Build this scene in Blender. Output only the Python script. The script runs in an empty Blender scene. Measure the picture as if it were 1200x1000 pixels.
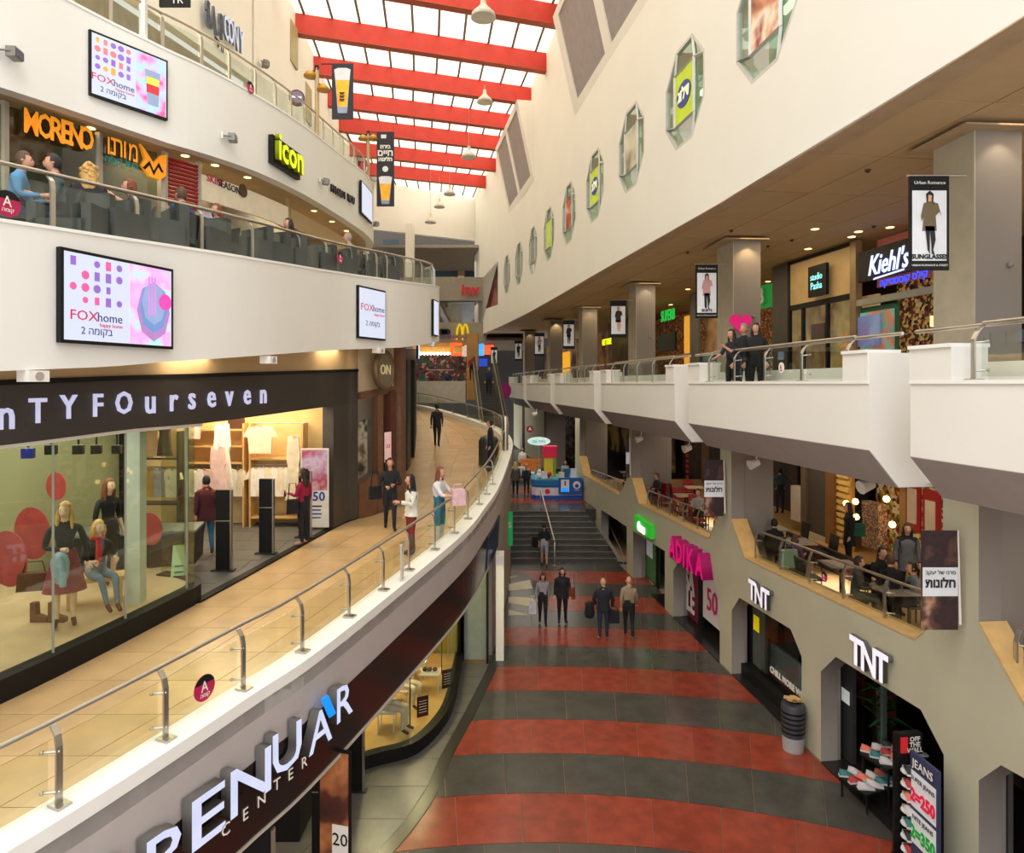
import bpy, bmesh, math, random
from mathutils import Vector, Matrix, Euler
random.seed(7)
R = math.radians
scn = bpy.context.scene
COL = scn.collection

# ------------------------------------------------------------ camera, sky, exposure
cd = bpy.data.cameras.new('camera'); cam = bpy.data.objects.new('camera', cd); COL.objects.link(cam)
cd.sensor_width = 36; cd.lens = 24; cd.shift_y = -50/1200; cd.clip_start = .05; cd.clip_end = 400
cam.location = (0, 0, 0); cam.rotation_euler = (R(90), 0, 0); scn.camera = cam
scn.view_settings.view_transform = 'Standard'; scn.view_settings.look = 'None'
scn.view_settings.gamma = 1; scn.view_settings.use_curve_mapping = False
scn.view_settings.exposure = 0.22
w = bpy.data.worlds.new('sky'); scn.world = w; w.use_nodes = True
bg = w.node_tree.nodes['Background']; bg.inputs[0].default_value = (.975, .985, 1.0, 1); bg.inputs[1].default_value = 1.3
scn.cycles.max_bounces = 6; scn.cycles.transparent_max_bounces = 64
scn.cycles.diffuse_bounces = 4; scn.cycles.glossy_bounces = 2; scn.cycles.transmission_bounces = 4
scn.cycles.use_denoising = True; scn.cycles.caustics_reflective = False; scn.cycles.caustics_refractive = False
scn.cycles.sample_clamp_indirect = 4

def area(name, loc, sx, sy, power, col=(1, .93, .82), rot=(0, 0, 0), spread=180):
    l = bpy.data.lights.new(name, 'AREA'); l.shape = 'RECTANGLE'; l.size = sx; l.size_y = sy
    l.energy = power; l.color = col; l.spread = R(spread)
    o = bpy.data.objects.new(name, l); COL.objects.link(o); o.location = loc; o.rotation_euler = rot
    return o
def spot(name, loc, power, col=(1, .78, .45), ang=70, rot=(0, 0, 0), r=.04):
    l = bpy.data.lights.new(name, 'SPOT'); l.energy = power; l.color = col; l.spot_size = R(ang); l.spot_blend = .6; l.shadow_soft_size = r
    o = bpy.data.objects.new(name, l); COL.objects.link(o); o.location = loc; o.rotation_euler = rot
    return o
def bulb(name, loc, power, col=(1, .85, .62), r=.12):
    l = bpy.data.lights.new(name, 'POINT'); l.energy = power; l.color = col; l.shadow_soft_size = r
    o = bpy.data.objects.new(name, l); COL.objects.link(o); o.location = loc
    return o
# daylight falling through the glazed roof
area('roof_daylight', (-3.6, 30, 19.5), 13, 62, 5900, (.98, .99, 1))
area('roof_daylight', (-3.6, -6, 17.5), 15, 18, 2200, (.98, .99, 1))

# ------------------------------------------------------------ materials
def lin(c):
    return tuple((x/12.92 if x <= .04045 else ((x+.055)/1.055)**2.4) for x in [v/255 for v in c])
MATS = {}
def mat(name, c, rough=.6, metal=0, emit=0, var=.08, scale=3, bump=0, per=0, spec=.5):
    """procedural paint: base colour broken up by noise; per = variation between objects"""
    if name in MATS: return MATS[name]
    m = bpy.data.materials.new(name); m.use_nodes = True; nt = m.node_tree; N = nt.nodes; L = nt.links
    b = N['Principled BSDF']; c = lin(c)
    b.inputs['Roughness'].default_value = rough; b.inputs['Metallic'].default_value = metal
    b.inputs['Specular IOR Level'].default_value = spec
    tc = N.new('ShaderNodeTexCoord'); nz = N.new('ShaderNodeTexNoise'); nz.inputs['Scale'].default_value = scale
    nz.inputs['Detail'].default_value = 4
    L.new(tc.outputs['Object'], nz.inputs['Vector'])
    mr = N.new('ShaderNodeMapRange'); mr.inputs[3].default_value = 1-var; mr.inputs[4].default_value = 1+var
    mr.inputs[1].default_value = .3; mr.inputs[2].default_value = .7
    L.new(nz.outputs['Fac'], mr.inputs[0])
    v = mr.outputs[0]
    if per:
        oi = N.new('ShaderNodeObjectInfo'); m2 = N.new('ShaderNodeMapRange'); m2.inputs[3].default_value = 1-per; m2.inputs[4].default_value = 1+per
        L.new(oi.outputs['Random'], m2.inputs[0]); mm = N.new('ShaderNodeMath'); mm.operation = 'MULTIPLY'
        L.new(v, mm.inputs[0]); L.new(m2.outputs[0], mm.inputs[1]); v = mm.outputs[0]
    mx = N.new('ShaderNodeVectorMath'); mx.operation = 'SCALE'; mx.inputs[0].default_value = c
    L.new(v, mx.inputs['Scale']); L.new(mx.outputs[0], b.inputs['Base Color'])
    if emit:
        L.new(mx.outputs[0], b.inputs['Emission Color']); b.inputs['Emission Strength'].default_value = emit
        if emit >= .6: mx2 = N.new('ShaderNodeVectorMath'); mx2.operation = 'SCALE'; mx2.inputs['Scale'].default_value = .25; L.new(mx.outputs[0], mx2.inputs[0]); L.new(mx2.outputs[0], b.inputs['Base Color'])
    if bump:
        bp = N.new('ShaderNodeBump'); bp.inputs['Strength'].default_value = bump; bp.inputs['Distance'].default_value = .02
        n2 = N.new('ShaderNodeTexNoise'); n2.inputs['Scale'].default_value = scale*12; L.new(tc.outputs['Object'], n2.inputs['Vector'])
        L.new(n2.outputs['Fac'], bp.inputs['Height']); L.new(bp.outputs[0], b.inputs['Normal'])
    MATS[name] = m; return m
def patch(name, cols, scale=4, rough=.6, emit=0, kind='noise'):
    """blotches of several colours (printed pictures, goods)"""
    if name in MATS: return MATS[name]
    m = bpy.data.materials.new(name); m.use_nodes = True; nt = m.node_tree; N = nt.nodes; L = nt.links
    b = N['Principled BSDF']; b.inputs['Roughness'].default_value = rough
    tc = N.new('ShaderNodeTexCoord')
    if kind == 'noise':
        t = N.new('ShaderNodeTexNoise'); t.inputs['Scale'].default_value = scale; t.inputs['Detail'].default_value = 3; o = t.outputs['Fac']
    else:
        t = N.new('ShaderNodeTexVoronoi'); t.inputs['Scale'].default_value = scale*6; o = t.outputs['Color']
    L.new(tc.outputs['Object'], t.inputs['Vector'])
    cr = N.new('ShaderNodeValToRGB'); e = cr.color_ramp; e.interpolation = 'CONSTANT' if kind != 'noise' else 'LINEAR'
    n = len(cols)
    lo, hi = (.3, .7) if kind == 'noise' else (.2, .85)
    while len(e.elements) < n: e.elements.new(.5)
    for i, c in enumerate(cols):
        e.elements[i].position = lo+(hi-lo)*i/max(1, n-1) if kind == 'noise' else i/n; e.elements[i].color = (*lin(c), 1)
    if kind != 'noise':
        sp = N.new('ShaderNodeSeparateColor'); L.new(o, sp.inputs[0]); o = sp.outputs[0]
    L.new(o, cr.inputs[0]); L.new(cr.outputs[0], b.inputs['Base Color'])
    if emit: L.new(cr.outputs[0], b.inputs['Emission Color']); b.inputs['Emission Strength'].default_value = emit
    MATS[name] = m; return m
def glassmat(name, tint, refl=.12, rough=.02, fr=True):
    if name in MATS: return MATS[name]
    m = bpy.data.materials.new(name); m.use_nodes = True; nt = m.node_tree; N = nt.nodes; L = nt.links
    N.remove(N['Principled BSDF']); out = N['Material Output']
    t = N.new('ShaderNodeBsdfTransparent'); t.inputs[0].default_value = (*tint, 1)
    g = N.new('ShaderNodeBsdfGlossy'); g.inputs['Roughness'].default_value = rough
    mx = N.new('ShaderNodeMixShader'); lw = N.new('ShaderNodeLayerWeight'); lw.inputs[0].default_value = .5; pw = N.new('ShaderNodeMath'); pw.operation = 'POWER'; pw.inputs[1].default_value = 3.5; f = N.new('ShaderNodeMath'); f.operation = 'MULTIPLY_ADD'; f.inputs[1].default_value = refl*2; f.inputs[2].default_value = refl*.5; L.new(lw.outputs['Facing'], pw.inputs[0]); L.new(pw.outputs[0], f.inputs[0])
    nz = N.new('ShaderNodeTexNoise'); nz.inputs['Scale'].default_value = 2
    mu = N.new('ShaderNodeMath'); mu.operation = 'MULTIPLY_ADD'; mu.inputs[1].default_value = .1; mu.inputs[2].default_value = -.05
    ad = N.new('ShaderNodeMath'); ad.operation = 'ADD'; ad.use_clamp = True
    L.new(nz.outputs['Fac'], mu.inputs[0]); L.new(mu.outputs[0], ad.inputs[0]); L.new(f.outputs[0], ad.inputs[1])
    L.new(ad.outputs[0], mx.inputs[0]); L.new(t.outputs[0], mx.inputs[1]); L.new(g.outputs[0], mx.inputs[2]); L.new(mx.outputs[0], out.inputs[0])
    MATS[name] = m; return m
def panemat():
    m = bpy.data.materials.new('roof glazing'); m.use_nodes = True; N = m.node_tree.nodes; L = m.node_tree.links
    N.remove(N['Principled BSDF']); out = N['Material Output']
    a = N.new('ShaderNodeBsdfTransparent'); a.inputs[0].default_value = (.88, .84, .72, 1)
    d = N.new('ShaderNodeBsdfTranslucent'); mx = N.new('ShaderNodeMixShader'); mx.inputs[0].default_value = .35
    nz = N.new('ShaderNodeTexNoise'); nz.inputs['Scale'].default_value = 1.5
    cr = N.new('ShaderNodeValToRGB'); cr.color_ramp.elements[0].color = (.85, .8, .68, 1); cr.color_ramp.elements[1].color = (.98, .96, .9, 1)
    L.new(nz.outputs['Fac'], cr.inputs[0]); L.new(cr.outputs[0], d.inputs[0])
    L.new(a.outputs[0], mx.inputs[1]); L.new(d.outputs[0], mx.inputs[2]); L.new(mx.outputs[0], out.inputs[0])
    return m
PANE = panemat()
WHITE = mat('white plaster', (236, 232, 224), .75, var=.02, scale=.6)
WHITEW = mat('warm white plaster', (236, 232, 222), .75, var=.02, scale=.5)
COPE = mat('white coping paint', (245, 243, 236), .5, var=.02)
GREYF = mat('grey lilac fascia tone', (186, 176, 172), .7, var=.03)  # greyer and darker than the kerb top
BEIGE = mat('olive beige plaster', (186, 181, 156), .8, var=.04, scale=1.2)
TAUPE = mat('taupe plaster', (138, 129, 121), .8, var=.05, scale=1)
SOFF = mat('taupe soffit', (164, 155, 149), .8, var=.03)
TAN = mat('tan painted wall', (196, 168, 124), .7, var=.05)
RED = mat('red roof beam', (196, 46, 30), .55, var=.1, scale=2)
REDT = mat('oxblood stone tile', (140, 60, 43), .25, var=.22, scale=3.5, per=.08)
BLKT = mat('charcoal stone tile', (74, 71, 65), .22, var=.18, scale=3, per=.08)
CREAMT = mat('cream stone tile', (222, 208, 170), .3)
GROUT = mat('cement grout', (150, 120, 92), .8)
BEIGET = mat('honey limestone tile', (196, 162, 116), .25, var=.09, scale=2.2, per=.07)
GREYT = mat('grey shop floor stone', (104, 101, 97), .35, var=.15, scale=3, per=.05)
DARKT = mat('dark border stone', (52, 49, 46), .3, var=.15)
BLACK = mat('satin black', (22, 20, 19), .5, var=.1, spec=.25)
BROWNB = mat('brown black enamel', (38, 27, 27), .22, var=.1, scale=1)
DKFAS = mat('charcoal shop fascia', (58, 52, 48), .5, var=.15, scale=.8)
STEEL = mat('brushed steel', (190, 182, 170), .3, .9, var=.06)
WOOD = mat('oak cladding', (214, 172, 110), .45, var=.12, scale=5)
CEILT = mat('ceiling panel', (196, 168, 128), .7, var=.04, per=.035)
CEILB = mat('ceiling trim', (182, 156, 124), .7)
GLASS = glassmat('clear glass', (.93, .97, .94), .1)
GLASSG = glassmat('greenish balustrade glass', (.9, .94, .91), .1)
GLASSD = glassmat('dusky shop glass', (.78, .82, .76), .16)

# ------------------------------------------------------------ mesh builder
class G:
    def __init__(s): s.v = []; s.f = []; s.m = []; s.sm = []
    def add(s, vs, fs, mi=0, smooth=False):
        o = len(s.v); s.v += [tuple(p) for p in vs]
        for f in fs: s.f.append([o+i for i in f]); s.m.append(mi); s.sm.append(smooth)
        return s
    def box(s, c, d, mi=0, rz=0, M=None):
        x, y, z = [q/2 for q in d]; P = [Vector((a*x, b*y, e*z)) for a in (-1, 1) for b in (-1, 1) for e in (-1, 1)]
        T = Matrix.Translation(Vector(c)) @ Matrix.Rotation(rz, 4, 'Z')
        if M is not None: T = M @ T
        return s.add([T @ p for p in P], [(0, 1, 3, 2), (4, 6, 7, 5), (0, 4, 5, 1), (2, 3, 7, 6), (0, 2, 6, 4), (1, 5, 7, 3)], mi)
    def prism(s, pts, dv, mi=0):
        n = len(pts); dv = Vector(dv); a = [Vector(p) for p in pts]; b = [p+dv for p in a]
        return s.add(a+b, [list(range(n))[::-1], list(range(n, 2*n))]+[(i, (i+1) % n, n+(i+1) % n, n+i) for i in range(n)], mi)
    def tube(s, pts, r, n=8, mi=0, cap=True, smooth=True, sx=1):
        pts = [Vector(p) for p in pts]; rs = r if isinstance(r, (list, tuple)) else [r]*len(pts)
        rings = []; up = Vector((0, 0, 1))
        for i, p in enumerate(pts):
            t = (pts[min(i+1, len(pts)-1)]-pts[max(i-1, 0)]).normalized()
            u = up if abs(t.z) < .9 else Vector((0, 1, 0))
            a = t.cross(u).normalized(); b = a.cross(t)
            rings += [p+(a*math.cos(2*math.pi*k/n)*sx+b*math.sin(2*math.pi*k/n))*rs[i] for k in range(n)]
        fs = [(i*n+k, i*n+(k+1) % n, (i+1)*n+(k+1) % n, (i+1)*n+k) for i in range(len(pts)-1) for k in range(n)]
        s.add(rings, fs, mi, smooth)
        if cap: s.add(rings[:n], [list(range(n))], mi); s.add(rings[-n:], [list(range(n))[::-1]], mi)
        return s
    def lathe(s, prof, c=(0, 0, 0), n=16, mi=0, sx=1, sy=1, smooth=True):
        vs = [(c[0]+r*math.cos(2*math.pi*k/n)*sx, c[1]+r*math.sin(2*math.pi*k/n)*sy, c[2]+z) for r, z in prof for k in range(n)]
        fs = [(i*n+k, i*n+(k+1) % n, (i+1)*n+(k+1) % n, (i+1)*n+k) for i in range(len(prof)-1) for k in range(n)]
        s.add(vs, fs, mi, smooth)
        s.add(vs[:n], [list(range(n))[::-1]], mi); s.add(vs[-n:], [list(range(n))], mi); return s
    def ball(s, c, r, n=10, mi=0, sc=(1, 1, 1)):
        k = n//2; prof = [(max(1e-3, math.sin(math.pi*i/k)), -math.cos(math.pi*i/k)) for i in range(k+1)]
        vs = [(c[0]+a*r*math.cos(2*math.pi*j/n)*sc[0], c[1]+a*r*math.sin(2*math.pi*j/n)*sc[1], c[2]+b*r*sc[2]) for a, b in prof for j in range(n)]
        return s.add(vs, [(i*n+j, i*n+(j+1) % n, (i+1)*n+(j+1) % n, (i+1)*n+j) for i in range(k) for j in range(n)], mi, True)
    def sweep(s, pts, sec, mi=0, cap=True, smooth=False):
        """pts: [(X,Y,zbase)], sec: closed polygon [(n,z)], n to the right of travel"""
        n = 0; vs = []
        P = [Vector(p) for p in pts]
        for i, p in enumerate(P):
            t = P[min(i+1, len(P)-1)]-P[max(i-1, 0)]; t.z = 0; t.normalize(); nr = Vector((t.y, -t.x, 0))
            se = sec(i) if callable(sec) else sec
            n = len(se); vs += [p+nr*a+Vector((0, 0, b)) for a, b in se]
        fs = [(i*n+k, (i+1)*n+k, (i+1)*n+(k+1) % n, i*n+(k+1) % n) for i in range(len(P)-1) for k in range(n)]
        s.add(vs, fs, mi, smooth)
        if cap: s.add(vs[:n], [list(range(n))], mi); s.add(vs[-n:], [list(range(n))[::-1]], mi)
        return s
    def mesh(s, name, mats):
        me = bpy.data.meshes.new(name); me.from_pydata(s.v, [], s.f)
        for m in (mats if isinstance(mats, (list, tuple)) else [mats]): me.materials.append(m)
        me.polygons.foreach_set('material_index', s.m); me.polygons.foreach_set('use_smooth', s.sm)
        bm = bmesh.new(); bm.from_mesh(me); bmesh.ops.recalc_face_normals(bm, faces=bm.faces); bm.to_mesh(me); bm.free()
        me.update(); return me
    def obj(s, name, mats, parent=None, **k):
        return link(name, s.mesh(name, mats), parent, **k)
def link(name, data, parent=None, loc=None, rz=0, label=None, cat=None, group=None, kind=None):
    o = bpy.data.objects.new(name, data); COL.objects.link(o)
    if parent: o.parent = parent
    if loc is not None: o.location = loc
    if rz: o.rotation_euler = (0, 0, rz)
    if label: o['label'] = label
    if cat: o['category'] = cat
    if group: o['group'] = group
    if kind: o['kind'] = kind
    return o
def thing(name, label, cat, loc=(0, 0, 0), rz=0, group=None): return link(name, None, None, loc, rz, label, cat, group)
def struct(name, g, m, parent=None, **k):
    o = g.obj(name, m, parent, **k)
    if not parent: o['kind'] = 'structure'
    return o
def copytree(o, parent=None):
    c = o.copy(); COL.objects.link(c); c.parent = parent
    for ch in list(o.children): copytree(ch, c)
    return c
def world(o):
    return o.matrix_basis if not o.parent else world(o.parent) @ o.matrix_basis

# ------------------------------------------------------------ rays and plan curves
def at(px, py, Y): return Vector(((px-600)/800*Y, Y, (450-py)/800*Y))
def Xat(px, Y): return (px-600)/800*Y
class Path:
    def __init__(s, pts, n=6, smooth=True):
        P = [Vector(p) for p in pts]
        if smooth:
            Q = []
            for i in range(len(P)-1):
                a, b, c, d = P[max(i-1, 0)], P[i], P[i+1], P[min(i+2, len(P)-1)]
                for k in range(n):
                    t = k/n; Q.append(.5*((2*b)+(c-a)*t+(2*a-5*b+4*c-d)*t*t+(3*b-a-3*c+d)*t**3))
            P = Q+[P[-1]]
        s.p = P
    def px(s, px):
        """point of the plan curve where the line of sight at column px first meets it"""
        r = (px-600)/800; f = [p.x-r*p.y for p in s.p]
        for i in range(len(f)-1):
            if f[i]*f[i+1] <= 0 and f[i] != f[i+1]:
                t = f[i]/(f[i]-f[i+1]); p = s.p[i].lerp(s.p[i+1], t); return p, (s.p[i+1]-s.p[i]).normalized()
        i = 0 if abs(f[0]) < abs(f[-1]) else len(f)-2
        d = s.p[i+1]-s.p[i]; t = -(f[i])/((d.x-r*d.y) or 1e-6); return s.p[i]+d*t, d.normalized()
    def pt(s, px, py):
        p, t = s.px(px); return Vector((p.x, p.y, (450-py)/800*p.y))
    def atY(s, Y):
        for a, b in zip(s.p, s.p[1:]):
            if a.y <= Y <= b.y: return a.lerp(b, (Y-a.y)/max(1e-6, b.y-a.y)), (b-a).normalized()
        a, b = (s.p[0], s.p[1]) if Y < s.p[0].y else (s.p[-2], s.p[-1])
        return a+(b-a)*((Y-a.y)/(b.y-a.y)), (b-a).normalized()
    def off(s, d):
        q = []
        for i, p in enumerate(s.p):
            t = (s.p[min(i+1, len(s.p)-1)]-s.p[max(i-1, 0)]).normalized(); q.append((p.x+t.y*d, p.y-t.x*d))
        return Path(q, smooth=False)
    def between(s, y0, y1):
        a = s.atY(y0)[0]; b = s.atY(y1)[0]
        return [a]+[p for p in s.p if y0+.02 < p.y < y1-.02]+[b]
def keyf(path, keys):
    """keys [(px, ytop, ybot)] on a plan curve -> functions of Y giving the real heights"""
    K = []
    for px, a, b in keys:
        Y = path.px(px)[0].y; K.append((Y, (450-a)/800*Y, (450-b)/800*Y))
    K.sort()
    def f(Y, j):
        if Y <= K[0][0]: a, b = K[0], K[1]
        elif Y >= K[-1][0]: a, b = K[-2], K[-1]
        else:
            for a, b in zip(K, K[1:]):
                if a[0] <= Y <= b[0]: break
        return a[j]+(b[j]-a[j])*(Y-a[0])/(b[0]-a[0])
    return (lambda Y: f(Y, 1)), (lambda Y: f(Y, 2))
def wallband(g, pts, zt, zb, n0, n1, mi=0, smooth=True):
    """upright band along plan points; heights may be functions of Y"""
    zt_ = zt if callable(zt) else (lambda Y: zt); zb_ = zb if callable(zb) else (lambda Y: zb)
    P = [(p[0], p[1], 0) for p in pts]
    return g.sweep(P, lambda i: [(n0, zb_(P[i][1])), (n1, zb_(P[i][1])), (n1, zt_(P[i][1])), (n0, zt_(P[i][1]))], mi, smooth=False)
def frame(path, px, py, side=1, off=.0):
    """matrix with x along the wall as read by the viewer, z up, -y towards the viewer"""
    p, t = path.px(px); x = Vector((t.x, t.y, 0))*side; n = Vector((0, 0, 1)).cross(x)
    z = (450-py)/800*p.y; o = Vector((p.x, p.y, z))-n*off
    return Matrix((( x.x, n.x, 0, o.x), (x.y, n.y, 0, o.y), (0, 0, 1, o.z), (0, 0, 0, 1)))
_txt = {}
def textmesh(s, size, depth, bold=0, hz=1, skew=0, space=1):
    k = (s, size, depth, bold, hz, skew, space)
    if k in _txt: return _txt[k]
    c = bpy.data.curves.new('lettering', 'FONT'); c.body = s; c.size = size; c.extrude = depth/2; c.align_x = 'CENTER'; c.align_y = 'CENTER'
    c.offset = bold; c.resolution_u = 2; c.space_character = space; c.shear = skew
    o = bpy.data.objects.new('lettering', c); COL.objects.link(o)
    me = bpy.data.meshes.new_from_object(o.evaluated_get(bpy.context.evaluated_depsgraph_get()))
    bpy.data.objects.remove(o); bpy.data.curves.remove(c)
    M = Matrix(((hz, 0, 0, 0), (0, 0, -1, 0), (0, 1, 0, 0), (0, 0, 0, 1)))     # text stands up, faces -y
    me.transform(M); _txt[k] = me; return me
def text(name, s, size, M, mats, parent=None, depth=.03, **k):
    lab = k.pop('label', None); me = textmesh(s, size, depth, **k).copy()
    me.materials.clear()
    for m in (mats if isinstance(mats, (list, tuple)) else [mats]): me.materials.append(m)
    if len(me.materials) > 1:
        for f in me.polygons: f.material_index = 0 if f.normal.y < -.5 else 1
    o = link(name, me, parent, label=lab)
    o.matrix_basis = (world(parent).inverted() @ M) if parent else M
    return o
ORD = ['first', 'second', 'third', 'fourth', 'fifth', 'sixth', 'seventh', 'eighth', 'ninth', 'tenth', 'eleventh', 'twelfth', 'thirteenth', 'fourteenth', 'fifteenth']
def T(x=0, y=0, z=0): return Matrix.Translation((x, y, z))
def rev(s): return s[::-1]
# ============================================================ PLAN CURVES (metres, eye at 0,0,0)
FAC = Path([(7.61-.111*4, 4), (7.61-.111*60, 60)], smooth=False)              # right facade, lower storeys
INN = FAC.off(4.0)                                                            # shop line behind the cafe terrace
BAL = Path([(6.15, 4), (5.75, 7.6), (5.5, 9.43), (4.5, 17.4), (3.35, 25.8), (2.14, 34.2), (.9, 42.6), (.02, 50), (-.3, 53)])
UPW = Path([(6.1, 4), (5.7, 7.6), (5.02, 13.4), (3.15, 25.2), (2.03, 32.5), (.05, 44.3), (-2.8, 58), (-3.4, 62)])
CLM = Path([(8.3, 4), (7.4, 10.9), (6.27, 19.3), (5.07, 27.8), (3.78, 36.4), (2.46, 43.7), (1.0, 52.9), (0, 60)])
SHR = CLM.off(3.55)
RAIL1 = Path([(-5.25, 4.2), (-4.75, 5.2), (-4.19, 6.32), (-3.73, 7.36), (-3.30, 8.41), (-2.88, 9.41), (-2.19, 11.68), (-1.26, 15.06), (-.87, 17.4), (-.57, 19.8), (-.3, 24), (-.17, 28), (-.5, 31), (-1.2, 33.5), (-2.9, 37.5), (-4.9, 41.5), (-7.3, 45)])
STO1 = Path([(-9.3, 3.5), (-7.6, 6.3), (-6.4, 8.54), (-5.4, 11.8), (-4.28, 16.3), (-3.9, 17.2), (-3.05, 18.8), (-3.7, 24), (-3.95, 27), (-4.9, 34), (-6, 42)], n=8)
BND2 = Path([(-7.4, 4), (-6.25, 6.2), (-5.6, 7.5), (-4.86, 9.7), (-4.3, 11.5), (-3.73, 14.9), (-2.85, 17.3), (-2.26, 19.9), (-2.35, 21.6), (-3.1, 23.4), (-4.6, 25.4), (-7, 27.5)], n=8)
BND3 = Path([(-9, 5), (-7.2, 9.6), (-6.68, 10.9), (-5.85, 12.3), (-5.29, 14.1), (-4.95, 16.4), (-4.78, 19.1), (-4.6, 21.5), (-4.75, 23.4), (-5.4, 25), (-6.8, 26.6), (-8.5, 27.5)], n=8)
GRD = -7.5
def zf1(Y): return -4.6+.07*Y
zt2, zb2 = keyf(BND2, [(0, 258, 435), (125, 277, 430), (200, 288, 424), (300, 304, 417), (400, 320, 410), (470, 330, 407.5), (508, 335, 402)])
zt3, zb3 = keyf(BND3, [(0, -42, 102), (80, 0, 128), (110, 16, 138), (200, 61, 169), (300, 112, 201), (345, 140, 222), (400, 182, 254), (437, 216, 284)])

# ============================================================ GROUND FLOOR
floor = struct('floor', G().box((0, 22, GRD-.17), (40, 52, .3)), GROUT)
RB = [7.0, 8.4, 9.8, 11.16, 12.51, 13.86, 15.27, 16.7, 18.13, 19.54, 21.05, 22.56, 24.2, 25.75, 27.4, 28.95]
def ringY(k, X):
    Y = RB[k]; Rr = 12.5+max(0, Y-12.5)*2.0 if Y > 12.5 else 12.5; return Y-(X-.5)**2/(2*Rr)
LED = Path([(-3.6, 7), (-2.75, 9.2), (-1.9, 10.9), (-1.38, 12.4), (-1.2, 13.7), (-.9, 15.2), (-.63, 16.7), (-.38, 18.2), (-.3, 20), (-.3, 30)])
gap = .012
for k in range(len(RB)-1):
    red = k % 2 == 1
    wdt = 1.12 if red else 1.15
    Ym = (RB[k]+RB[k+1])/2; ang = wdt/Ym; off = (.37 if red else .0)*ang+.11*k*ang
    j0 = int(-4/wdt)-1
    for j in range(j0, int(8.5/wdt)+2):
        t0 = j*ang+off; t1 = t0+ang
        xs = []
        def pt(t, kk, e):
            X = .5+t*RB[kk]; Y = ringY(kk, X); return X, Y
        a = pt(t0, k, 0); b = pt((t0+t1)/2, k, 0); c = pt(t1, k, 0); d = pt(t1, k+1, 0); e = pt((t0+t1)/2, k+1, 0); f = pt(t0, k+1, 0)
        P = [a, b, c, d, e, f]
        lx = LED.atY((a[1]+f[1])/2)[0].x if a[1] < 18.4 else -1.6
        rx = 7.61-.111*a[1]+.35
        if max(p[0] for p in P) < lx-.5 or min(p[0] for p in P) > rx: continue
        cx = sum(p[0] for p in P)/6; cy = sum(p[1] for p in P)/6
        q = [(cx+(p[0]-cx)*(1-gap/wdt), cy+(p[1]-cy)*(1-gap/1.4)) for p in P]
        q = [(min(max(x, lx-.3), rx+.1), y) for x, y in q]
        g = G(); g.prism([(x, y, GRD-.02) for x, y in q], (0, 0, .02))
        g.obj('tile', REDT if red else BLKT, floor)
# star inlay of cream wedges round the foot of the left column
for qd in [[(596, 685), (621, 680), (624, 690), (596, 692.5)], [(596, 700), (625, 701), (626.5, 712), (596, 707)], [(596, 715), (619, 721), (596, 721.5)], [(596, 676), (607, 675.5), (596, 678.5)]]:
    g = G(); g.prism([(Xat(a, 6000/(b-450)), 6000/(b-450), GRD+.004) for a, b in qd], (0, 0, .006)); g.obj('tile', CREAMT, floor)
g = G(); g.prism([(Xat(a, 6000/(b-450)), 6000/(b-450), GRD+.001) for a, b in [(560, 671), (612, 671), (634, 686), (637, 704), (634, 716), (622, 724), (560, 724)]], (0, 0, .003)); g.obj('tile', BLKT, floor, label='charcoal stone disc under the star inlay')
# left pavement strip: dark border + grey slabs
bdr = LED.between(7, 18.3)
sf = struct('floor_border', G().sweep([(p.x, p.y, GRD) for p in bdr], [(-.24, -.01), (.0, -.01), (.0, .012), (-.24, .012)]), DARKT)
pav = struct('pavement', G().prism([(-9, 6, GRD-.01), (-3.3, 6, GRD-.01)]+[(p.x-.24, p.y, GRD-.01) for p in bdr]+[(-9, 18.3, GRD-.01)], (0, 0, .012)), DARKT)
for i, y0 in enumerate([7+.95*k for k in range(12)]):
    for j in range(5):
        y1 = min(y0+.94, 18.25); 
        a0 = LED.atY(y0)[0].x-.25-j*1.2; a1 = LED.atY(y1)[0].x-.25-j*1.2
        G().prism([(a0-1.19, y0, GRD+.001), (a0, y0, GRD+.001), (a1, y1, GRD+.001), (a1-1.19, y1, GRD+.001)], (0, 0, .012)).obj('slab', GREYT, pav)

# stair up to the landing
stair = thing('staircase', 'broad dark stone staircase of nine steps up to the kiosk landing', 'stairs', (1.6, 28.7, GRD))
NS = 9; TR = .42; RS = .17
for i in range(NS):
    xl = -2.2; xr = 4.42-.12*i-1.6
    g = G(); g.box(((xl+xr)/2, TR*(i+.5)+(NS-i-1)*TR/2, RS*(i+.5)), (xr-xl, TR*(NS-i), RS))
    o = g.obj('step', BLKT, stair)
    G().box(((xl+xr)/2, TR*i-.008, RS*(i+1)-.012), (xr-xl, .03, .03)).obj('nosing', mat('pale step nosing', (128, 118, 104), .4), o)  # nosing strip paler than its step
LZ = GRD+NS*RS; LY = 28.7+NS*TR
land = struct('floor_landing', G().box((1, (LY+62)/2, LZ-.2), (18, 62-LY, .4)), DARKT)
for k in range(5):
    for j in range(-3, 4):
        G().box((.3+j*1.3, LY+.8+k*1.55, LZ+.004), (1.285, 1.53, .012)).obj('tile', REDT if k in (1, 3) else BLKT, land)
h = thing('stair_handrail', 'steel handrail running up the middle of the dark staircase', 'handrail')
a = at(639.5, 640, 27.8)
b0 = Vector((1.42, 28.2, GRD+.95)); b1 = Vector((1.1-.0, LY+.4, LZ+.95)); 
bx0 = at(650, 634, 28.2); bx1 = at(633.5, 573, 32.8)
G().tube([bx0+Vector((0, -.02, -.9)), bx0+Vector((0, -.02, -.08)), bx0+Vector((0, .06, 0)), bx1, bx1+Vector((0, .2, -.03))], .028, 8).obj('rail', STEEL, h)
G().lathe([(.07, 0), (.07, .015), (.035, .03)], (bx0.x, bx0.y-.02, GRD), 12).obj('base_plate', STEEL, h)
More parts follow.
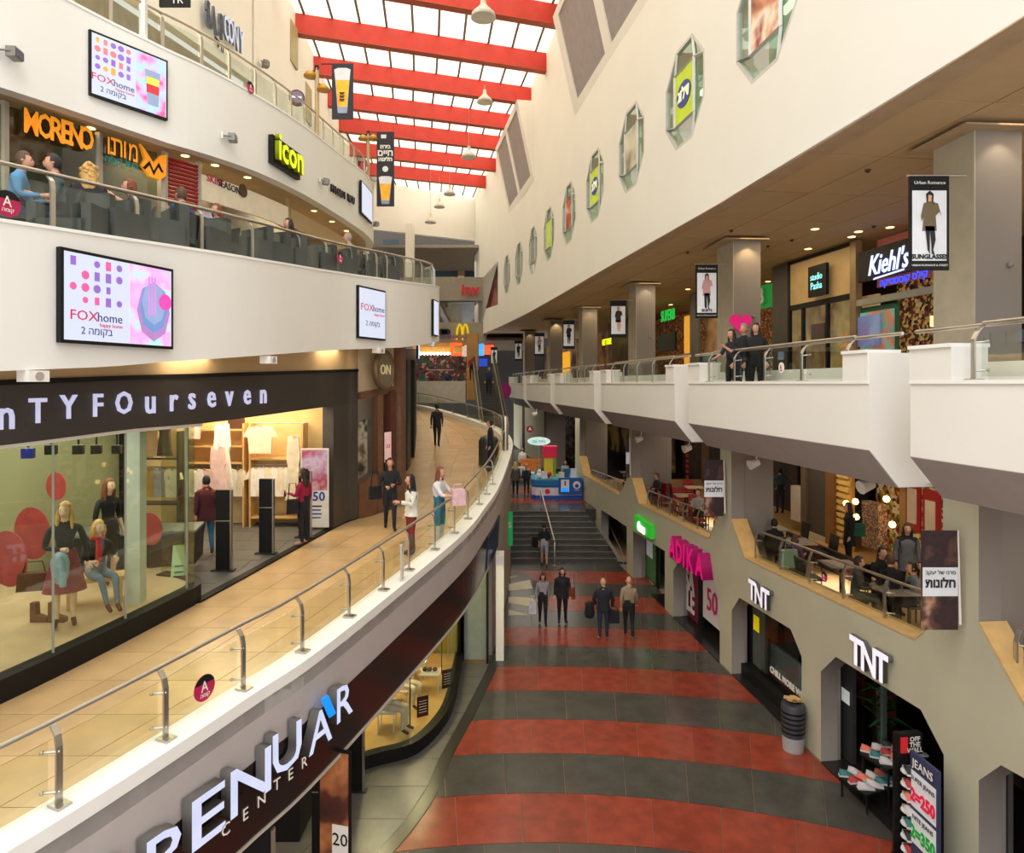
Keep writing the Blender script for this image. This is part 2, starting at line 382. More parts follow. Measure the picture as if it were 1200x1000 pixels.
G().tube([(bx1.x, bx1.y, LZ), bx1], .025, 8).obj('post', STEEL, h)

# ============================================================ RIGHT FACADE (ground + first floor) with its openings
def fz(px, py): return FAC.pt(px, py)
def plate(name, path, outer, holes, th, m, **k):
    """flat wall in the vertical plane of a straight path, cut by polygons given on that plane, extruded backwards"""
    o0 = path.p[0]; d = (path.p[-1]-path.p[0]).normalized()
    def uv(p): return ((Vector((p[0], p[1]))-o0).dot(d), p[2])
    c = bpy.data.curves.new('outline', 'CURVE'); c.dimensions = '2D'; c.fill_mode = 'BOTH'; c.extrude = th/2
    for poly in [outer]+holes:
        s = c.splines.new('POLY'); s.points.add(len(poly)-1)
        for q, p in zip(s.points, poly):
            u, v = uv(p); q.co = (u, v, 0, 1)
        s.use_cyclic_u = True
    o = bpy.data.objects.new('outline', c); COL.objects.link(o)
    me = bpy.data.meshes.new_from_object(o.evaluated_get(bpy.context.evaluated_depsgraph_get()))
    bpy.data.objects.remove(o)
    nr = Vector((d.y, -d.x, 0))      # to the right of travel = away from the atrium on the right side
    me.transform(Matrix(((d.x, 0, nr.x, o0.x+nr.x*th/2), (d.y, 0, nr.y, o0.y+nr.y*th/2), (0, 1, 0, 0), (0, 0, 0, 1))))
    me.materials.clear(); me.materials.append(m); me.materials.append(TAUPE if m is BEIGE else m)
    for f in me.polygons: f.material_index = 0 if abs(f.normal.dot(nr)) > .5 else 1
    return link(name, me, **k)
TOPZ = -1.52
def top(px): p = FAC.px(px)[0]; return Vector((p.x, p.y, TOPZ-.06))
def bot(px, dz=0): p = FAC.px(px)[0]; return Vector((p.x, p.y, GRD+dz))
terr = [
 [top(1105), fz(1105, 722), fz(1083, 741), fz(1072, 750), fz(873, 655), fz(857, 609), top(857)],
 [top(844), fz(844, 600), fz(842, 606), fz(831, 632), fz(749, 591), fz(740.5, 561), top(740.5)],
 [top(737), fz(737, 556), fz(735.5, 560), fz(726, 581.5), fz(684, 557), fz(679, 535), top(679.5)],
 [top(1330), fz(1330, 890), fz(1215, 834), fz(1200, 826), fz(1147, 730), top(1147)],
 [top(674), bot(674, 1.53), bot(641, 1.53), top(641)], [top(637.5), bot(637.5, 1.53), bot(615, 1.53), top(615)], [top(612), bot(612, 1.53), bot(602, 1.53), top(602)]]
shopo = [
 [bot(962, -.1), fz(962, 787), fz(979.5, 770), fz(1079, 832), fz(1106, 885), bot(1106, -.1)],
 [bot(857.5, -.1), fz(857.5, 715.5), fz(866.5, 700.7), fz(926.5, 737.5), fz(939.5, 770), bot(939.5, -.1)],
 [bot(789, -.1), fz(789, 669), fz(797, 655), fz(834, 676), fz(843.5, 703), bot(843.5, -.1)],
 [bot(742, -.1), fz(742, 622.5), fz(779, 646), bot(779, -.1)],
 [bot(1147, -.1), fz(1147, 915), fz(1173, 897), fz(1330, 985), fz(1400, 1100), bot(1400, -.1)],
 [bot(704.5, .35), fz(704.5, 597.5), fz(734.5, 617.5), bot(734.5, .02), bot(718, -.02)]]
y0, y1 = FAC.atY(4.5)[0], FAC.atY(47)[0]
fac = plate('wall_right', FAC, [(y0.x, y0.y, GRD-.1), (y1.x, y1.y, GRD-.1), (y1.x, y1.y, TOPZ), (y0.x, y0.y, TOPZ)], terr+shopo, .35, BEIGE, kind='structure')
# piers behind the facade face, taupe on their deep sides
def along(path, px0, px1, d0, d1, z0, z1, g, mi=0):
    a, t = path.px(px0); b, _ = path.px(px1); n = Vector((t.y, -t.x))
    q = [a+n*d0, b+n*d0, b+n*d1, a+n*d1]
    return g.prism([(p.x, p.y, z0) for p in q], (0, 0, z1-z0), mi)
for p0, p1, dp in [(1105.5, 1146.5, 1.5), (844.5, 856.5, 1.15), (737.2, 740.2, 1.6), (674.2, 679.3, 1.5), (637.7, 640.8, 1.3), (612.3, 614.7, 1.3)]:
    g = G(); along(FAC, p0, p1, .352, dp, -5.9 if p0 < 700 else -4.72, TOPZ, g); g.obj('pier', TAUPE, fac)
# jambs of the ground-floor openings (depth of the reveal)
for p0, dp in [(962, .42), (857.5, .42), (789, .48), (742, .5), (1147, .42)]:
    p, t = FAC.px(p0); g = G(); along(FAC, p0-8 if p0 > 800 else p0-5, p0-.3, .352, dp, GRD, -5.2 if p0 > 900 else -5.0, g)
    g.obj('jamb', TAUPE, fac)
TF = -4.75
g = G(); a0, a1 = FAC.off(.36), FAC.off(9)
q = [a0.atY(3)[0], a0.atY(34)[0], a1.atY(34)[0], a1.atY(3)[0]]
terrf = struct('floor_terrace', G().prism([(p.x, p.y, TF-.3) for p in q], (0, 0, .3)), mat('terrace stone', (190, 150, 96), .3, var=.12))
q = [a0.atY(3)[0], a0.atY(60)[0], a1.atY(60)[0], a1.atY(3)[0]]
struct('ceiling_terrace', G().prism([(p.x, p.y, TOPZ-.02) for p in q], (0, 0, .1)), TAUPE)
# oak linings round the terrace openings
for k, poly in enumerate(terr[:4]):
    pts = [p for p in poly if p.z < TOPZ-.3] if k != 0 else poly[1:6]
    idx = {0: (3, 5), 1: (2, 5), 2: (3, 5), 3: (1, 4)}[k]
    P = poly
    tq = FAC.px(900)[1]; n = Vector((tq.y, -tq.x, 0))
    segs = {0: [(3, 4), (4, 5), (3, 2)], 1: [(3, 4), (4, 5), (3, 2)], 2: [(3, 4), (4, 5), (3, 2)], 3: [(2, 3), (3, 4), (1, 2)]}[k]
    for a, b in segs:
        A, B = P[a], P[b]; d = (B-A).normalized(); up = n.cross(d); up = up if up.z > 0 else -up
        g = G(); g.prism([A-n*.012+up*.0, B-n*.012+up*.0, B-n*.012+up*.03, A-n*.012+up*.03], n*.42); g.obj('oak_lining', WOOD, fac)

# inner shop line behind the terrace, with mullions
def shopwall(name, path, px0, px1, z0, z1, m, parent=None, d=0, th=.12, **k):
    g = G(); a, t = path.px(px0); b, _ = path.px(px1); n = Vector((t.y, -t.x))
    g.prism([(p.x, p.y, z0) for p in (a+n*d, b+n*d, b+n*(d+th), a+n*(d+th))], (0, 0, z1-z0)); return g.obj(name, m, parent, **k)

# ============================================================ RIGHT BALCONY, white fascia in stepped segments
SEG = [(1067, 1330, 1), (807, 1018, 2), (704.5, 790.5, 3), (650.5, 696, 4), (617.5, 645, 5), (596.5, 613.5, 6)]
segs = []
for a, b, i in SEG:
    ya = BAL.px(a)[0].y; yb = BAL.px(b)[0].y if b < 1200 else 4.3
    segs.append((yb, ya))
    P = BAL.between(yb, ya); P3 = [(p.x, p.y, 0) for p in P]
    g = G(); g.sweep(P3, [(0, -1.0), (.48, -1.57), (1.9, -1.57), (1.9, -.42), (.3, -.42), (.3, .03), (0, .03)])
    s = struct('balcony_fascia', g, WHITE); s['kind'] = 'structure'
    G().sweep(P3, [(-.025, .0), (-.025, .05), (.33, .05), (.33, .0)]).obj('coping', COPE, s)
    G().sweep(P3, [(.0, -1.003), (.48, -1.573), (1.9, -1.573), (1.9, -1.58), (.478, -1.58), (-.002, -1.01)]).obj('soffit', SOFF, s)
    for e, (q0, q1) in enumerate([(yb, yb+(.62 if b < 1200 else .1)), (ya-(.75 if i < 4 else 1.3), ya)]):
        if i == 1 and e == 0: continue
        Q = [(p.x, p.y, 0) for p in BAL.between(q0, q1)]
        G().sweep(Q, [(-.02, .05), (.5, .05), (.5, .47), (-.02, .47)]).obj('end_block', WHITE, s)
        G().sweep(Q, [(-.05, .47), (.53, .47), (.53, .52), (-.05, .52)]).obj('block_cap', COPE, s)
P3 = [(p.x, p.y, 0) for p in BAL.between(4.3, 52)]
struct('floor_balcony', G().sweep(P3, [(1.0, -.9), (11, -.9), (11, -.4), (1.0, -.4)]), mat('balcony stone', (150, 138, 118), .4))
for (yb, ya), (a, b, i) in zip(segs, SEG):
    if b > 1200: continue
    Q = [(p.x, p.y, 0) for p in BAL.between(yb-.02, yb+.1)]
    struct('fascia_end', G().sweep(Q, [(0.001, -1.0), (.48, -1.57), (1.9, -1.57), (1.9, -.5), (1.15, -.45), (1.15, .47), (.001, .47)]), WHITE)
struct('balcony_gap_wall', G().sweep(P3, [(.95, -1.5), (1.1, -1.5), (1.1, .3), (.95, .3)]), WHITE)

# ============================================================ UPPER WHITE WALL with octagonal windows, ceiling behind it
CZ = 4.1
def octa(cx, cz, w2, h2, c=.42):
    return [(cx-w2, cz-h2*c), (cx-w2, cz+h2*c), (cx-w2*c, cz+h2), (cx+w2*c, cz+h2), (cx+w2, cz+h2*c), (cx+w2, cz-h2*c), (cx+w2*c, cz-h2), (cx-w2*c, cz-h2)]
WIN = [13.45, 17.45, 21.5, 25.6, 29.7, 33.8, 37.9, 42.1, 46.2]
brk = [4, 8.5, 15.4, 23.5, 31.7, 39.9, 48.3, 58, 62]
winpoly = []
uw = None
for i in range(len(brk)-1):
    a = UPW.atY(brk[i])[0]; b = UPW.atY(brk[i+1])[0]; seg = Path([a, b], smooth=False)
    holes = []
    d = (b-a).normalized(); L = (b-a).length
    for wy in WIN:
        if brk[i] < wy < brk[i+1]:
            c, _ = seg.atY(wy)
            pol = [(c.x+d.x*u, c.y+d.y*u, z) for u, z in octa(0, 7.42, 1.22, 1.3)]
            holes.append(pol); winpoly.append((c, d, wy))
    if i == 6:   # large shop window in the far part of the wall
        holes.append([tuple(seg.pt(561, 331)), tuple(seg.pt(561, 365)), tuple(seg.pt(583.5, 357)), tuple(seg.pt(583.5, 306))])
    zt = 17.2
    o = plate('wall_upper', seg, [(a.x, a.y, CZ), (b.x, b.y, CZ), (b.x, b.y, zt), (a.x, a.y, zt)], holes, .4, WHITEW)
    if uw is None: uw = o; o['kind'] = 'structure'
    else: o.name = 'wall_section'; o.parent = uw
P3 = [(p.x, p.y, 0) for p in UPW.between(4, 62)]
G().sweep(P3, [(.0, CZ-.02), (.42, CZ-.02), (.42, CZ+.0), (.0, CZ+.0)]).obj('bottom_edge', CEILB, uw)
ceil = struct('ceiling', G().sweep(P3, [(.42, CZ+.1), (16, CZ+.1), (16, CZ+.3), (.42, CZ+.3)]), CEILB)
G().sweep(P3, [(.41, CZ-.0), (.44, CZ-.0), (.44, CZ+.12), (.41, CZ+.12)]).obj('trim', CEILB, ceil)
# ceiling panels, laid in courses parallel with the wall
ys = [5.2]
while ys[-1] < 40: ys.append(ys[-1]+2.35)
def offp(Y, d):
    p, t = UPW.atY(Y); return Vector((p.x+t.y*d, p.y-t.x*d))
for i in range(len(ys)-1):
    for j in range(8):
        d0, d1 = .47+j*1.2, .47+(j+1)*1.2-.035; e = .02
        q = [offp(ys[i]+e, d0), offp(ys[i+1]-e, d0), offp(ys[i+1]-e, d1), offp(ys[i]+e, d1)]
        G().prism([(p.x, p.y, CZ+.05) for p in q], (0, 0, .04)).obj('panel', CEILT, ceil)

OCTG = glassmat('green window glass', (.74, .84, .74), .16)
AL = mat('pale aluminium', (200, 200, 194), .4, .2)
POST = [('poster of a young woman', patch('portrait print', [(60, 40, 30), (190, 120, 85), (236, 214, 190), (150, 60, 40)], 1.3, emit=.15)),
        ('lime green sign with blue oval', mat('lime sign', (176, 196, 30), .5, emit=.25)), ('faded cream notice', patch('cream notice', [(228, 222, 200), (206, 200, 176), (130, 120, 92)], 1.2)), ('lime green sign with blue oval', None), ('poster in red and cream', patch('red cream print', [(235, 228, 214), (200, 90, 60), (120, 60, 50)], 1.6)), ('green and blue notice', MATS['lime sign']), ('grey shutter', mat('grey shutter', (150, 148, 140))), ('grey shutter', None), ('grey shutter', None)]
BLUE = mat('ink blue', (30, 50, 130), .5, emit=.2)
ordn = ['nearest', 'second nearest', 'third nearest', 'fourth nearest', 'fifth nearest', 'fourth farthest', 'third farthest', 'second farthest', 'farthest']
for i, (c, d, wy) in enumerate(winpoly):
    x = -d; M = Matrix(((x.x, -x.y, 0, c.x), (x.y, x.x, 0, c.y), (0, 0, 1, 7.42), (0, 0, 0, 1)))
    r = thing('octagonal_window', f'{ordn[i]} octagonal window in the white wall, with {POST[i][0]}', 'window'); r.matrix_basis = M
    out = octa(0, 0, 1.22, 1.3); inn = octa(0, 0, 1.14, 1.22)
    g = G(); n = 8
    for y in (.0,):
        vs = [(a, y, b) for a, b in out]+[(a, y, b) for a, b in inn]+[(a, y+.12, b) for a, b in out]+[(a, y+.12, b) for a, b in inn]
        g.add(vs, [(k, (k+1) % n, n+(k+1) % n, n+k) for k in range(n)]+[(n+k, n+(k+1) % n, 3*n+(k+1) % n, 3*n+k) for k in range(n)]+[(k, (k+1) % n, 2*n+(k+1) % n, 2*n+k) for k in range(n)])
    g.obj('frame', AL, r)
    rw, rh = .6, .68
    rc = [(-rw, -rh), (-rw, rh), (rw, rh), (rw, -rh)]
    g = G()
    for (a, b), (e, f) in [((-rw, -rh), out[0]), ((-rw, rh), out[1]), ((-rw, rh), out[2]), ((rw, rh), out[3]), ((rw, rh), out[4]), ((rw, -rh), out[5]), ((rw, -rh), out[6]), ((-rw, -rh), out[7])][::2]+[((rw, rh), out[3]), ((-rw, -rh), out[0])]:
        g.tube([(a, .03, b), (e*.95, .03, f*.95)], .045, 4, smooth=False)
    for k in range(4): g.tube([(rc[k][0], .02, rc[k][1]), (rc[(k+1) % 4][0], .02, rc[(k+1) % 4][1])], .05, 4, smooth=False)
    g.obj('mullions', AL, r)
    g = G(); g.add([(a, .05, b) for a, b in inn], [list(range(8))]); g.obj('glass_pane', OCTG, r)
    pm = POST[i][1] or {3: MATS['lime sign'], 7: MATS['grey shutter'], 8: MATS['grey shutter']}[i]
    pz = G().box((0, .02, 0), (rw*2-.06, .02, rh*2-.06)).obj('panel', pm, r)
    if i in (1, 3):
        G().lathe([(.44, -.0), (.44, .012)], n=20, sy=.75).obj('oval', BLUE, pz).matrix_basis = T(0, .005, 0) @ Matrix.Rotation(R(90), 4, 'X')
        text('lettering', rev('דלוג'), .42, world(pz) @ T(0, -.015, 0), mat('lettering cream', (240, 240, 200), emit=.3), pz, depth=.012, bold=.012)
    # pale room with a strip light; its wall glows to lighten the glass
    G().box((0, .9, 0), (2.9, .06, 3.0)).obj('room_wall', mat('glowing green office wall', (150, 176, 146), .8, var=.3, scale=1, emit=.3), r)
    G().box((0, .95, 1.35), (3.2, 1.1, .05)).obj('room_ceiling', WHITE, r)
    G().box((.1, .8, .35), (1.6, .1, .14)).obj('strip_light', mat('strip lamp', (235, 245, 225), emit=1.2), r)
# far shop window
sh = thing('shop_window', 'large dark red shop window set in the far end of the white wall', 'window')
seg = Path([UPW.atY(48.3)[0], UPW.atY(58)[0]], smooth=False)
q = [seg.pt(561, 331), seg.pt(561, 365), seg.pt(583.5, 357), seg.pt(583.5, 306)]
G().prism([p+Vector((.3, 0, 0)) for p in q], (.05, 0, 0)).obj('display', patch('dark red display', [(70, 36, 34), (120, 52, 48), (150, 90, 80), (90, 70, 60)], .6, emit=.15), sh)
q2 = [seg.pt(561, 331), seg.pt(561, 340), seg.pt(583.5, 320), seg.pt(583.5, 306)]
G().prism([p+Vector((.26, 0, 0)) for p in q2], (.03, 0, 0)).obj('header', mat('grey green header', (130, 140, 126)), sh)
# wedge-shaped bays near the roof, with two recessed slots each
def bay(Ya, Yb, zb, zt, lab):
    pa, t = UPW.atY(Ya); pb, _ = UPW.atY(Yb); n = Vector((-t.y, t.x, 0)); pr = .95
    A0 = Vector((pa.x, pa.y, zb)); B0 = Vector((pb.x, pb.y, zb)); A1 = Vector((pa.x, pa.y, zt))+n*pr; B1 = Vector((pb.x, pb.y, zt))+n*pr
    A2 = Vector((pa.x, pa.y, zt)); B2 = Vector((pb.x, pb.y, zt))
    r = thing('roof_light_bay', lab, 'light bay')
    def P(u, v): return A0.lerp(B0, u).lerp(A1.lerp(B1, u), v)
    g = G(); nn = (B0-A0).cross(A1-A0).normalized(); nn = nn if nn.dot(n) < 0 else -nn
    us = [0, .07, .47, .54, .93, 1]; vs = [0, .1, .93, 1]
    for i in range(5):
        for j in range(3):
            c = [P(us[i], vs[j]), P(us[i+1], vs[j]), P(us[i+1], vs[j+1]), P(us[i], vs[j+1])]
            if j == 1 and i in (1, 3):
                d = nn*.0+Vector((.8, 0, .0)); e = [p+(-n)*.05 for p in c]
                g.add(c+e, [(0, 1, 5, 4), (1, 2, 6, 5), (2, 3, 7, 6), (3, 0, 4, 7)]); g.add(e, [(0, 1, 2, 3)], 1)
            else: g.add(c, [(0, 1, 2, 3)])
    g.add([A0, A1, A2], [(0, 1, 2)]); g.add([B0, B1, B2], [(0, 1, 2)]); g.add([A1, B1, B2, A2], [(0, 1, 2, 3)])
    g.obj('shell', [WHITEW, mat('slot back', (150, 142, 140))], r)
bay(18.6, 28.6, 11.2, 15.3, 'large white wedge bay with two slots under the glass roof, the nearer one')
bay(37.6, 45.5, 11.2, 15.6, 'smaller white wedge bay with two slots under the glass roof, the farther one')
bay(4.5, 13.5, 11.2, 15.3, 'white wedge bay nearest the camera, above the frame') if False else None

# ============================================================ GLASS ROOF
ZR = 15.75
roof = struct('roof_frame', G().box((-15, 26, ZR+1.1), (8, 80, .3)).box((9, 26, ZR+1.6), (14, 80, .3)), WHITE)
BM = [(30.3, 2.65), (34.6, 2.05), (38.6, 1.35), (42.5, .45), (46.3, -.1), (50.7, -.8), (54.9, -1.7)]
BM = [(17.8, 4.6), (22, 4.0), (26.2, 3.4)]+BM
bms = []
for i, (Y, X) in enumerate(BM):
    XL = {0: -9.5}.get(0)-(Y-30)*.1; YL = Y-3.9
    a = Vector((X+.3, Y+.1, ZR)); b = Vector((XL-.6, YL-.2, ZR)); bms.append((a, b))
    d = (b-a).normalized(); n = Vector((-d.y, d.x, 0))*.16
    g = G(); g.prism([a-n, b-n, b+n, a+n], (0, 0, .9))
    o = g.obj('roof_beam', RED, None); o['label'] = f"red roof beam spanning the skylight, {['first','second','third','fourth','fifth','sixth','seventh','eighth','ninth','tenth'][i]} from the camera side"; o['category'] = 'beam'; o['group'] = 'red beams under the glass roof'
    G().prism([a-n*1.35, b-n*1.35, b+n*1.35, a+n*1.35], (0, 0, -.03)).obj('flange', mat('rusty flange', (176, 80, 50)), o)
# last beam: red part and cream infill, leaning on the end wall
zz = 15.7
# glazing: panes on dark bars running along the hall
sky = thing('glass_roof', 'glazed roof of pale panes between the red beams', 'skylight')
ext = [(Vector((5.5, 8.5, ZR)), Vector((-7.5, 4.6, ZR)))]+[(Vector((5.0, 13.2, ZR)), Vector((-8, 9.3, ZR)))]+bms+[(Vector((-2.6, 61.5, ZR)), Vector((-12.4, 55.5, ZR)))]
NP = 11
bars = G()
for (a, b), (c, d) in zip(ext, ext[1:]):
    for k in range(NP):
        u0, u1 = k/NP, (k+1)/NP
        q = [a.lerp(b, u0), a.lerp(b, u1), c.lerp(d, u1), c.lerp(d, u0)]
        q = [Vector((p.x, p.y, ZR+.98+.0*p.y)) for p in q]
        if k < 10 or True:
            m = G(); m.prism(q, (0, 0, .02)); m.obj('glass_pane', PANE, sky)
        bars.tube([q[1]-Vector((0, 0, .05)), q[2]-Vector((0, 0, .05))], .06, 4, smooth=False)
bars.obj('glazing_bars', mat('dark glazing bar', (96, 78, 60)), sky)

# ============================================================ FAR END
e = Vector((-11.6, 56, 0)); f = Vector((-2.3, 62, 0)); ends = Path([(e.x, e.y), (f.x, f.y)], smooth=False)
wf = struct('wall_far', G().prism([(e.x, e.y, 12.7), (f.x, f.y, 12.9), (f.x, f.y, 16.9), (e.x, e.y, 16.9)], (-.15, .4, 0)), WHITE)
EY = 57
def eb(name, x0, y0, x1, y1, m, parent, Y=EY, d=.3, **k):
    a = at(x0, y0, Y); b = at(x1, y1, Y); g = G(); g.box(((a.x+b.x)/2, Y+d/2, (a.z+b.z)/2), (abs(b.x-a.x), d, abs(a.z-b.z))); return g.obj(name, m, parent, **k)
G().box((-8, 70, 11.7), (16, 24, .25)).obj('ceiling', mat('far ceiling', (150, 146, 134)), wf)
eb('column', 475, 262, 483.5, 345, WHITEW, wf, 56.5, 1.2)
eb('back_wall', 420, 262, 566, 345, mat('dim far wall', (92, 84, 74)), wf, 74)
eb('shop_front', 500, 304, 536, 326, mat('blue grey glass', (70, 84, 92), .2), wf, 70)
eb('shop_front', 545, 303, 556, 330, mat('dark teal screen', (40, 62, 76), .3), wf, 70)
eb('pilaster', 537, 304, 544, 330, mat('tan pilaster', (150, 122, 90)), wf, 69.5)
eb('shop_front', 449, 281, 467, 300, MATS['blue grey glass'], wf, 70)
b3 = eb('balcony_fascia', 430, 325, 570, 352.5, mat('far greige fascia', (150, 142, 128)), wf, 56)
b2 = eb('balcony_fascia', 430, 378, 570, 402, MATS['far greige fascia'], wf, 56)
G().box((-7, 66, 7.55), (18, 18, .2)).obj('ceiling', mat('far soffit', (110, 92, 70)), wf)
G().box((-7, 66, 3.75), (18, 18, .2)).obj('ceiling', MATS['far soffit'], wf)
eb('back_wall', 420, 348, 566, 384, patch('dim bar interior', [(30, 24, 20), (64, 48, 36), (110, 70, 40), (44, 30, 28)], .5, emit=.1), wf, 64)
eb('glass_pane', 512, 352.5, 556, 378, GLASSD, wf, 56.4, .03)
far = [('far_shop', 'dark red shop interior under a string of bulbs beyond the walkway', 487, 408, 545, 455)]
fs = thing('far_shop', 'dark red shop under a string of white bulbs at the end of the walkway', 'shop', (0, 0, 0))
eb('back_wall', 484, 402, 552, 452, patch('crowded red shelves', [(24, 14, 14), (90, 26, 26), (60, 40, 34), (150, 110, 90), (34, 60, 50)], .9, kind='v', emit=.12), fs, 60)
eb('header', 484, 399, 552, 414, mat('amber header', (196, 142, 62), emit=.25), fs, 59)
for k in range(11):
    p = at(489+k*4, 414.5, 58.6); G().ball(p, .13, 8).obj('bulb', mat('white bulb', (255, 244, 220), emit=6), fs)
eb('counter', 491, 441, 498, 448, mat('green counter', (16, 110, 84)), fs, 50)
eb('shelf', 500, 433, 532, 434, mat('pale rail', (190, 160, 150)), fs, 52, .1)
nc = thing('neon_sign', 'square open orange-red neon sign in the far shop', 'sign')
for a, b, c, d in [(528, 402, 531.5, 417), (528, 402, 541, 405), (528, 414, 541, 417)]: eb('tube', a, b, c, d, mat('orange neon', (255, 70, 30), emit=2.2), nc, 55, .15)
eb('panel', 541.5, 406, 549, 418, mat('pale panel', (220, 216, 206), emit=.3), nc, 55.3, .1)
# low white wall and escalator
lw = struct('wall_low', G().box((-5.35, 50, -.6), (3.9, .4, 1.6)), mat('low wall paint', (206, 198, 182)))

G().box((-4, 78, 5), (60, .3, 30)).obj('back_wall', mat('dark end backing', (50, 44, 40)), wf)  # dark backing added to stop the sky leaking in at the end
for nm_, pth, d_, z0, z1 in (('backing_wall_terrace', FAC, 7.5, -7.6, -1.4), ('backing_wall_balcony', CLM, 8.2, -.6, 4.2)):
    g = G(); wallband(g, pth.off(d_).between(3, 62) if pth is CLM else pth.off(d_).between(3, 78), z1, z0, 0, .2); struct(nm_, g, mat('dark gap backing', (58, 50, 44)))  # dark backing walls added to close bright sky gaps behind the shops
# escalator at the far end
esc = thing('escalator', 'dark escalator with steel sides climbing away at the end of the hall', 'escalator')
e0 = Vector((-.95, 37, -2.9)); e1 = Vector((-1.9, 46.5, 1.0)); dd = (e1-e0); nx = Vector((1, .1, 0))*.5
for i in range(22):
    p = e0.lerp(e1, i/22); G().box((p.x, p.y+.2, p.z), (.95, .43, .22), rz=.1).obj('step', mat('escalator step', (60, 54, 48), .4, .3), esc)
for s in (-1, 1):
    a, b = e0+nx*s*1.35, e1+nx*s*1.35
    g = G(); g.prism([a+Vector((-.1, 0, -.4)), b+Vector((-.1, 0, -.4)), b+Vector((-.1, 0, .75)), a+Vector((-.1, 0, .75))], (.2, 0, 0)); o = g.obj('side', mat('escalator side', (150, 138, 118), .35, .4), esc)
    G().tube([a+Vector((0, 0, .82)), b+Vector((0, 0, .82))], .07, 6).obj('handrail', BLACK, esc)

# ============================================================ BALUSTRADES
postm = {}
def postmesh(h, side=-1, bend=.1, key=''):
    k = (h, side, bend)
    if k not in postm:
        g = G(); b = bend*side
        pr = [(-.012, 0), (-.012, h*.72), (b*.35, h*.86), (b, h-.03)]
        w_ = .03
        for (x0, z0), (x1, z1) in zip(pr, pr[1:]):
            g.prism([(x0-.012, -w_, z0), (x0+.012, -w_, z0), (x1+.012, -w_, z1), (x1-.012, -w_, z1)], (0, 2*w_, 0))
        postm[k] = g.mesh('post', STEEL)
        g = G(); g.box((0, 0, .012), (.17, .13, .024)); g.tube([(-.05, .0, .02), (-.05, 0, .035)], .012, 6); postm[k, 'b'] = g.mesh('base_plate', STEEL)
        g = G()
        g.tube([(0, 0, 0), (side*.1, -.1, .01)], .014, 6).ball((side*.1, -.1, .01), .024, 6)
        postm[k, 'c'] = g.mesh('glass_clamp', STEEL)
    return k
def railing(label, path, pys, zb, h, glass=GLASSG, side=-1, bend=.1, group=None, y0=None, y1=None, rr=.026, name='balustrade', pane=True, goff=0, plates=True, ghi=.82):
    r = thing(name, label, 'balustrade', group=group)
    z_ = zb if callable(zb) else (lambda Y: zb)
    A = y0 if y0 is not None else pys[0]; B = y1 if y1 is not None else pys[-1]
    P = path.off(side*bend).between(A, B)
    G().tube([(p.x, p.y, z_(p.y)+h) for p in P], rr, 8).obj('handrail', STEEL, r)
    k = postmesh(h, side, bend); 
    for Y in pys:
        p, t = path.atY(Y); rz = math.atan2(-t.x, t.y)
        o = link('post', postm[k], r, (p.x, p.y, z_(Y)), rz)
        if plates:
            link('base_plate', postm[k, 'b'], o); [link('glass_clamp', postm[k, 'c'], o, (0, 0, h*q)) for q in (.17, .66)]
    if pane:
        Ys = sorted(set([A]+list(pys)+[B])); gp = path.off(side*.06)
        for a, b in zip(Ys, Ys[1:]):
            if b-a < .3: continue
            e = (b-a)*.03; Q = gp.between(a+e, b-e); g = G()
            g.sweep([(q.x, q.y, z_(q.y)) for q in Q], [(-.006, .05), (.006, .05), (.006, h*ghi), (-.006, h*ghi)]); g.obj('glass_pane', glass, r)
    return r
def disc(M, rad, label_parts, parent=None, top=None):
    pass
CRIM = mat('crimson print', (168, 16, 70), .5, emit=.15)
def floor_tag(M, rad, label, group=None):
    r = thing('floor_marker', label, 'sign', group=group); r.matrix_basis = M
    Rx = Matrix.Rotation(R(90), 4, 'X')
    G().lathe([(rad, -.004), (rad, .004)], n=28).obj('disc', CRIM, r).matrix_basis = Rx
    g = G(); n = 12; vs = [(rad*math.cos(R(20+140*k/n)), -.006, rad*math.sin(R(20+140*k/n))) for k in range(n+1)]
    g.add(vs, [list(range(n+1))]); g.obj('cap', BLACK, r)
    text('letter', 'A', rad*1.15, r.matrix_basis @ T(-rad*.05, -.012, rad*.1), WHITE, r, depth=.004, hz=.85)
    text('lettering', rev('קומה'), rad*.42, r.matrix_basis @ T(0, -.012, -rad*.52), WHITE, r, depth=.004)
    return r

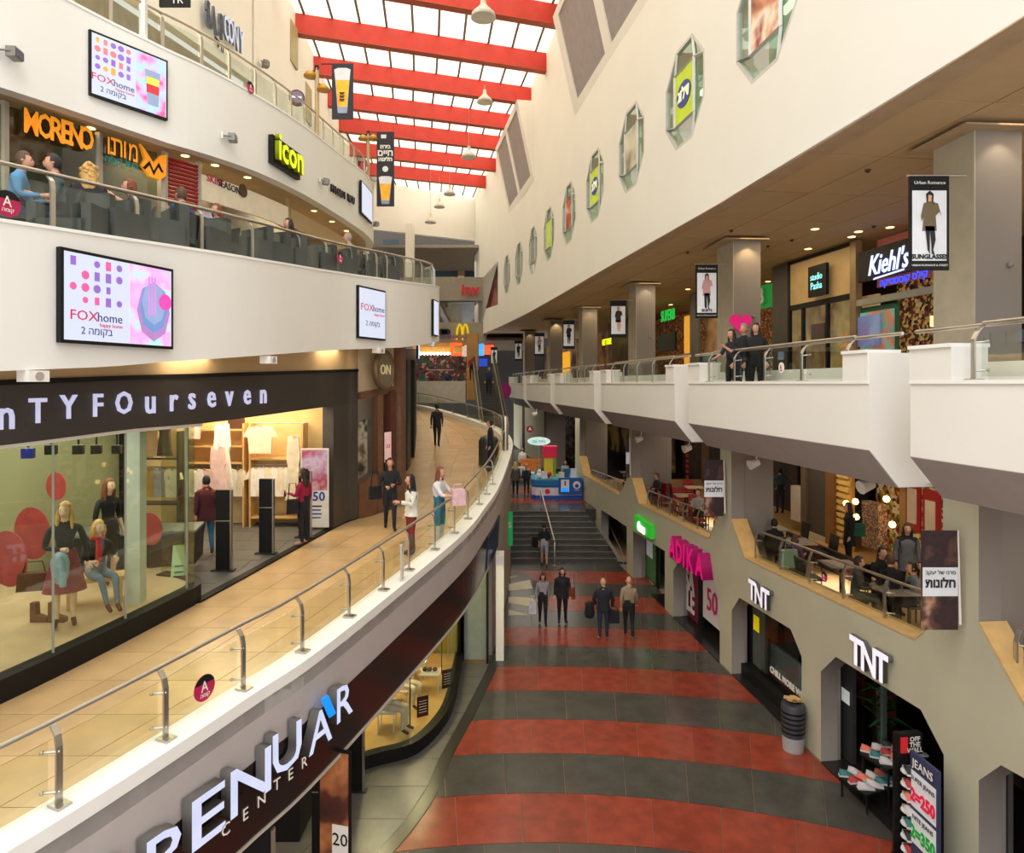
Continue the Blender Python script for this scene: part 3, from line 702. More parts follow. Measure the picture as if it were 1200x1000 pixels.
# ---- first-floor walkway on the left
def RX(Y): return RAIL1.atY(Y)[0].x-.18
def SX(Y): return STO1.atY(Y)[0].x
wk = struct('walkway', G().add([(SX(Y)-.3, Y, zf1(Y)-.015) for Y in range(4, 47)]+[(RX(Y)+.1, Y, zf1(Y)-.015) for Y in range(4, 47)], [(i, i+1, 43+i+1, 43+i) for i in range(42)]), GROUT)
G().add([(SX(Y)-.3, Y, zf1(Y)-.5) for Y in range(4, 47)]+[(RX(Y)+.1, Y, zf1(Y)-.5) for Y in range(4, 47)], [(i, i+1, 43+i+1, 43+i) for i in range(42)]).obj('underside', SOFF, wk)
Y = 4.2; r_ = 0
while Y < 44:
    h = .82; n = max(3, round((RX(Y+.4)-SX(Y+.4))/.82)) if Y < 30 else 5
    for j in range(n):
        for (ya, yb) in ((Y, Y+h),):
            sh_ = 0
            u0, u1 = j/n, (j+1)/n; e = .005
            q = [(SX(ya)+(RX(ya)-SX(ya))*u0+e, ya+e), (SX(ya)+(RX(ya)-SX(ya))*u1-e, ya+e), (SX(yb)+(RX(yb)-SX(yb))*u1-e, yb-e), (SX(yb)+(RX(yb)-SX(yb))*u0+e, yb-e)]
            G().add([(a, b, zf1(b)) for a, b in q]+[(a, b, zf1(b)-.015) for a, b in q], [(0, 1, 2, 3), (0, 1, 5, 4), (1, 2, 6, 5), (2, 3, 7, 6), (3, 0, 4, 7)]).obj('tile', BEIGET, wk)
    Y += h; r_ += 1
RP = RAIL1.between(4.3, 44.5); R3 = [(p.x, p.y, .07*p.y) for p in RP]
curb = struct('walkway_kerb', G().sweep(R3, [(-.18, -4.7), (-.18, -4.35), (.2, -4.35), (.2, -4.5), (.17, -4.5), (.17, -4.7)]), COPE)
RPn = RAIL1.between(4.3, 31); Rn = [(p.x, p.y, .07*p.y) for p in RPn]
struct('fascia_walkway', G().sweep(Rn, [(.14, -4.49), (.17, -4.49), (.17, -5.24), (.14, -5.24)]), GREYF)
ytag = RAIL1.px(237)[0].y
pyl = [5.0]+[RAIL1.px(p)[0].y for p in (70, 195, 286, 355, 410, 450, 480, 510, 533, 549, 562, 571, 578)]
zk = lambda Y: -4.35+.07*Y
railing('steel and glass balustrade curving along the first-floor walkway above the black shop sign', RAIL1, pyl, zk, .76, y0=4.6, y1=27, glass=glassmat('balustrade glass', (.95, .96, .9), .07))
farY = [27.4, 29, 30.6, 32.4, 34.3, 36.3, 38.4, 40.6, 43]
railing('far steel balustrade where the walkway bends left past the nose', RAIL1, farY, zk, .76, y0=27.1, y1=43.5, glass=MATS['balustrade glass'])
fr = frame(RAIL1, 238, 806, 1, off=.02); floor_tag(fr @ T(0, -.0, 0), .15, 'round crimson level marker stuck on the walkway glass above the black sign')
# short steel panel standing in the balustrade
pp, tt = RAIL1.px(472); G_ = G().box((0, 0, .3), (.03, .22, .62)).box((0, 0, .63), (.05, .24, .03))
o = G_.obj('control_post', STEEL, None, loc=(pp.x+.02, pp.y-.2, zk(pp.y)), label='short flat steel post standing behind the walkway glass beside two women', cat='post')

# ---- black sign band under the walkway
B1 = RAIL1.between(4.3, 19.9); B3 = [(p.x, p.y, .07*p.y) for p in B1]
sb = thing('shop_sign_band', 'long brown-black curved sign band with raised white letters under the walkway', 'sign')
G().sweep(B3, [(.1, -5.2), (.18, -5.2), (.13, -6.15), (.05, -6.15)], smooth=False).obj('panel', BROWNB, sb)
G().sweep(B3, [(.12, -6.15), (.15, -6.15), (.15, -6.19), (.12, -6.19)]).obj('trim', mat('pale trim', (200, 190, 176), .4), sb)
G().sweep([(p.x, p.y, .07*p.y) for p in RAIL1.between(17.8, 19.95)], [(.17, -5.24), (.2, -5.24), (.16, -6.1), (.14, -6.1)]).obj('blue_panel', mat('deep blue panel', (28, 52, 92), .3), sb)
LW = mat('lit white letter', (214, 220, 250), .4, emit=.75); LS = mat('letter side grey', (112, 108, 104), .35, .3)
LBLU = mat('sky blue face', (20, 150, 250), .4, emit=.8)
def curved_letters(path, items, size, parent, mats, depth, off, **k):
    for ch, px, py, *ex in items:
        M = frame(path, px, py, 1, off=off); sz = ex[0] if ex else size
        text('letter', ch, sz, M, mats, parent, depth=depth, **k)
BP = RAIL1.off(.34)
curved_letters(BP, [('E', 120, 1062, .8)], .8, sb, [LW, LS], .14, -.07, bold=.006, hz=1.3)
for ch, px, py, sz, hz_ in [('P', 190, 1010, .76, 1.2), ('E', 243, 961, .78, 1.45), ('N', 295, 919, .78, 1.3), ('U', 337, 880, .76, 1.1), ('A', 376, 857, .72, 1.05), ('R', 403, 825, .7, 1.1)]:
    curved_letters(BP, [(ch, px, py)], sz, sb, [LW, LS], .14, -.07, bold=.006, hz=hz_)
M = frame(BP, 378, 846, 1, off=.012); g = G(); g.prism([(-.02, -.0, .31), (.12, 0, .31), (.3, 0, -.02), (.16, 0, -.02)], (0, .03, 0)); o = g.obj('blue_stroke', LBLU, sb); o.matrix_basis = M
curved_letters(BP, [('C', 264, 973), ('E', 287, 955), ('N', 306, 938), ('T', 324, 920), ('E', 340, 908), ('R', 356, 894)], .2, sb, [mat('cream letter', (236, 220, 200), .4, emit=.6), LS], .02, .0)

# ---- white column and side panel closing the ground-floor shop
cg = struct('column_left', G().box((-.33, 18.75, -6.1), (.22, .55, 2.9)), WHITE)
G().box((-1.05, 18.6, -6.0), (.7, .1, 3)).obj('side_panel', mat('grey green panel', (150, 160, 152), .4), cg)
G().box((-1.42, 18.35, -6.0), (.06, .3, 3)).obj('jamb', BLACK, cg)
G().box((-.66, 18.4, -6.0), (.05, .3, 3)).obj('jamb', BLACK, cg)
# nose wall behind the column
NP_ = [(p.x-.05, p.y, .07*p.y) for p in RAIL1.between(18.9, 31.5)]
struct('wall_nose', G().sweep(NP_, [(.0, -9.6), (.16, -9.6), (.16, -5.2), (.0, -5.2)]), mat('nose wall paint', (176, 166, 152)))
gs = thing('green_sign', 'green hanging shop sign in the passage behind the white column', 'sign')
G().box((-.15, 25.2, 0), (.25, .12, 1.25)).obj('panel', mat('leaf green sign', (22, 160, 84), emit=.25), gs); gs.location = (.05, 0, -5.35)
text('letter', 'S', .3, T(-.08, 25.1, -5.2), WHITE, gs); 

# ---- ground-floor display window
DSP = Path([(-3.75, 12.6), (-3.2, 13.05), (-2.68, 13.4), (-1.95, 13.85), (-1.5, 15.0), (-1.38, 16.2), (-1.38, 17.4), (-1.38, 18.4)])
dw = thing('display_window', 'curved glass display window lit yellow on the ground floor', 'shop window')
DP = [(p.x, p.y, GRD) for p in DSP.p]
G().sweep(DP, [(-.15, 0), (.05, 0), (.05, .27), (-.15, .27)]).obj('plinth', BLACK, dw)
G().sweep(DP, [(-.02, .27), (-.008, .27), (-.008, 2.9), (-.02, 2.9)]).obj('glass_pane', GLASS, dw)
G().prism([(p.x-.1, p.y, GRD+.2) for p in DSP.p]+[(-6, 18.4, GRD+.2), (-6, 13.5, GRD+.2)], (0, 0, .04)).obj('display_floor', mat('warm display floor', (214, 176, 110), .4, var=.15), dw)
G().box((-3.6, 18.6, GRD+1.5), (4.6, .1, 3)).obj('back_wall', patch('mottled ochre wall', [(120, 92, 30), (176, 130, 56), (150, 140, 40), (110, 60, 36)], .8), dw)
G().box((-4.0, 15.8, GRD+1.5), (.1, 5, 3)).obj('side_wall', patch('yellow green wall', [(150, 140, 30), (190, 170, 50), (110, 110, 30)], 1.2), dw)
G().prism([(p.x-.15, p.y, GRD+2.9) for p in DSP.p if p.y > 13.3]+[(-5, 18.4, GRD+2.9), (-5, 13.4, GRD+2.9)], (0, 0, .06)).obj('display_ceiling', BLACK, dw)
for x, y in ((-2.15, 14.4), (-1.75, 17)):
    G().tube([(x, y, GRD+.27), (x, y, GRD+2.9)], .012, 6).obj('joint', BLACK, dw)
bulb('display_lamp', (-2.9, 14.6, GRD+2.6), 130, (1, .82, .45)); bulb('display_lamp', (-2.3, 16.6, GRD+2.6), 110, (1, .8, .42))
for k, (x, y, lx) in enumerate([(-2.35, 16.9, 'farther'), (-1.95, 16.2, 'nearer')]):
    t_ = thing('display_table', f'{lx} low white wire table in the yellow display window', 'table', (x, y, GRD+.24))
    G().box((0, 0, .42), (.5, .42, .03)).obj('tabletop', WHITE, t_)
    for a in (-.22, .22):
        for b in (-.18, .18): G().tube([(a, b, 0), (a, b, .42)], .012, 5).obj('leg', WHITE, t_)
    for q in range(3): G().ball((-.12+.12*q, 0, .49), .06, 8, sc=(1, 1.4, .8)).obj('goods', mat('dark leather goods', (70, 50, 36)), t_, label='small leather item')
for k, (x, y) in enumerate([(-1.95, 14.9), (-1.55, 16.3)]):
    t_ = thing('price_board', f"{['larger','smaller'][k]} black price board leaning inside the yellow display window", 'sign', (x, y, GRD+.24), .5)
    G().box((0, 0, .22), (.26, .02, .44)).obj('board', BLACK, t_)
    for q in range(5): G().box((0, -.012, .1+.06*q), (.18, .004, .012)).obj('printed_line', WHITE, t_)

# ---- ground-floor shop entrance seen below the band
en = struct('shop_entrance', G().box((-5.9, 9.5, GRD+1.4), (.1, 10, 3)), mat('brown shop interior', (126, 92, 58), .6, var=.2))
G().box((-3.75, 11.6, GRD+1.45), (.55, .9, 3.2)).obj('pillar', BLACK, en)
G().box((-4.3, 13, GRD+1.45), (1.2, .1, 3.2)).obj('back_wall', BLACK, en)
def gate(x, y, z, h, label, rz=0, w_=.36):
    t_ = thing('security_gate', label, 'anti-theft gate', (x, y, z), rz)
    G().box((0, 0, h/2), (w_, .07, h)).obj('panel', BLACK, t_)
    G().box((w_/2+.012, 0, h/2), (.025, .1, h)).obj('edge_rail', STEEL, t_)
    G().box((0, -.037, h*.62), (w_*.96, .004, .02)).obj('seam', STEEL, t_)
    G().box((0, 0, .015), (w_+.16, .16, .03)).obj('foot', mat('gate foot', (60, 58, 54), .4, .5), t_)
    return t_
p = at(424, 928, 12.55); gate(-2.92, 12.55, GRD, 1.95, 'black anti-theft gate beside the yellow display window, ground floor')
gate(-3.0, 10.6, GRD, 1.9, 'second black anti-theft gate behind the sale poster, ground floor', w_=.2)
gate(-3.35, 8.9, GRD, 1.7, 'nearest black anti-theft gate, cut off by the bottom of the photo', w_=.45)
ps = thing('poster_stand', 'tall poster stand marked 20 in the ground-floor entrance', 'poster', (-2.62, 10.1, GRD), -.25)
G().box((0, 0, 1.05), (.52, .04, 2.1)).obj('frame', BLACK, ps)
G().box((0, -.024, 1.05), (.46, .006, 2.02)).obj('print', patch('warm figure print', [(30, 20, 16), (90, 40, 26), (206, 130, 80), (40, 30, 28)], 1.2), ps)
g = G(); g.box((0, 0, 0), (.26, .004, .5)); o = g.obj('price_card', WHITE, ps); o.location = (.1, -.03, .75)
text('number', '20', .26, world(ps) @ T(.1, -.036, .78), BLACK, ps, depth=.006)
# ============================================================ FIRST-FLOOR CLOTHES SHOP (left)
S1 = STO1
fzt, fzb = keyf(S1, [(0, 447, 522), (150, 441.5, 503), (240, 439, 496), (399, 434, 474.5)])
st = thing('clothes_shop', 'clothes shop front with long charcoal fascia on the first-floor walkway', 'shop front')
ys_, ye_ = 4.0, S1.px(418)[0].y
P = S1.between(ys_, ye_)
g = G(); wallband(g, P, fzt, fzb, -.25, .04); g.obj('fascia', DKFAS, st)
g = G(); wallband(g, P, lambda Y: fzt(Y)+.02, lambda Y: fzt(Y)-.05, .04, .06); g.obj('fascia_lip', BLACK, st)
g = G(); wallband(g, S1.between(ys_, S1.px(236)[0].y), lambda Y: fzb(Y)+.0, lambda Y: fzb(Y)-.05, -.05, .03); g.obj('window_head', mat('pale head trim', (206, 198, 184)), st)
g = G(); wallband(g, P, 1.9, lambda Y: fzt(Y), -.3, -.0); g.obj('wall_above', TAN, st)
# right-hand jamb panel
ja, jb = S1.px(389)[0].y, S1.px(418)[0].y
g = G(); wallband(g, S1.between(ja, jb), lambda Y: fzb(Y), lambda Y: zf1(Y), -.25, .04); g.obj('jamb_panel', mat('bronze grey panel', (74, 68, 62), .4, .2), st)
# window: plinth and glass, turning into the entrance at its far end
wy = S1.px(226)[0].y; WP = [(p.x, p.y) for p in S1.between(4.0, wy)]; l = WP[-1]
WP += [(l[0]+.02, l[1]+.22), (l[0]-.12, l[1]+.5), (l[0]-.45, l[1]+.72), (l[0]-.9, l[1]+.85)]
WPz = [(x, y, zf1(y)) for x, y in WP]
G().sweep(WPz, [(-.22, 0), (.02, 0), (.02, .3), (-.22, .3)]).obj('plinth', BLACK, st)
g = G(); g.sweep(WPz, lambda i: [(-.1, .3), (-.085, .3), (-.085, fzb(WPz[i][1])-WPz[i][2]), (-.1, fzb(WPz[i][1])-WPz[i][2])]); g.obj('glass_pane', glassmat('shop window glass', (.88, .92, .84), .13), st)
for px in (70, 154, 225):
    p, t = S1.px(px); G().box((p.x-.09, p.y, (zf1(p.y)+.3+fzb(p.y))/2), (.03, .012, fzb(p.y)-zf1(p.y)-.3)).obj('glass_joint', mat('joint grey', (150, 150, 136)), st)
p = WP[-2]; G().box((p[0], p[1], zf1(p[1])+1.6), (.05, .05, 2.9)).obj('joint_post', STEEL, st)
p, t = S1.px(186); G().box((p.x-.45, p.y+.15, zf1(p.y)+1.75), (.24, .2, 3.0)).obj('column', mat('pale green white column', (208, 214, 204)), st)
# floors and walls of the interior
G().prism([(x-.22, y, zf1(y)+.27) for x, y in WP[:-1]]+[(-6.6, 13.2, zf1(13)+.27), (-8.6, 14.4, zf1(14)+.27), (-9.6, 8, zf1(8)+.27), (-12, 4, zf1(4)+.27)], (0, 0, .02)).obj('display_floor', mat('honey display floor', (208, 180, 144), .3, var=.12, scale=2), st)
fl = [(p.x-.02, p.y) for p in S1.between(WP[-4][1]-.1, jb)]
shopf = G().prism([(x, y, zf1(y)+.01) for x, y in fl]+[(-4.9, 17.4, zf1(17.4)+.01), (-13, 17.4, zf1(17.4)+.01), (-13, 13, zf1(13)+.01), (WP[-1][0]-.2, WP[-1][1], zf1(WP[-1][1])+.01)], (0, 0, .02)).obj('shop_floor', GREYT, st)
g = G(); g.sweep([(x, y, zf1(y)) for x, y in fl], [(-.1, 0), (.06, 0), (.06, .035), (-.1, .035)]); g.obj('threshold', BLACK, st)
for k in range(7):
    for j in range(6):
        y0_ = 12.6+.66*k; x1_ = S1.atY(y0_+.3)[0].x-.35-1.1*j
        G().prism([(x1_-1.085, y0_, zf1(y0_)+.032), (x1_, y0_, zf1(y0_)+.032), (x1_, y0_+.645, zf1(y0_+.645)+.032), (x1_-1.085, y0_+.645, zf1(y0_+.645)+.032)], (0, 0, .006)).obj('slab', GREYT, st)
BWZ = zf1(16.5)
G().box((-8.7, 16.75, BWZ+1.5), (8.5, .12, 3.3)).obj('back_wall', mat('warm shop wall', (216, 184, 124), .7, var=.1), st)
G().box((-8.3, 14, zf1(14)+1.7), (.1, 6, 3.4)).obj('inner_wall', mat('dim shop inner wall', (70, 54, 44)), st) if False else None
gw = G(); gw.prism([(-9.6, 8.6, -4.0), (-9.1, 11.4, -3.9), (-8.05, 14.0, -3.7), (-8.2, 14.05, -3.7), (-9.3, 11.5, -3.9), (-9.8, 8.6, -4.0)], (0, 0, 3.4)); gw.obj('green_wall', mat('sage green wall', (150, 148, 112), .7, var=.08, scale=1), st)
G().prism([(-13, 4, .1), (-6.4, 8.7, .1), (-4.4, 16, .1), (-4.4, 17.4, .1), (-13, 17.4, .1)], (0, 0, .1)).obj('shop_ceiling', mat('dark shop ceiling', (60, 50, 42)), st)
G().box((-7.95, 14.05, -2.2), (.3, .12, 3.2)).obj('black_edge', BLACK, st)
# red circles printed on the window wall
PINKP = mat('red circle print', (166, 60, 62), .6, var=.2)
for px, py, Yd, r_ in [(66, 570, 11.6, .24), (38, 625, 10.9, .42), (10, 655, 10.2, .42), (176, 620, 12.6, .3)]:
    p = at(px, py, Yd); o = G().lathe([(r_, 0), (r_, .006)], n=24).obj('red_circle', PINKP, st); o.matrix_basis = T(*p) @ Matrix.Rotation(R(-20), 4, 'Z') @ Matrix.Rotation(R(90), 4, 'X')
LETW = mat('cool lit letter', (206, 206, 236), .4, emit=.7)
FL = [('n', 3, 487), ('T', 40, 483), ('Y', 76, 478.5), ('F', 110, 476.5), ('O', 141, 473.5), ('u', 172, 471.5), ('r', 199, 469.5), ('s', 221, 467.5), ('e', 244, 465.5), ('v', 265, 464.5), ('e', 286, 463), ('n', 305, 462.5)]
sg = thing('fascia_lettering', 'spaced white letters spelling out the shop name on the charcoal fascia', 'sign')
for ch, px, py in [('E', -80, 492), ('W', -120, 495)]+FL:
    M = frame(S1, px, py, 1, off=.07); Y = S1.px(px)[0].y
    up = ch in 'TYFEWO'
    text('letter', ch, .46 if up else .56, M, LETW, sg, depth=.03, hz=.84, bold=.006)
# spotlights in the window
for k, px in enumerate([33, 60, 92, 113, 137]):
    p = at(px, 524 if k else 528, 9.6+.5*k)
    t_ = thing('track_spotlight', f"small {'blue-lit' if k == 0 else 'black'} display spotlight, {['first', 'second', 'third', 'fourth', 'fifth'][k]} from the left in the clothes shop window", 'spotlight', (p.x, p.y, p.z), .3)
    G().box((0, 0, -.04), (.14, .12, .14)).obj('housing', BLACK if k else mat('blue housing', (20, 30, 130), emit=.2), t_); G().tube([(0, 0, .04), (0, 0, .3)], .015, 6).obj('stem', BLACK, t_)
# anti-theft gates of the shop
def gateat(px, pyb, hpx, label, w_=.4, rz=.0):
    Y = 3680/(pyb-394); p = at(px, pyb, Y); gate(p.x, Y, zf1(Y)+.03, hpx/800*Y, label, rz, w_)
gateat(262, 671, 95, 'black anti-theft gate nearest the shop window on the first floor', .28)
gateat(312, 651, 88, 'black anti-theft gate in the middle of the first-floor shop entrance', .28)
gateat(357, 632, 78, 'black anti-theft gate behind the woman in crimson', .26)
# sale poster by the entrance
pst = thing('sale_poster', 'tall white sale poster marked 50 beside the woman in crimson', 'poster', (0, 0, 0))
p = at(369, 618, 16.1); pst.location = (p.x, 16.1, p.z)
G().box((0, 0, .93), (.66, .05, 1.86)).obj('frame', mat('pale poster frame', (214, 210, 202)), pst)
G().box((0, -.028, 1.35), (.6, .006, .95)).obj('photo', patch('lilac figure print', [(220, 196, 200), (160, 60, 90), (190, 170, 200), (90, 40, 50)], 1.5), pst)
text('number', '50', .3, world(pst) @ T(.1, -.03, .72), BLUE, pst, depth=.006, bold=.006)
for q in range(4): G().box((-.03, -.028, .5-.09*q), (.4-.05*(q % 2), .004, .03)).obj('printed_line', BLUE if q else BLACK, pst)
# dark entrance recess on the right
G().box((-4.62, 16.95, BWZ+1.5), (1.15, .12, 3.2)).obj('dark_recess', mat('dark recess', (34, 30, 32)), st)

# clothes on rails and shelves
CL = [('cream', (232, 214, 184)), ('white', (236, 230, 220)), ('pale pink', (226, 190, 180)), ('grey', (160, 154, 150)), ('mustard', (196, 150, 60)), ('tan', (200, 160, 112)), ('brown', (90, 64, 46)), ('black', (36, 32, 32))]
CLM_ = {n: mat(n+' cloth', c, .85, var=.12, scale=6) for n, c in CL}
def garmentmesh(kind, w_, h):
    g = G()
    if kind == 'top': pr = [(-w_*.5, -.0), (-w_*.72, -h*.35), (-w_*.5, -h*.38), (-w_*.46, -h), (w_*.46, -h), (w_*.5, -h*.38), (w_*.72, -h*.35), (w_*.5, 0), (w_*.18, .03), (0, -.04), (-w_*.18, .03)]
    elif kind == 'dress': pr = [(-w_*.3, 0), (-w_*.38, -h*.35), (-w_*.3, -h*.45), (-w_*.5, -h), (w_*.5, -h), (w_*.3, -h*.45), (w_*.38, -h*.35), (w_*.3, 0), (w_*.14, .04), (0, -.08), (-w_*.14, .04)]
    else: pr = [(-w_*.5, 0), (-w_*.55, -h), (w_*.55, -h), (w_*.5, 0)]
    n = len(pr)
    vs = [(x, -.045-.02*math.sin(x*40), z) for x, z in pr]+[(x, .045, z) for x, z in pr]
    g.add(vs, [list(range(n))[::-1], list(range(n, 2*n))]+[(i, (i+1) % n, n+(i+1) % n, n+i) for i in range(n)])
    return g
gm = {}
def garment(kind, colr, x, y, z, w_, h, label, group, rz=0):
    k = (kind, colr, round(w_, 2), round(h, 2))
    if k not in gm: gm[k] = garmentmesh(kind, w_, h).mesh('garment', CLM_[colr]); 
    if ('hk', round(h, 2)) not in gm: gm['hk', round(h, 2)] = G().tube([(0, 0, .0), (0, 0, .1)], .008, 5).tube([(-.14, 0, -.01), (0, 0, .04), (.14, 0, -.01)], .008, 5).mesh('hanger', STEEL)
    o = link('garment', gm[k], None, (x, y, z), rz, label, 'garment', group); link('hanger', gm['hk', round(h, 2)], o); return o
def rack(name, label, x, y, z, w_, shelves=(), rails=(), d=.4, h=2.5, cat='shelf unit', rz=0, m=None):
    r = thing(name, label, cat, (x, y, z), rz)
    m = m or WOOD
    for s in (-1, 1): G().box((s*w_/2, 0, h/2), (.04, d, h)).obj('upright', m, r)
    for zz_ in shelves: G().box((0, 0, zz_), (w_, d, .035)).obj('shelf', m, r)
    for zz_ in rails: G().tube([(-w_/2, -.05, zz_), (w_/2, -.05, zz_)], .015, 6).obj('rail', STEEL, r)
    return r
zb_ = BWZ
rk = rack('clothes_rack', 'wooden clothes rack against the back wall near the first gate', -7.15, 16.45, zb_, 1.5, (2.35, 1.95, 1.55), (1.45,))
rk2 = rack('clothes_rack', 'wooden clothes rack against the back wall left of the sale poster', -5.62, 16.45, zb_, 1.25, (1.65, .25), (2.5, 1.5))
for i in range(7): garment('top', ['cream', 'white', 'pale pink', 'cream', 'grey', 'white', 'cream'][i], -7.75+.2*i, 16.3, zb_+1.38, .34, .62, f"light top on the lower rail of the left clothes rack, {['first','second','third','fourth','fifth','sixth','seventh','eighth'][i]} from the left", 'tops on the left rack')
for i in range(7): garment('top', ['white', 'cream', 'white', 'cream', 'white', 'pale pink', 'cream'][i], -6.1+.16*i, 16.3, zb_+1.42, .34, .66, f"light top on the lower rail of the right clothes rack, {['first','second','third','fourth','fifth','sixth','seventh','eighth'][i]} from the left", 'tops on the right rack')
garment('top', 'cream', -5.95, 16.15, zb_+2.42, .55, .62, 'cream blouse hung facing out above the right clothes rack', None)
garment('dress', 'cream', -5.15, 16.1, zb_+2.2, .4, 1.5, 'long cream dress hanging beside the sale poster', None)
garment('dress', 'white', -6.75, 15.9, zb_+2.5, .5, 1.45, 'white dress hanging high behind the pink top', None)
garment('dress', 'pale pink', -6.72, 15.6, zb_+2.0, .46, 1.1, 'pale pink sleeveless top hanging in front of the white dress', None)
garment('top', 'pale pink', -7.6, 16.1, zb_+2.95, .5, .8, 'pink-grey top hanging high at the left of the clothes rack', None)
tb = thing('handbag', 'brown box handbag on the top shelf of the clothes rack', 'handbag', (-6.62, 16.4, zb_+2.37))
G().box((0, 0, .15), (.34, .16, .3)).obj('body', mat('brown leather', (80, 44, 26), .4), tb); G().tube([(-.1, 0, .3), (-.08, 0, .4), (.08, 0, .4), (.1, 0, .3)], .012, 6).obj('handle', BLACK, tb)
rk3 = rack('clothes_rack', 'tall rack of clothes glimpsed through the far end of the shop window', -8.15, 15.2, zf1(15), 1.6, (1.9, .9, .3), (2.7, 1.7), m=mat('dark rack', (60, 44, 34)))
for i in range(6): garment('dress', ['cream', 'tan', 'white', 'mustard', 'cream', 'tan'][i], -8.8+.26*i, 15.1, zf1(15)+2.65, .3, .75, f"garment on the upper rail seen through the shop window, {['first','second','third','fourth','fifth','sixth','seventh','eighth'][i]} from the left", 'clothes on the far window rack, upper rail')
for i in range(6): garment('top', ['tan', 'cream', 'brown', 'mustard', 'grey', 'cream'][i], -8.8+.26*i, 15.1, zf1(15)+1.65, .3, .6, f"garment on the lower rail seen through the shop window, {['first','second','third','fourth','fifth','sixth','seventh','eighth'][i]} from the left", 'clothes on the far window rack, lower rail')
for i in range(4): garment('dress', ['brown', 'black', 'tan', 'brown'][i], -8.1+.26*i, 14.4, zf1(14)+3.0-.0*i, .3, .9, f"dark garment on the rail beside the green window wall, {['first','second','third','fourth','fifth','sixth','seventh','eighth'][i]} from the left", 'dark clothes by the green wall')
tbl = thing('display_table', 'low black display table behind the seated mannequin', 'table', (-7.15, 13.0, zf1(13)+.29), .25)
G().box((0, 0, .3), (2.2, .8, .6)).obj('body', BLACK, tbl); G().box((0, 0, .62), (2.24, .84, .04)).obj('tabletop', mat('grey table cover', (110, 112, 106)), tbl)
ss_ = thing('sandwich_sign', 'small green and white sign board behind the shop window column', 'sign', (-6.0, 12.3, zf1(12)+.29), .4)
G().prism([(-.13, -.1, 0), (.13, -.1, 0), (.1, .05, .55), (-.1, .05, .55)], (0, .02, 0)).obj('board', mat('pale green board', (180, 210, 176)), ss_)
for q in range(4): G().box((0, -.09+.04*q, .1+.1*q), (.14, .01, .02)).obj('printed_line', mat('leaf ink', (30, 90, 60)), ss_)

# the shop next door: tan front, clock-like round sign, dark timber frame
nx_ = thing('timber_shop', 'timber-framed shop with a big round sign next to the clothes shop', 'shop front')
SP = S1
def seg(px0, px1, y_t0, y_b0, y_t1=None, y_b1=None): pass
def quadpx(name, path, px0, px1, yt0, yb0, yt1, yb1, m, parent, d0=0, d1=.12, **k):
    """flat piece of a wall curve between two stations, corners given as seen, thickness going back"""
    a = path.pt(px0, yt0); b = path.pt(px0, yb0); c = path.pt(px1, yb1); d = path.pt(px1, yt1)
    n = Vector((0, 0, 1)).cross(Vector((c.x-b.x, c.y-b.y, 0)).normalized())
    if n.dot(Vector((a.x, a.y, 0))) < 0: n = -n
    g = G(); g.prism([p+n*d0 for p in (a, b, c, d)], n*(d1-d0)); return g.obj(name, m, parent, **k)
DTIM = mat('dark timber', (110, 74, 50), .5, var=.15, scale=6); CRM = mat('cream stone front', (206, 184, 150), .7, var=.08)
quadpx('upper_wall', SP, 419.5, 466, 408, 462, 404, 452, CRM, nx_)
quadpx('beam', SP, 419.5, 467, 460, 468, 451, 458, DTIM, nx_, -.12, .2)
quadpx('post', SP, 463.5, 469.5, 404, 590, 402, 583, DTIM, nx_, -.15, .2)
quadpx('post', SP, 441, 447, 463, 600, 461, 598, DTIM, nx_, -.08, .2)
quadpx('post', SP, 456, 461, 459, 594, 457, 590, mat('deep red brown timber', (84, 44, 30)), nx_, -.05, .2)
quadpx('counter_front', SP, 419.5, 441, 570, 612, 556, 600, DTIM, nx_, -.06, .15)
quadpx('back_wall', SP, 419, 466, 466, 600, 456, 585, mat('pale shop wall', (206, 196, 172)), nx_, .9, 1.0)
quadpx('counter', SP, 421, 441, 500, 570, 492, 556, patch('counter goods', [(70, 60, 50), (150, 130, 96), (210, 196, 170), (60, 70, 60)], 3), nx_, .4, .5)
quadpx('notice', SP, 449, 456.5, 507, 542, 506, 538, mat('pink notice', (240, 200, 196), emit=.1), nx_, -.06, -.04, label='pale pink notice marked 33')
M = frame(SP, 452.5, 523, 1, off=.08); text('number', '33', .14, M, CRIM, nx_, depth=.004)
cl = thing('round_sign', 'large round bronze-rimmed sign above the timber-framed shop', 'sign'); M = frame(SP, 446, 434, 1, off=.16) @ Matrix.Rotation(R(28), 4, 'Z') @ Matrix.Scale(.92, 4); cl.matrix_basis = M
Rx = Matrix.Rotation(R(90), 4, 'X')
G().lathe([(.52, 0), (.56, .08), (.56, .16), (.48, .18), (.46, .13)], n=32).obj('rim', mat('bronze rim', (120, 98, 74), .4, .4), cl).matrix_basis = T(0, .1, 0) @ Rx
G().lathe([(.44, 0), (.44, .01)], n=32).obj('dial', mat('olive dial', (120, 110, 84), .5), cl).matrix_basis = T(0, -.03, 0) @ Rx
text('lettering', 'ON', .4, cl.matrix_basis @ T(0, -.05, 0), mat('gold letter', (226, 206, 160), emit=.2), cl, depth=.02)
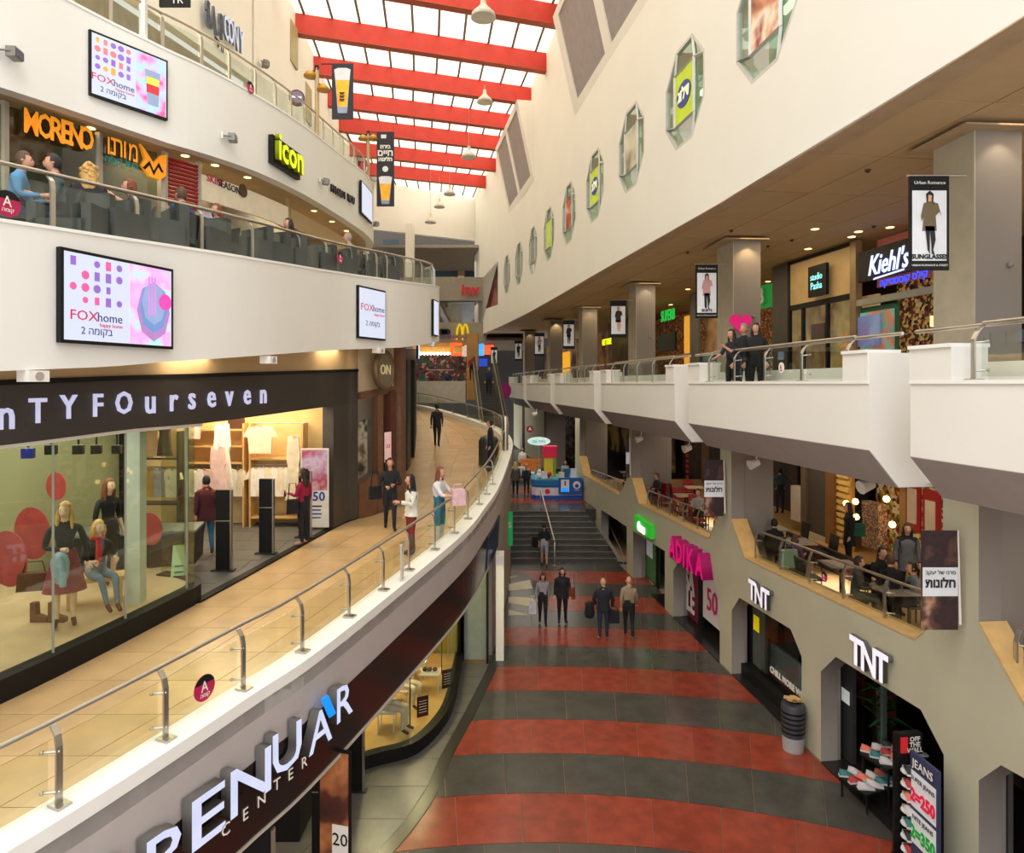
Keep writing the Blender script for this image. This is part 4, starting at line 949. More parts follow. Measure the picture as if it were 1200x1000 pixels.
# dark glazed front beyond
dk = thing('dark_shop', 'black-framed glass shopfront at the bend of the walkway', 'shop front')
for x0, x1, yt, yb in [(471, 476, 422, 552), (481, 484.5, 422, 536)]: quadpx('post', STO1, x0, x1, yt, yb, yt, yb-6, BLACK, dk, -.15, .1)
quadpx('glass_pane', STO1, 470, 486, 424, 560, 424, 530, GLASSD, dk, 0, .02)
quadpx('back_wall', STO1, 469.6, 486.5, 424, 565, 424, 530, mat('grey shop inside', (104, 92, 76)), dk, .6, .7)
quadpx('head', STO1, 469.5, 486.5, 409, 424, 409, 424, BLACK, dk, -.1, .2)
bs = thing('blue_screen', 'small glowing blue screen under the white balcony end', 'screen'); M = frame(STO1, 480, 412.5, 1, off=.3); bs.matrix_basis = M
G().box((0, 0, 0), (.42, .08, .56)).obj('housing', BLACK, bs); G().box((0, -.045, 0), (.38, .01, .5)).obj('display', patch('blue display', [(60, 120, 220), (190, 220, 250), (110, 170, 240)], 3, emit=1), bs)

# ============================================================ SECOND LEVEL (left): white band, screens, balustrade, shops
b2s = struct('balcony_band', wallband(G(), BND2.p, zt2, zb2, -.25, 0), WHITE)
g = G(); P = BND2.p; g.sweep([(p.x, p.y, zt2(p.y)) for p in P], [(-.32, -.02), (.015, -.02), (.015, .02), (-.32, .02)]); g.obj('coping', COPE, b2s)
def slab(name, pts, back, zf, th, m, kind='structure', parent=None):
    g = G(); n = len(pts); vs = [(p[0], p[1], zf(p[1])) for p in pts]+[(q[0], q[1], zf(q[1])) for q in back]
    k = len(back); vs2 = [(x, y, z-th) for x, y, z in vs]
    # back has as many points as pts
    fs = [(i, i+1, n+i+1, n+i) for i in range(n-1)]; o = len(vs)
    fs += [tuple(o+j for j in f) for f in fs]; fs += [(i, i+1, o+i+1, o+i) for i in range(n-1)]
    g.add(vs+vs2, fs); r = g.obj(name, m, parent)
    if kind and not parent: r['kind'] = kind
    return r
P = [p for p in BND2.p if p.y < 25]
slab('floor_second_level', [(p.x-.2, p.y) for p in P], [(-16, p.y) for p in P], lambda Y: zt2(Y)-.22, .3, mat('second level floor', (150, 140, 124)))
slab('ceiling_walkway', [(p.x-.05, p.y) for p in P], [(-16, p.y) for p in P], lambda Y: zb2(Y)+.12, .06, mat('walkway ceiling', (206, 184, 150)))
y2 = [BND2.px(p)[0].y for p in (-60, 75, 172, 247, 305, 360, 390, 420, 437, 448, 460, 470, 480, 490, 500)]
railing('steel and glass balustrade of the second level above the two white-screen band, left', BND2.off(-.12), sorted(set(y2+[20.4, 21.2, 22])), zt2, .68, y0=5.2, y1=22.5, bend=.08, plates=False)
def screen(path, px, pyc, w_, h, label, big=True, lift=.12):
    r = thing('video_screen', label, 'screen'); r.matrix_basis = frame(path, px, pyc, 1, off=lift)
    G().box((0, .015, 0), (w_, .07, h)).obj('housing', BLACK, r)
    dsp = G().box((0, -.022, 0), (w_*.95, .008, h*.93)).obj('display', mat('lit screen white', (226, 232, 252), emit=.7, var=.01), r)
    return r
def foxprint(r, w_, h, full=True, seed=0):
    rnd = random.Random(seed); M = world(r)
    cx = -w_*.22 if full else 0
    NAVY = mat('navy lettering', (50, 50, 110), emit=.2); MAG = mat('magenta lettering', (190, 30, 90), emit=.3)
    s = h*.15 if full else w_*.2
    text('lettering', 'FOX', s, M @ T(cx-s*1.05, -.032, -h*.2 if full else h*.1), MAG, r, depth=.004, hz=1.15)
    text('lettering', 'home', s*.95, M @ T(cx+s*1.1, -.032, -h*.2 if full else h*.1), NAVY, r, depth=.004, hz=1.0)
    text('lettering', 'happy home', s*.4, M @ T(cx+s*1.2, -.032, -h*.2-s*.55 if full else h*.1-s*.6), MAG, r, depth=.004)
    text('lettering', rev('בקומה 2') if full else rev('בקומה 2'), s*.75, M @ T(cx, -.032, -h*.36 if full else -h*.2), NAVY, r, depth=.004)
    if not full: return
    pr = patch(f'table setting print {seed}', [(70, 190, 220), (190, 170, 230), (226, 150, 200), (150, 210, 240), (240, 236, 150)] if seed == 1 else [(60, 110, 220), (220, 120, 190), (150, 190, 240), (220, 70, 120), (120, 220, 230)], 1.6, emit=.7)
    pic = G().box((w_*.265, -.029, 0), (w_*.4, .006, h*.93)).obj('picture', pr, r)
    cols = [mat('item pink', (214, 90, 150), emit=.4), mat('item violet', (140, 100, 190), emit=.4), mat('item amber', (230, 160, 60), emit=.4), mat('item rose', (220, 120, 120), emit=.4)]
    for i in range(5):
        for j in range(4):
            if rnd.random() < .12: continue
            x = cx+(i-2)*w_*.095; z = h*.38-j*h*.135; q = rnd.random(); a = h*.035*(1+rnd.random()*.5)
            c = cols[rnd.choice([0, 1] if seed == 1 else [2, 3, 1])]
            if q < .5: o = G().lathe([(a, 0), (a*.8, .004)], n=10).obj('printed_item', c, r); o.matrix_basis = T(x, -.03, z) @ Matrix.Rotation(R(90), 4, 'X')
            else: G().box((x, -.03, z), (a*1.3, .004, a*2)).obj('printed_item', c, r)
    if seed == 1:
        for q, (rr_, c) in enumerate([(.36, (206, 150, 220)), (.31, (130, 170, 230)), (.26, (170, 190, 240))]):
            o = G().lathe([(rr_*h*1.0, 0), (rr_*h*1.0, .002)], n=8).obj('plate_print', mat(f'plate print {q}', c, emit=.6), r); o.matrix_basis = T(w_*.29, -.035-.002*q, -h*.06+.05*q*h) @ Matrix.Rotation(R(90), 4, 'X') @ Matrix.Diagonal((.68, 1, 1, 1))
        o = G().lathe([(.1*h, 0), (.1*h, .004)], n=14).obj('cake_print', mat('cake pink', (220, 70, 170), emit=.5), r); o.matrix_basis = T(w_*.4, -.043, h*.07) @ Matrix.Rotation(R(90), 4, 'X')
        for q in range(3): G().box((w_*.24+.03*q*w_, -.044, h*.12), (.014*w_, .003, h*.46)).obj('cutlery_print', mat('cutlery lilac', (200, 130, 200), emit=.5), r)
    else:
        jar = G(); jar.prism([(w_*.22, -.036, -h*.34), (w_*.36, -.036, -h*.34), (w_*.39, -.036, h*.22), (w_*.18, -.036, h*.22)], (0, .002, 0)); jar.obj('jar_print', mat('jar print', (170, 190, 220), emit=.6), r)
        G().box((w_*.285, -.038, -.08*h), (w_*.17, .002, h*.14)).obj('jar_print', mat('berry print', (190, 50, 60), emit=.5), r); G().box((w_*.285, -.038, .05*h), (w_*.17, .002, h*.12)).obj('jar_print', mat('lime print', (200, 200, 80), emit=.5), r)
def fitscreen(path, x0, x1, yt, yb, label, lift=.06):
    xc = (x0+x1)/2; pa, _ = path.px(x0); pb, _ = path.px(x1); pc = path.px(xc)[0]
    return screen(path, xc, (yt+yb)/2, (pb-pa).length, (yb-yt)/800*pc.y, label, lift=lift), (pb-pa).length, (yb-yt)/800*pc.y
r, w_, h_ = fitscreen(BND2, 72, 203, 304, 406, 'large lit advertising screen on the lower white band, left'); foxprint(r, w_, h_, True, 1)
r, w_, h_ = fitscreen(BND2, 417.5, 449, 338, 398, 'portrait lit screen on the white band right of the middle'); foxprint(r, w_, h_, False)
r, w_, h_ = fitscreen(BND2, 505.3, 510.5, 352, 394, 'narrow lit screen seen edge-on at the end of the white band')
# speakers under the band
for k, (px, py) in enumerate([(44, 441), (318, 422), (446, 411), (508, 404)]):
    p, t = BND2.px(px); n = Vector((t.y, -t.x)); z = (450-py)/800*(p.y)
    o = thing('speaker_box', f"white ceiling speaker box under the white band, {['first','second','third','fourth'][k]} from the left", 'speaker', (p.x-.05, p.y, z), math.atan2(-t.x, t.y))
    G().box((0, 0, 0), (.2, .24, .13)).obj('housing', WHITE, o); G().lathe([(.05, 0), (.05, .012)], n=14).obj('cone', mat('speaker cone', (170, 160, 150)), o).matrix_basis = T(.1, 0, 0) @ Matrix.Rotation(R(90), 4, 'Y')

# ---- second-level shops: wall line, mullions, signs
M2 = BND3.off(-.55)
def z2f(Y): return zt2(Y)-.22
ce3 = [p for p in BND3.p if p.y < 26]
slab('ceiling_second_level', [(p.x-.05, p.y) for p in ce3], [(-16, p.y) for p in ce3], lambda Y: zb3(Y)+.08, .06, mat('tan soffit', (196, 166, 122)))
s2 = thing('second_level_shops', 'row of glazed cafe and shop fronts on the second level, left', 'shop front')
FR = mat('pale frame', (196, 186, 170), .4, .3)
M2p = [p for p in M2.p if 4 < p.y < 25]
g = G(); wallband(g, [(p.x-1.6, p.y) for p in M2p], lambda Y: zb3(Y)+.2, lambda Y: z2f(Y)-.2, -.1, 0); g.obj('back_wall', patch('cafe inside wall', [(84, 78, 66), (120, 108, 88), (150, 140, 116), (70, 64, 56)], .5), s2)
g = G(); wallband(g, [p for p in M2p if p.y < M2.px(192)[0].y], lambda Y: zb3(Y)-.06, z2f, 0, .012); g.obj('glass_pane', glassmat('olive glass', (.62, .66, .58), .16), s2)
for px in (-40, 5, 116, 193, 233, 337):
    p, t = M2.px(px); G().box((p.x, p.y, (z2f(p.y)+zb3(p.y))/2), (.08, .1, zb3(p.y)-z2f(p.y))).obj('mullion', FR if px < 300 else TAN, s2)
p0, p1 = M2.px(197)[0].y, M2.px(232)[0].y
sh2 = thing('roller_shutter', 'half-lowered red roller shutter between the cafe and the salon', 'shutter')
for k in range(12):
    Q = [(p.x, p.y, 0) for p in M2.between(p0, p1)]
    f_ = lambda Y, k=k: zb3(Y)-.08-.075*k
    g = G(); g.sweep(Q, lambda i: [(.0, f_(Q[i][1])-.07), (.03, f_(Q[i][1])-.055), (.03, f_(Q[i][1])-.015), (.0, f_(Q[i][1]))]); g.obj('slat', mat('shutter red', (160, 18, 20), .4), sh2)
g = G(); wallband(g, M2.between(M2.px(234)[0].y, M2.px(335)[0].y), lambda Y: zb3(Y)-.25, lambda Y: zb3(Y)-.75, .0, .06); g.obj('salon_header', mat('cream header', (226, 210, 180), emit=.15), s2)
M = frame(M2, 262, 207.5, 1, off=.02)
for q, (ch, px, py) in enumerate([('SKIN', 250, 207), ('SEASON', 268, 215)]):
    Mf = frame(M2, px-3, py+5, 1, off=.08); text('lettering', ch, .2, Mf, BLACK if q else CRIM, s2, depth=.01)
Mf = frame(M2, 280, 224, 1, off=.09); G().lathe([(.14, 0), (.14, .02)], n=16).obj('roundel', mat('brown roundel', (90, 66, 40)), s2).matrix_basis = Mf @ Matrix.Rotation(R(90), 4, 'X')
g = G(); wallband(g, M2.between(M2.px(236)[0].y, M2.px(262)[0].y), lambda Y: zb3(Y)-.95, lambda Y: zb3(Y)-1.9, .0, .04); g.obj('screen_wall', patch('blue red menu', [(40, 70, 120), (190, 210, 230), (160, 40, 36)], 1.4, emit=.2), s2)
g = G(); wallband(g, M2.between(M2.px(339)[0].y, M2.px(437)[0].y if M2.px(437)[0].y > 20 else 22), lambda Y: zb3(Y)-.25, lambda Y: zb3(Y)-.7, .0, .06); g.obj('shop_header', TAN, s2)
# orange letters
ORG = mat('orange letter', (250, 156, 30), .5, emit=.35)
ms = thing('orange_lettering', 'big orange letters on the cafe glass, second level', 'sign')
for ch, px, py, s_, hz_ in [('M', 30, 146, .52, .62), ('O', 47, 151, .52, .6), ('R', 60, 155, .52, .72), ('E', 72.5, 158, .52, .85), ('N', 84, 162, .52, .62), ('O', 96, 165, .52, .6)]:
    text('letter', ch, s_, frame(M2, px, py, 1, off=.1), [ORG, mat('letter edge brown', (90, 50, 10))], ms, depth=.05, hz=hz_, bold=.012)
for ch, px, py in [('ו', 123, 172), ('נ', 128.5, 173), ('ר', 135, 175), ('ו', 142, 177), ('מ', 152, 181)]:
    text('letter', ch, .48, frame(M2, px, py, 1, off=.1), [ORG, MATS['letter edge brown']], ms, depth=.05, hz=.6, bold=.004)
em = thing('emblem', 'orange winged emblem with a zigzag on the cafe glass', 'sign'); em.matrix_basis = frame(M2, 176, 192, 1, off=.1) @ Matrix.Scale(.8, 4)
G().prism([(-.3, 0, .34), (-.16, 0, .2), (0, 0, .0), (.18, 0, .22), (.32, 0, .28), (.3, 0, -.2), (.16, 0, -.34), (-.1, 0, -.32), (-.28, 0, -.12), (-.2, 0, .04)], (0, .08, 0)).obj('shape', [ORG], em)
G().prism([(-.26, -.01, -.18), (-.1, -.01, .02), (0, -.01, -.18), (.12, -.01, .04), (.24, -.01, -.16), (.18, -.01, -.16), (.11, -.01, -.06), (0, -.01, -.28), (-.1, -.01, -.08), (-.2, -.01, -.2)], (0, .01, 0)).obj('zigzag', BLACK, em)
text('lettering', rev('בית קפה'), .16, frame(M2, 139, 192, 1, off=.1), mat('teal small letter', (20, 130, 120), emit=.2), ms, depth=.02)
# round downlights in the tan soffit
for k, (px, py) in enumerate([(106, 143), (217, 180), (252, 200), (290, 207), (368, 240), (389, 251), (406, 264), (421, 281)]):
    pr = .55; Yc = 800*(zb3(12)+.02)/(450-py) if False else None
    p, t = BND3.off(-.5).px(px); z = zb3(p.y)+.012
    o = thing('downlight', f"small round downlight in the tan soffit of the second level, {['first','second','third','fourth','fifth','sixth','seventh','eighth'][k]} from the left", 'ceiling light', (p.x, p.y, z), group='downlights in the tan soffit')
    G().lathe([(.1, 0), (.1, .012)], n=14).obj('ring', FR, o); G().lathe([(.075, -.005), (.075, 0)], n=14).obj('lens', mat('warm lens', (255, 214, 140), emit=3), o)

# ============================================================ THIRD LEVEL (left)
b3s = struct('balcony_band', wallband(G(), BND3.p, zt3, zb3, -.25, 0), WHITE)
g = G(); g.sweep([(p.x, p.y, zt3(p.y)) for p in BND3.p], [(-.32, -.02), (.015, -.02), (.015, .02), (-.32, .02)]); g.obj('coping', COPE, b3s)
P = [p for p in BND3.p if p.y < 26]
slab('floor_third_level', [(p.x-.2, p.y) for p in P], [(-16, p.y) for p in P], lambda Y: zt3(Y)-.22, .3, mat('third level floor', (170, 160, 140)))
y3 = sorted(BND3.px(p)[0].y for p in (95, 140, 200, 245, 277, 307, 330, 348, 362, 374, 385, 396, 408, 420, 432))
railing('steel and glass balustrade of the third level, top left', BND3.off(-.12), y3, zt3, .72, y0=8.5, y1=25.4, bend=.08, plates=False)
WL3 = Path([(-7.9, 5), (-8.45, 12), (-9.7, 30.4), (-12.3, 60)], smooth=False)
z3w = keyf(WL3, [(120, -40, -28), (170, 0, 4), (235, 30, 52), (300, 70, 96)])[1]
wl = struct('wall_left', wallband(G(), WL3.between(5, 24.6), 17.2, lambda Y: 8.9+.22*(Y-15.9), -.3, 0), WHITEW)
g = G(); wallband(g, WL3.between(24.4, 58), 17.2, 5.0, -.3, 0); g.obj('wall_section', WHITEW, wl)
g = G(); wallband(g, WL3.between(5, 26), lambda Y: 9.4+.22*(Y-15.9), 5.2, -1.4, -1.3); g.obj('bar_back_wall', mat('tan bar wall', (176, 156, 118), .7, var=.15), wl)
g = G(); wallband(g, WL3.between(26, 58), 9.3, -6, -.3, 0); g.obj('lower_wall', WHITEW, wl)
for k, (Y, z) in enumerate([(30.2, 15.0), (33.2, 13.6)]):
    p, t = WL3.atY(Y); G().box((p.x+.02, p.y, z), (.1, 1.0, 1.8)).obj('slot', mat('olive slot', (170, 156, 112)), wl)
bc = thing('bar_sign', 'black and steel lettering of a bar on the white wall, top left', 'sign')
for i, (ch, px, py) in enumerate([('B', 237, 17), ('A', 244, 24), ('R', 252, 31), ('C', 259, 33), ('O', 264.5, 38), ('N', 270.5, 44), ('Y', 277, 50)]):
    Mf = frame(WL3, px, py, 1, off=.14)
    if i < 3: Mf = Mf @ Matrix.Diagonal((-1, 1, 1, 1))
    text('letter', ch, 1.05, Mf, [mat('bar letter dark', (40, 44, 50)) if i < 3 else mat('bar letter lit', (226, 230, 250), emit=.6), mat('bar letter side', (110, 120, 140))], bc, depth=.07, hz=.6, bold=.02)
text('lettering', rev('בר קוני'), .3, frame(WL3, 255, 52, 1, off=.05), BLACK, bc, depth=.02, hz=.9)
rn = thing('round_sign', 'small round lit sign on the white wall beside the third-level rail', 'sign'); rn.matrix_basis = at(348, 115, 19.5).to_4d() and (Matrix.Translation(at(348, 115, 19.5)) @ Matrix.Rotation(R(15), 4, 'Z'))
G().lathe([(.22, -.06), (.22, .06)], n=24).obj('drum', mat('dark bronze', (74, 54, 40), .4), rn).matrix_basis = Matrix.Rotation(R(90), 4, 'X')
G().lathe([(.17, 0), (.17, .01)], n=24).obj('face', mat('mauve face', (120, 100, 130), emit=.3), rn).matrix_basis = T(0, -.065, 0) @ Matrix.Rotation(R(90), 4, 'X')
G().box((0, -.08, 0), (.26, .01, .05)).obj('lettering_strip', mat('white lit strip', (236, 236, 250), emit=1), rn)
G().tube([(.0, .05, 0), (-.2, .5, .0)], .02, 6).obj('bracket', BLACK, rn)
r, w_, h_ = fitscreen(BND3, 105, 195, 55, 128, 'upper large lit advertising screen on the top white band, left'); foxprint(r, w_, h_, True, 2)
r, w_, h_ = fitscreen(BND3, 421, 433.5, 219, 256, 'narrow upright white screen near the rounded end of the top white band')
ic = thing('icon_sign', 'yellow lowercase lettering on a black board, top white band', 'sign')
Mf = frame(BND3, 331, 184, 1, off=.1); ic.matrix_basis = Mf
G().box((0, .04, -.03), (1.28, .1, .6)).obj('board', BLACK, ic)
YEL = mat('acid yellow', (222, 236, 10), .5, emit=.5)
text('lettering', 'icon', .82, Mf @ T(.03, -.06, .03), [YEL, mat('yellow edge', (140, 150, 0))], ic, depth=.1, bold=.018, hz=.86)
fi = thing('slim_lettering', 'thin dark raised lettering along the top white band', 'sign')
for i, ch in enumerate('FULGROI WOW'):
    if ch == ' ': continue
    text('letter', ch, .3, frame(BND3, 386+2.55*i, 221+1.45*i, 1, off=.06), [mat('taupe letter', (120, 112, 104)), BLACK], fi, depth=.05, hz=.75)
# floodlights on the bands
fm = mat('floodlight grey', (130, 126, 120), .4, .3)
def flood(M, label):
    r = thing('floodlight', label, 'floodlight'); r.matrix_basis = M
    G().box((0, -.16, 0), (.2, .13, .14)).obj('head', fm, r); G().box((0, -.235, -.01), (.17, .02, .11)).obj('lens', mat('flood lens', (80, 76, 70), .2), r)
    G().tube([(-.1, 0, .0), (-.11, -.1, .0), (-.1, -.16, 0)], .014, 6).obj('bracket', fm, r); G().box((-.1, .0, 0), (.06, .03, .12)).obj('mount', WHITE, r)
for px, py, lb in [(2, 62, 'at the left edge of the photo'), (262, 161, 'between the upper screen and the yellow lettering'), (374, 212, 'right of the yellow lettering'), (435, 262, 'at the rounded end of the top white band')]:
    flood(frame(BND3, px, py, 1, off=.0) @ Matrix.Rotation(R(30), 4, 'Z'), 'grey floodlight '+lb)
flood(frame(WL3, 303, 73, 1) @ Matrix.Rotation(R(30), 4, 'Z') @ Matrix.Scale(1.5, 4), 'grey floodlight on the white wall right of the bar sign')
floor_tag(frame(BND2.off(-.03), 5, 239, 1, off=.05), .145, 'round crimson level marker on the second-level glass, left edge')
floor_tag(frame(BND2.off(-.03), 396, 302, 1, off=.05), .13, 'round crimson level marker on the second-level glass, middle')
floor_tag(frame(BND3.off(-.03), 291, 103, 1, off=.05), .12, 'round crimson level marker on the third-level glass')
# ============================================================ RIGHT BALCONY: rails, columns, banners, shops
names = ['nearest', 'second', 'third', 'fourth', 'fifth', 'farthest']
for i, (yb, ya) in enumerate(segs):
    a, b = yb+(.75 if i else .1), ya-(.9 if i < 3 else 1.4)
    if i == 0: a = 4.3
    n = max(2, round((b-a)/1.45)); ps = [a+(b-a)*k/n for k in range(n+1)]
    railing(f'steel and glass balustrade on the {names[i]} white balcony segment, right', BAL.off(.15), ps, .04, .72, side=1, bend=.12, y0=a, y1=b, rr=.03, plates=(i < 2), goff=0)
    P = BAL.off(.3).between(yb-.3, ya+.3)
    o = G().tube([(p.x, p.y, .74) for p in P], .03, 8).obj('inner_handrail', STEEL, None, label=f'long inner steel handrail behind the {names[i]} white balcony segment', cat='handrail')
floor_tag(frame(BAL.off(.15), 918, 431, -1, off=.04), .1, 'pale round level marker on the balcony glass, right')
for o in [o for o in COL.objects if o.get('label') == 'pale round level marker on the balcony glass, right']:
    for c in o.children:
        if c.name.startswith('disc'): c.data.materials[0] = WHITE
        elif c.name.startswith('cap'): c.data.materials[0] = WHITE
        else: c.data.materials.clear(); c.data.materials.append(CRIM)
# columns
CY = [10.9, 19.3, 27.8, 36.4, 43.7, 52.9]
colnames = ['nearest', 'second', 'third', 'fourth', 'fifth', 'sixth']
for i, Y in enumerate(CY):
    p, t = CLM.atY(Y); wd, dp = .78, [.95, 1.25, 1.3, 1.3, 1.3, 1.3][i]
    c = struct('column', G().box((wd/2, dp/2, (CZ-.4)/2), (wd, dp, CZ+.4), rz=0), TAUPE)
    c.location = (p.x, p.y, 0); c.rotation_euler = (0, 0, R(4))
    # the side towards the hall, coloured lighter as its lit face
    G().box((-.012, dp/2, (CZ-.4)/2), (.02, dp, CZ+.4)).obj('side_face', mat('lit column side', (186, 176, 154), .8), c)
    spot('column_lamp', (p.x+.4, p.y-.25, CZ-.05), 40 if i in (1, 4) else 16, (1, .72, .35) if i in (1, 3, 4, 5) else (1, .86, .66), 90, (R(12), 0, 0))
    G().box((wd/2-.1, dp/2, CZ-.035), (wd+.5, dp+.5, .03)).obj('ceiling_collar', CEILB, c)
    G().ball((wd*.72, -.03, 1.9), .05, 8).obj('sensor', TAUPE, c) if i < 3 else None
# downlights in the panel ceiling
dl = [(955, 270), (1006, 273), (947, 293), (1051, 279), (915, 320), (900, 331), (978, 311), (870, 335), (806, 340), (786, 358), (1043, 268), (998, 279), (758, 363), (690, 390)]
for k, (px, py) in enumerate(dl):
    Y = (CZ-.0)*800/(450-py); p = at(px, py, Y)
    o = thing('downlight', f"small amber downlight in the panelled balcony ceiling, {ORD[sorted(dl).index((px, py))]} from the left", 'ceiling light', (p.x, Y, CZ+.03), group='downlights in the panelled ceiling')
    G().lathe([(.13, 0), (.13, .015)], n=14).obj('ring', FR, o); G().lathe([(.1, -.006), (.1, 0)], n=14).obj('lens', mat('amber lens', (255, 210, 120), emit=5), o)
SPK = [(1017, 202), (928, 283), (900, 290), (886, 301), (857, 272), (806, 297), (1024, 267)]
for px, py in SPK:
    Y = CZ*800/(450-py); p = at(px, py, Y); o = G().lathe([(.06, 0), (.04, -.04), (.02, -.06)], n=10).obj('sprinkler', mat('dark sprinkler', (70, 56, 40)), None, loc=(p.x, Y, CZ+.05), label=f'tiny dark sprinkler head in the panelled ceiling, {ORD[sorted(SPK).index((px, py))]} from the left', cat='sprinkler', group='sprinkler heads in the panelled ceiling')

# hanging fashion banners
def silhouette(parent, w_, h, cols, seed=0, y=-.03):
    """printed figure of a woman: hair, coat, legs, boots"""
    rnd = random.Random(seed); s = h; k, c2, sk = cols
    def pg(n, pts, m): g = G(); g.prism([(x*s, y, z*s) for x, z in pts], (0, .002, 0)); g.obj(n, m, parent)
    sh = rnd.uniform(-.02, .02)
    pg('printed_legs', [(-.07, -.05), (-.045+sh, -.4), (-.01+sh, -.46), (.0, -.42), (.0, -.1), (.02, -.3), (.03, -.46), (.07, -.46), (.05, -.4), (.085, -.25), (.07, -.05)], c2)
    pg('printed_coat', [(-.09, .28), (-.13, .1), (-.12, .02), (-.09, .08), (-.11, -.12), (.1, -.12), (.085, .1), (.14, .16), (.17, .1), (.12, .28), (.03, .31), (-.03, .31)], k)
    pg('printed_face', [(-.03, .33), (-.035, .4), (0, .43), (.035, .4), (.03, .33), (0, .3)], sk)
    pg('printed_hair', [(-.045, .29), (-.055, .42), (0, .47), (.055, .42), (.05, .26), (.025, .32), (.03, .4), (-.02, .41), (-.028, .3)], c2)
KH = mat('khaki print', (110, 92, 64)); INK = mat('near black print', (30, 26, 26)); SKN = mat('skin print', (214, 160, 130)); PKP = mat('pink print', (200, 150, 150)); WPR = mat('grey white paper', (214, 214, 216), emit=.12)
ban = [(1065, 1111.5, 206, 317, 10.2, 'SUNGLASSES', (KH, INK, SKN), 'nearest, showing a woman in a khaki coat, SUNGLASSES'), (815, 841, 310, 373, 18.5, 'SKIRTS', (PKP, INK, SKN), 'second, showing a woman in a pink skirt'), (715, 734, 352, 396, 27, '', (INK, SKN, SKN), 'third, showing a woman in black shorts'), (659.5, 673.5, 375, 409, 35.5, '', (INK, INK, SKN), 'fourth, showing a black silhouette'), (626, 638, 390, 417.5, 43, '', (PKP, INK, SKN), 'fifth, showing a pale pink dress'), (603, 612, 399, 423, 52, '', (INK, INK, SKN), 'sixth and farthest on a column'), (575, 583, 407, 428, 60, '', (INK, INK, SKN), 'seventh, at the very end')]
for i, (x0, x1, yt, yb, Y, cap, cs, lb) in enumerate(ban):
    p = at((x0+x1)/2, (yt+yb)/2, Y); w_ = (x1-x0)/800*Y; h = (yb-yt)/800*Y
    b = thing('hanging_banner', 'black-bordered fashion banner on a balcony column, '+lb, 'banner', tuple(p), group='fashion banners on the balcony columns')
    G().box((0, 0, 0), (w_, .03, h)).obj('panel', BLACK, b)
    q = G().box((0, -.018, -h*.03), (w_*.86, .006, h*.74)).obj('print', WPR, b)
    silhouette(b, w_, h*.72, cs, i)
    G().tube([(0-w_*.55, 0, h*.5), (w_*.95, 0, h*.5)], .018, 6).obj('bracket', STEEL, b)
    if cap: text('lettering', cap, w_*.16, world(b) @ T(0, -.03, -h*.36), INK, b, depth=.004, bold=.004)
    if i < 2:
        text('lettering', 'Urban Romance', w_*.12, world(b) @ T(0, -.03, h*.42), WHITE, b, depth=.004); text('lettering', 'URBAN ROMANCE & STREET', w_*.07, world(b) @ T(0, -.03, -h*.45), WHITE, b, depth=.004)

# shops on the balcony level
rs = thing('balcony_shops', 'row of warm-lit shop fronts behind the balcony columns, right', 'shop front')
TZ = -.4
def shp(px0, px1, z0, z1, m, n, d=0, th=.1, **k): return shopwall(n, SHR, px0, px1, z0, z1, m, rs, d, th, **k)
WARM = patch('warm shop inside', [(60, 36, 24), (130, 84, 44), (216, 158, 86), (150, 60, 40), (90, 70, 50)], 2.6, kind='v', emit=.12)
shp(905, 925, TZ, CZ, mat('slate panel', (88, 84, 78)), 'panel')
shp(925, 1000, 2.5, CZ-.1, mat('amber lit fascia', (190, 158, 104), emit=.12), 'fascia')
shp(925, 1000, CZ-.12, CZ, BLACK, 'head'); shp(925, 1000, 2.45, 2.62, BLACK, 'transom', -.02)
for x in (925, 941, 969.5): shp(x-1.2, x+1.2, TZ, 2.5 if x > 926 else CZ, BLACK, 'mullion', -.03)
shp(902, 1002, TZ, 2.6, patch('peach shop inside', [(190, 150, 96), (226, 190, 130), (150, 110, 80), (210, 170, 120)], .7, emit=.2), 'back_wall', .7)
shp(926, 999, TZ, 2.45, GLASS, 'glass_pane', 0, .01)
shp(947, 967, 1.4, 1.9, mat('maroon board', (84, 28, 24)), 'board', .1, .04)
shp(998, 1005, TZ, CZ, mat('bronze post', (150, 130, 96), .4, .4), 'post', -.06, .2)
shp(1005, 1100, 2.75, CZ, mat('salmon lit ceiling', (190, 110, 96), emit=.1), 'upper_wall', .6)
kb = shp(1009, 1100, 2.85, 3.7, BLACK, 'sign_board', -.08, .08)
shp(1003, 1100, 2.2, 2.38, mat('grey green transom', (150, 150, 130)), 'transom', -.04)
shp(1006, 1100, TZ, 2.9, patch('crowded cosmetics shelves', [(36, 22, 18), (120, 50, 40), (200, 150, 90), (90, 60, 40), (220, 190, 120)], 2.0, kind='v', emit=.15), 'back_wall', 1.2)
shp(1003, 1048, TZ, 2.15, mat('jade frame', (44, 96, 72)), 'frame', .1, .05)
shp(1006, 1045, -.2, 2.0, patch('turquoise poster', [(60, 160, 150), (200, 120, 90), (90, 190, 180), (230, 170, 90)], 1.0, emit=.2), 'poster', .05, .04)
shp(1005, 1031, 1.05, 1.9, patch('blue flower poster', [(150, 175, 225), (120, 140, 210), (190, 80, 120)], 1.2, emit=.1), 'poster', .0, .04)
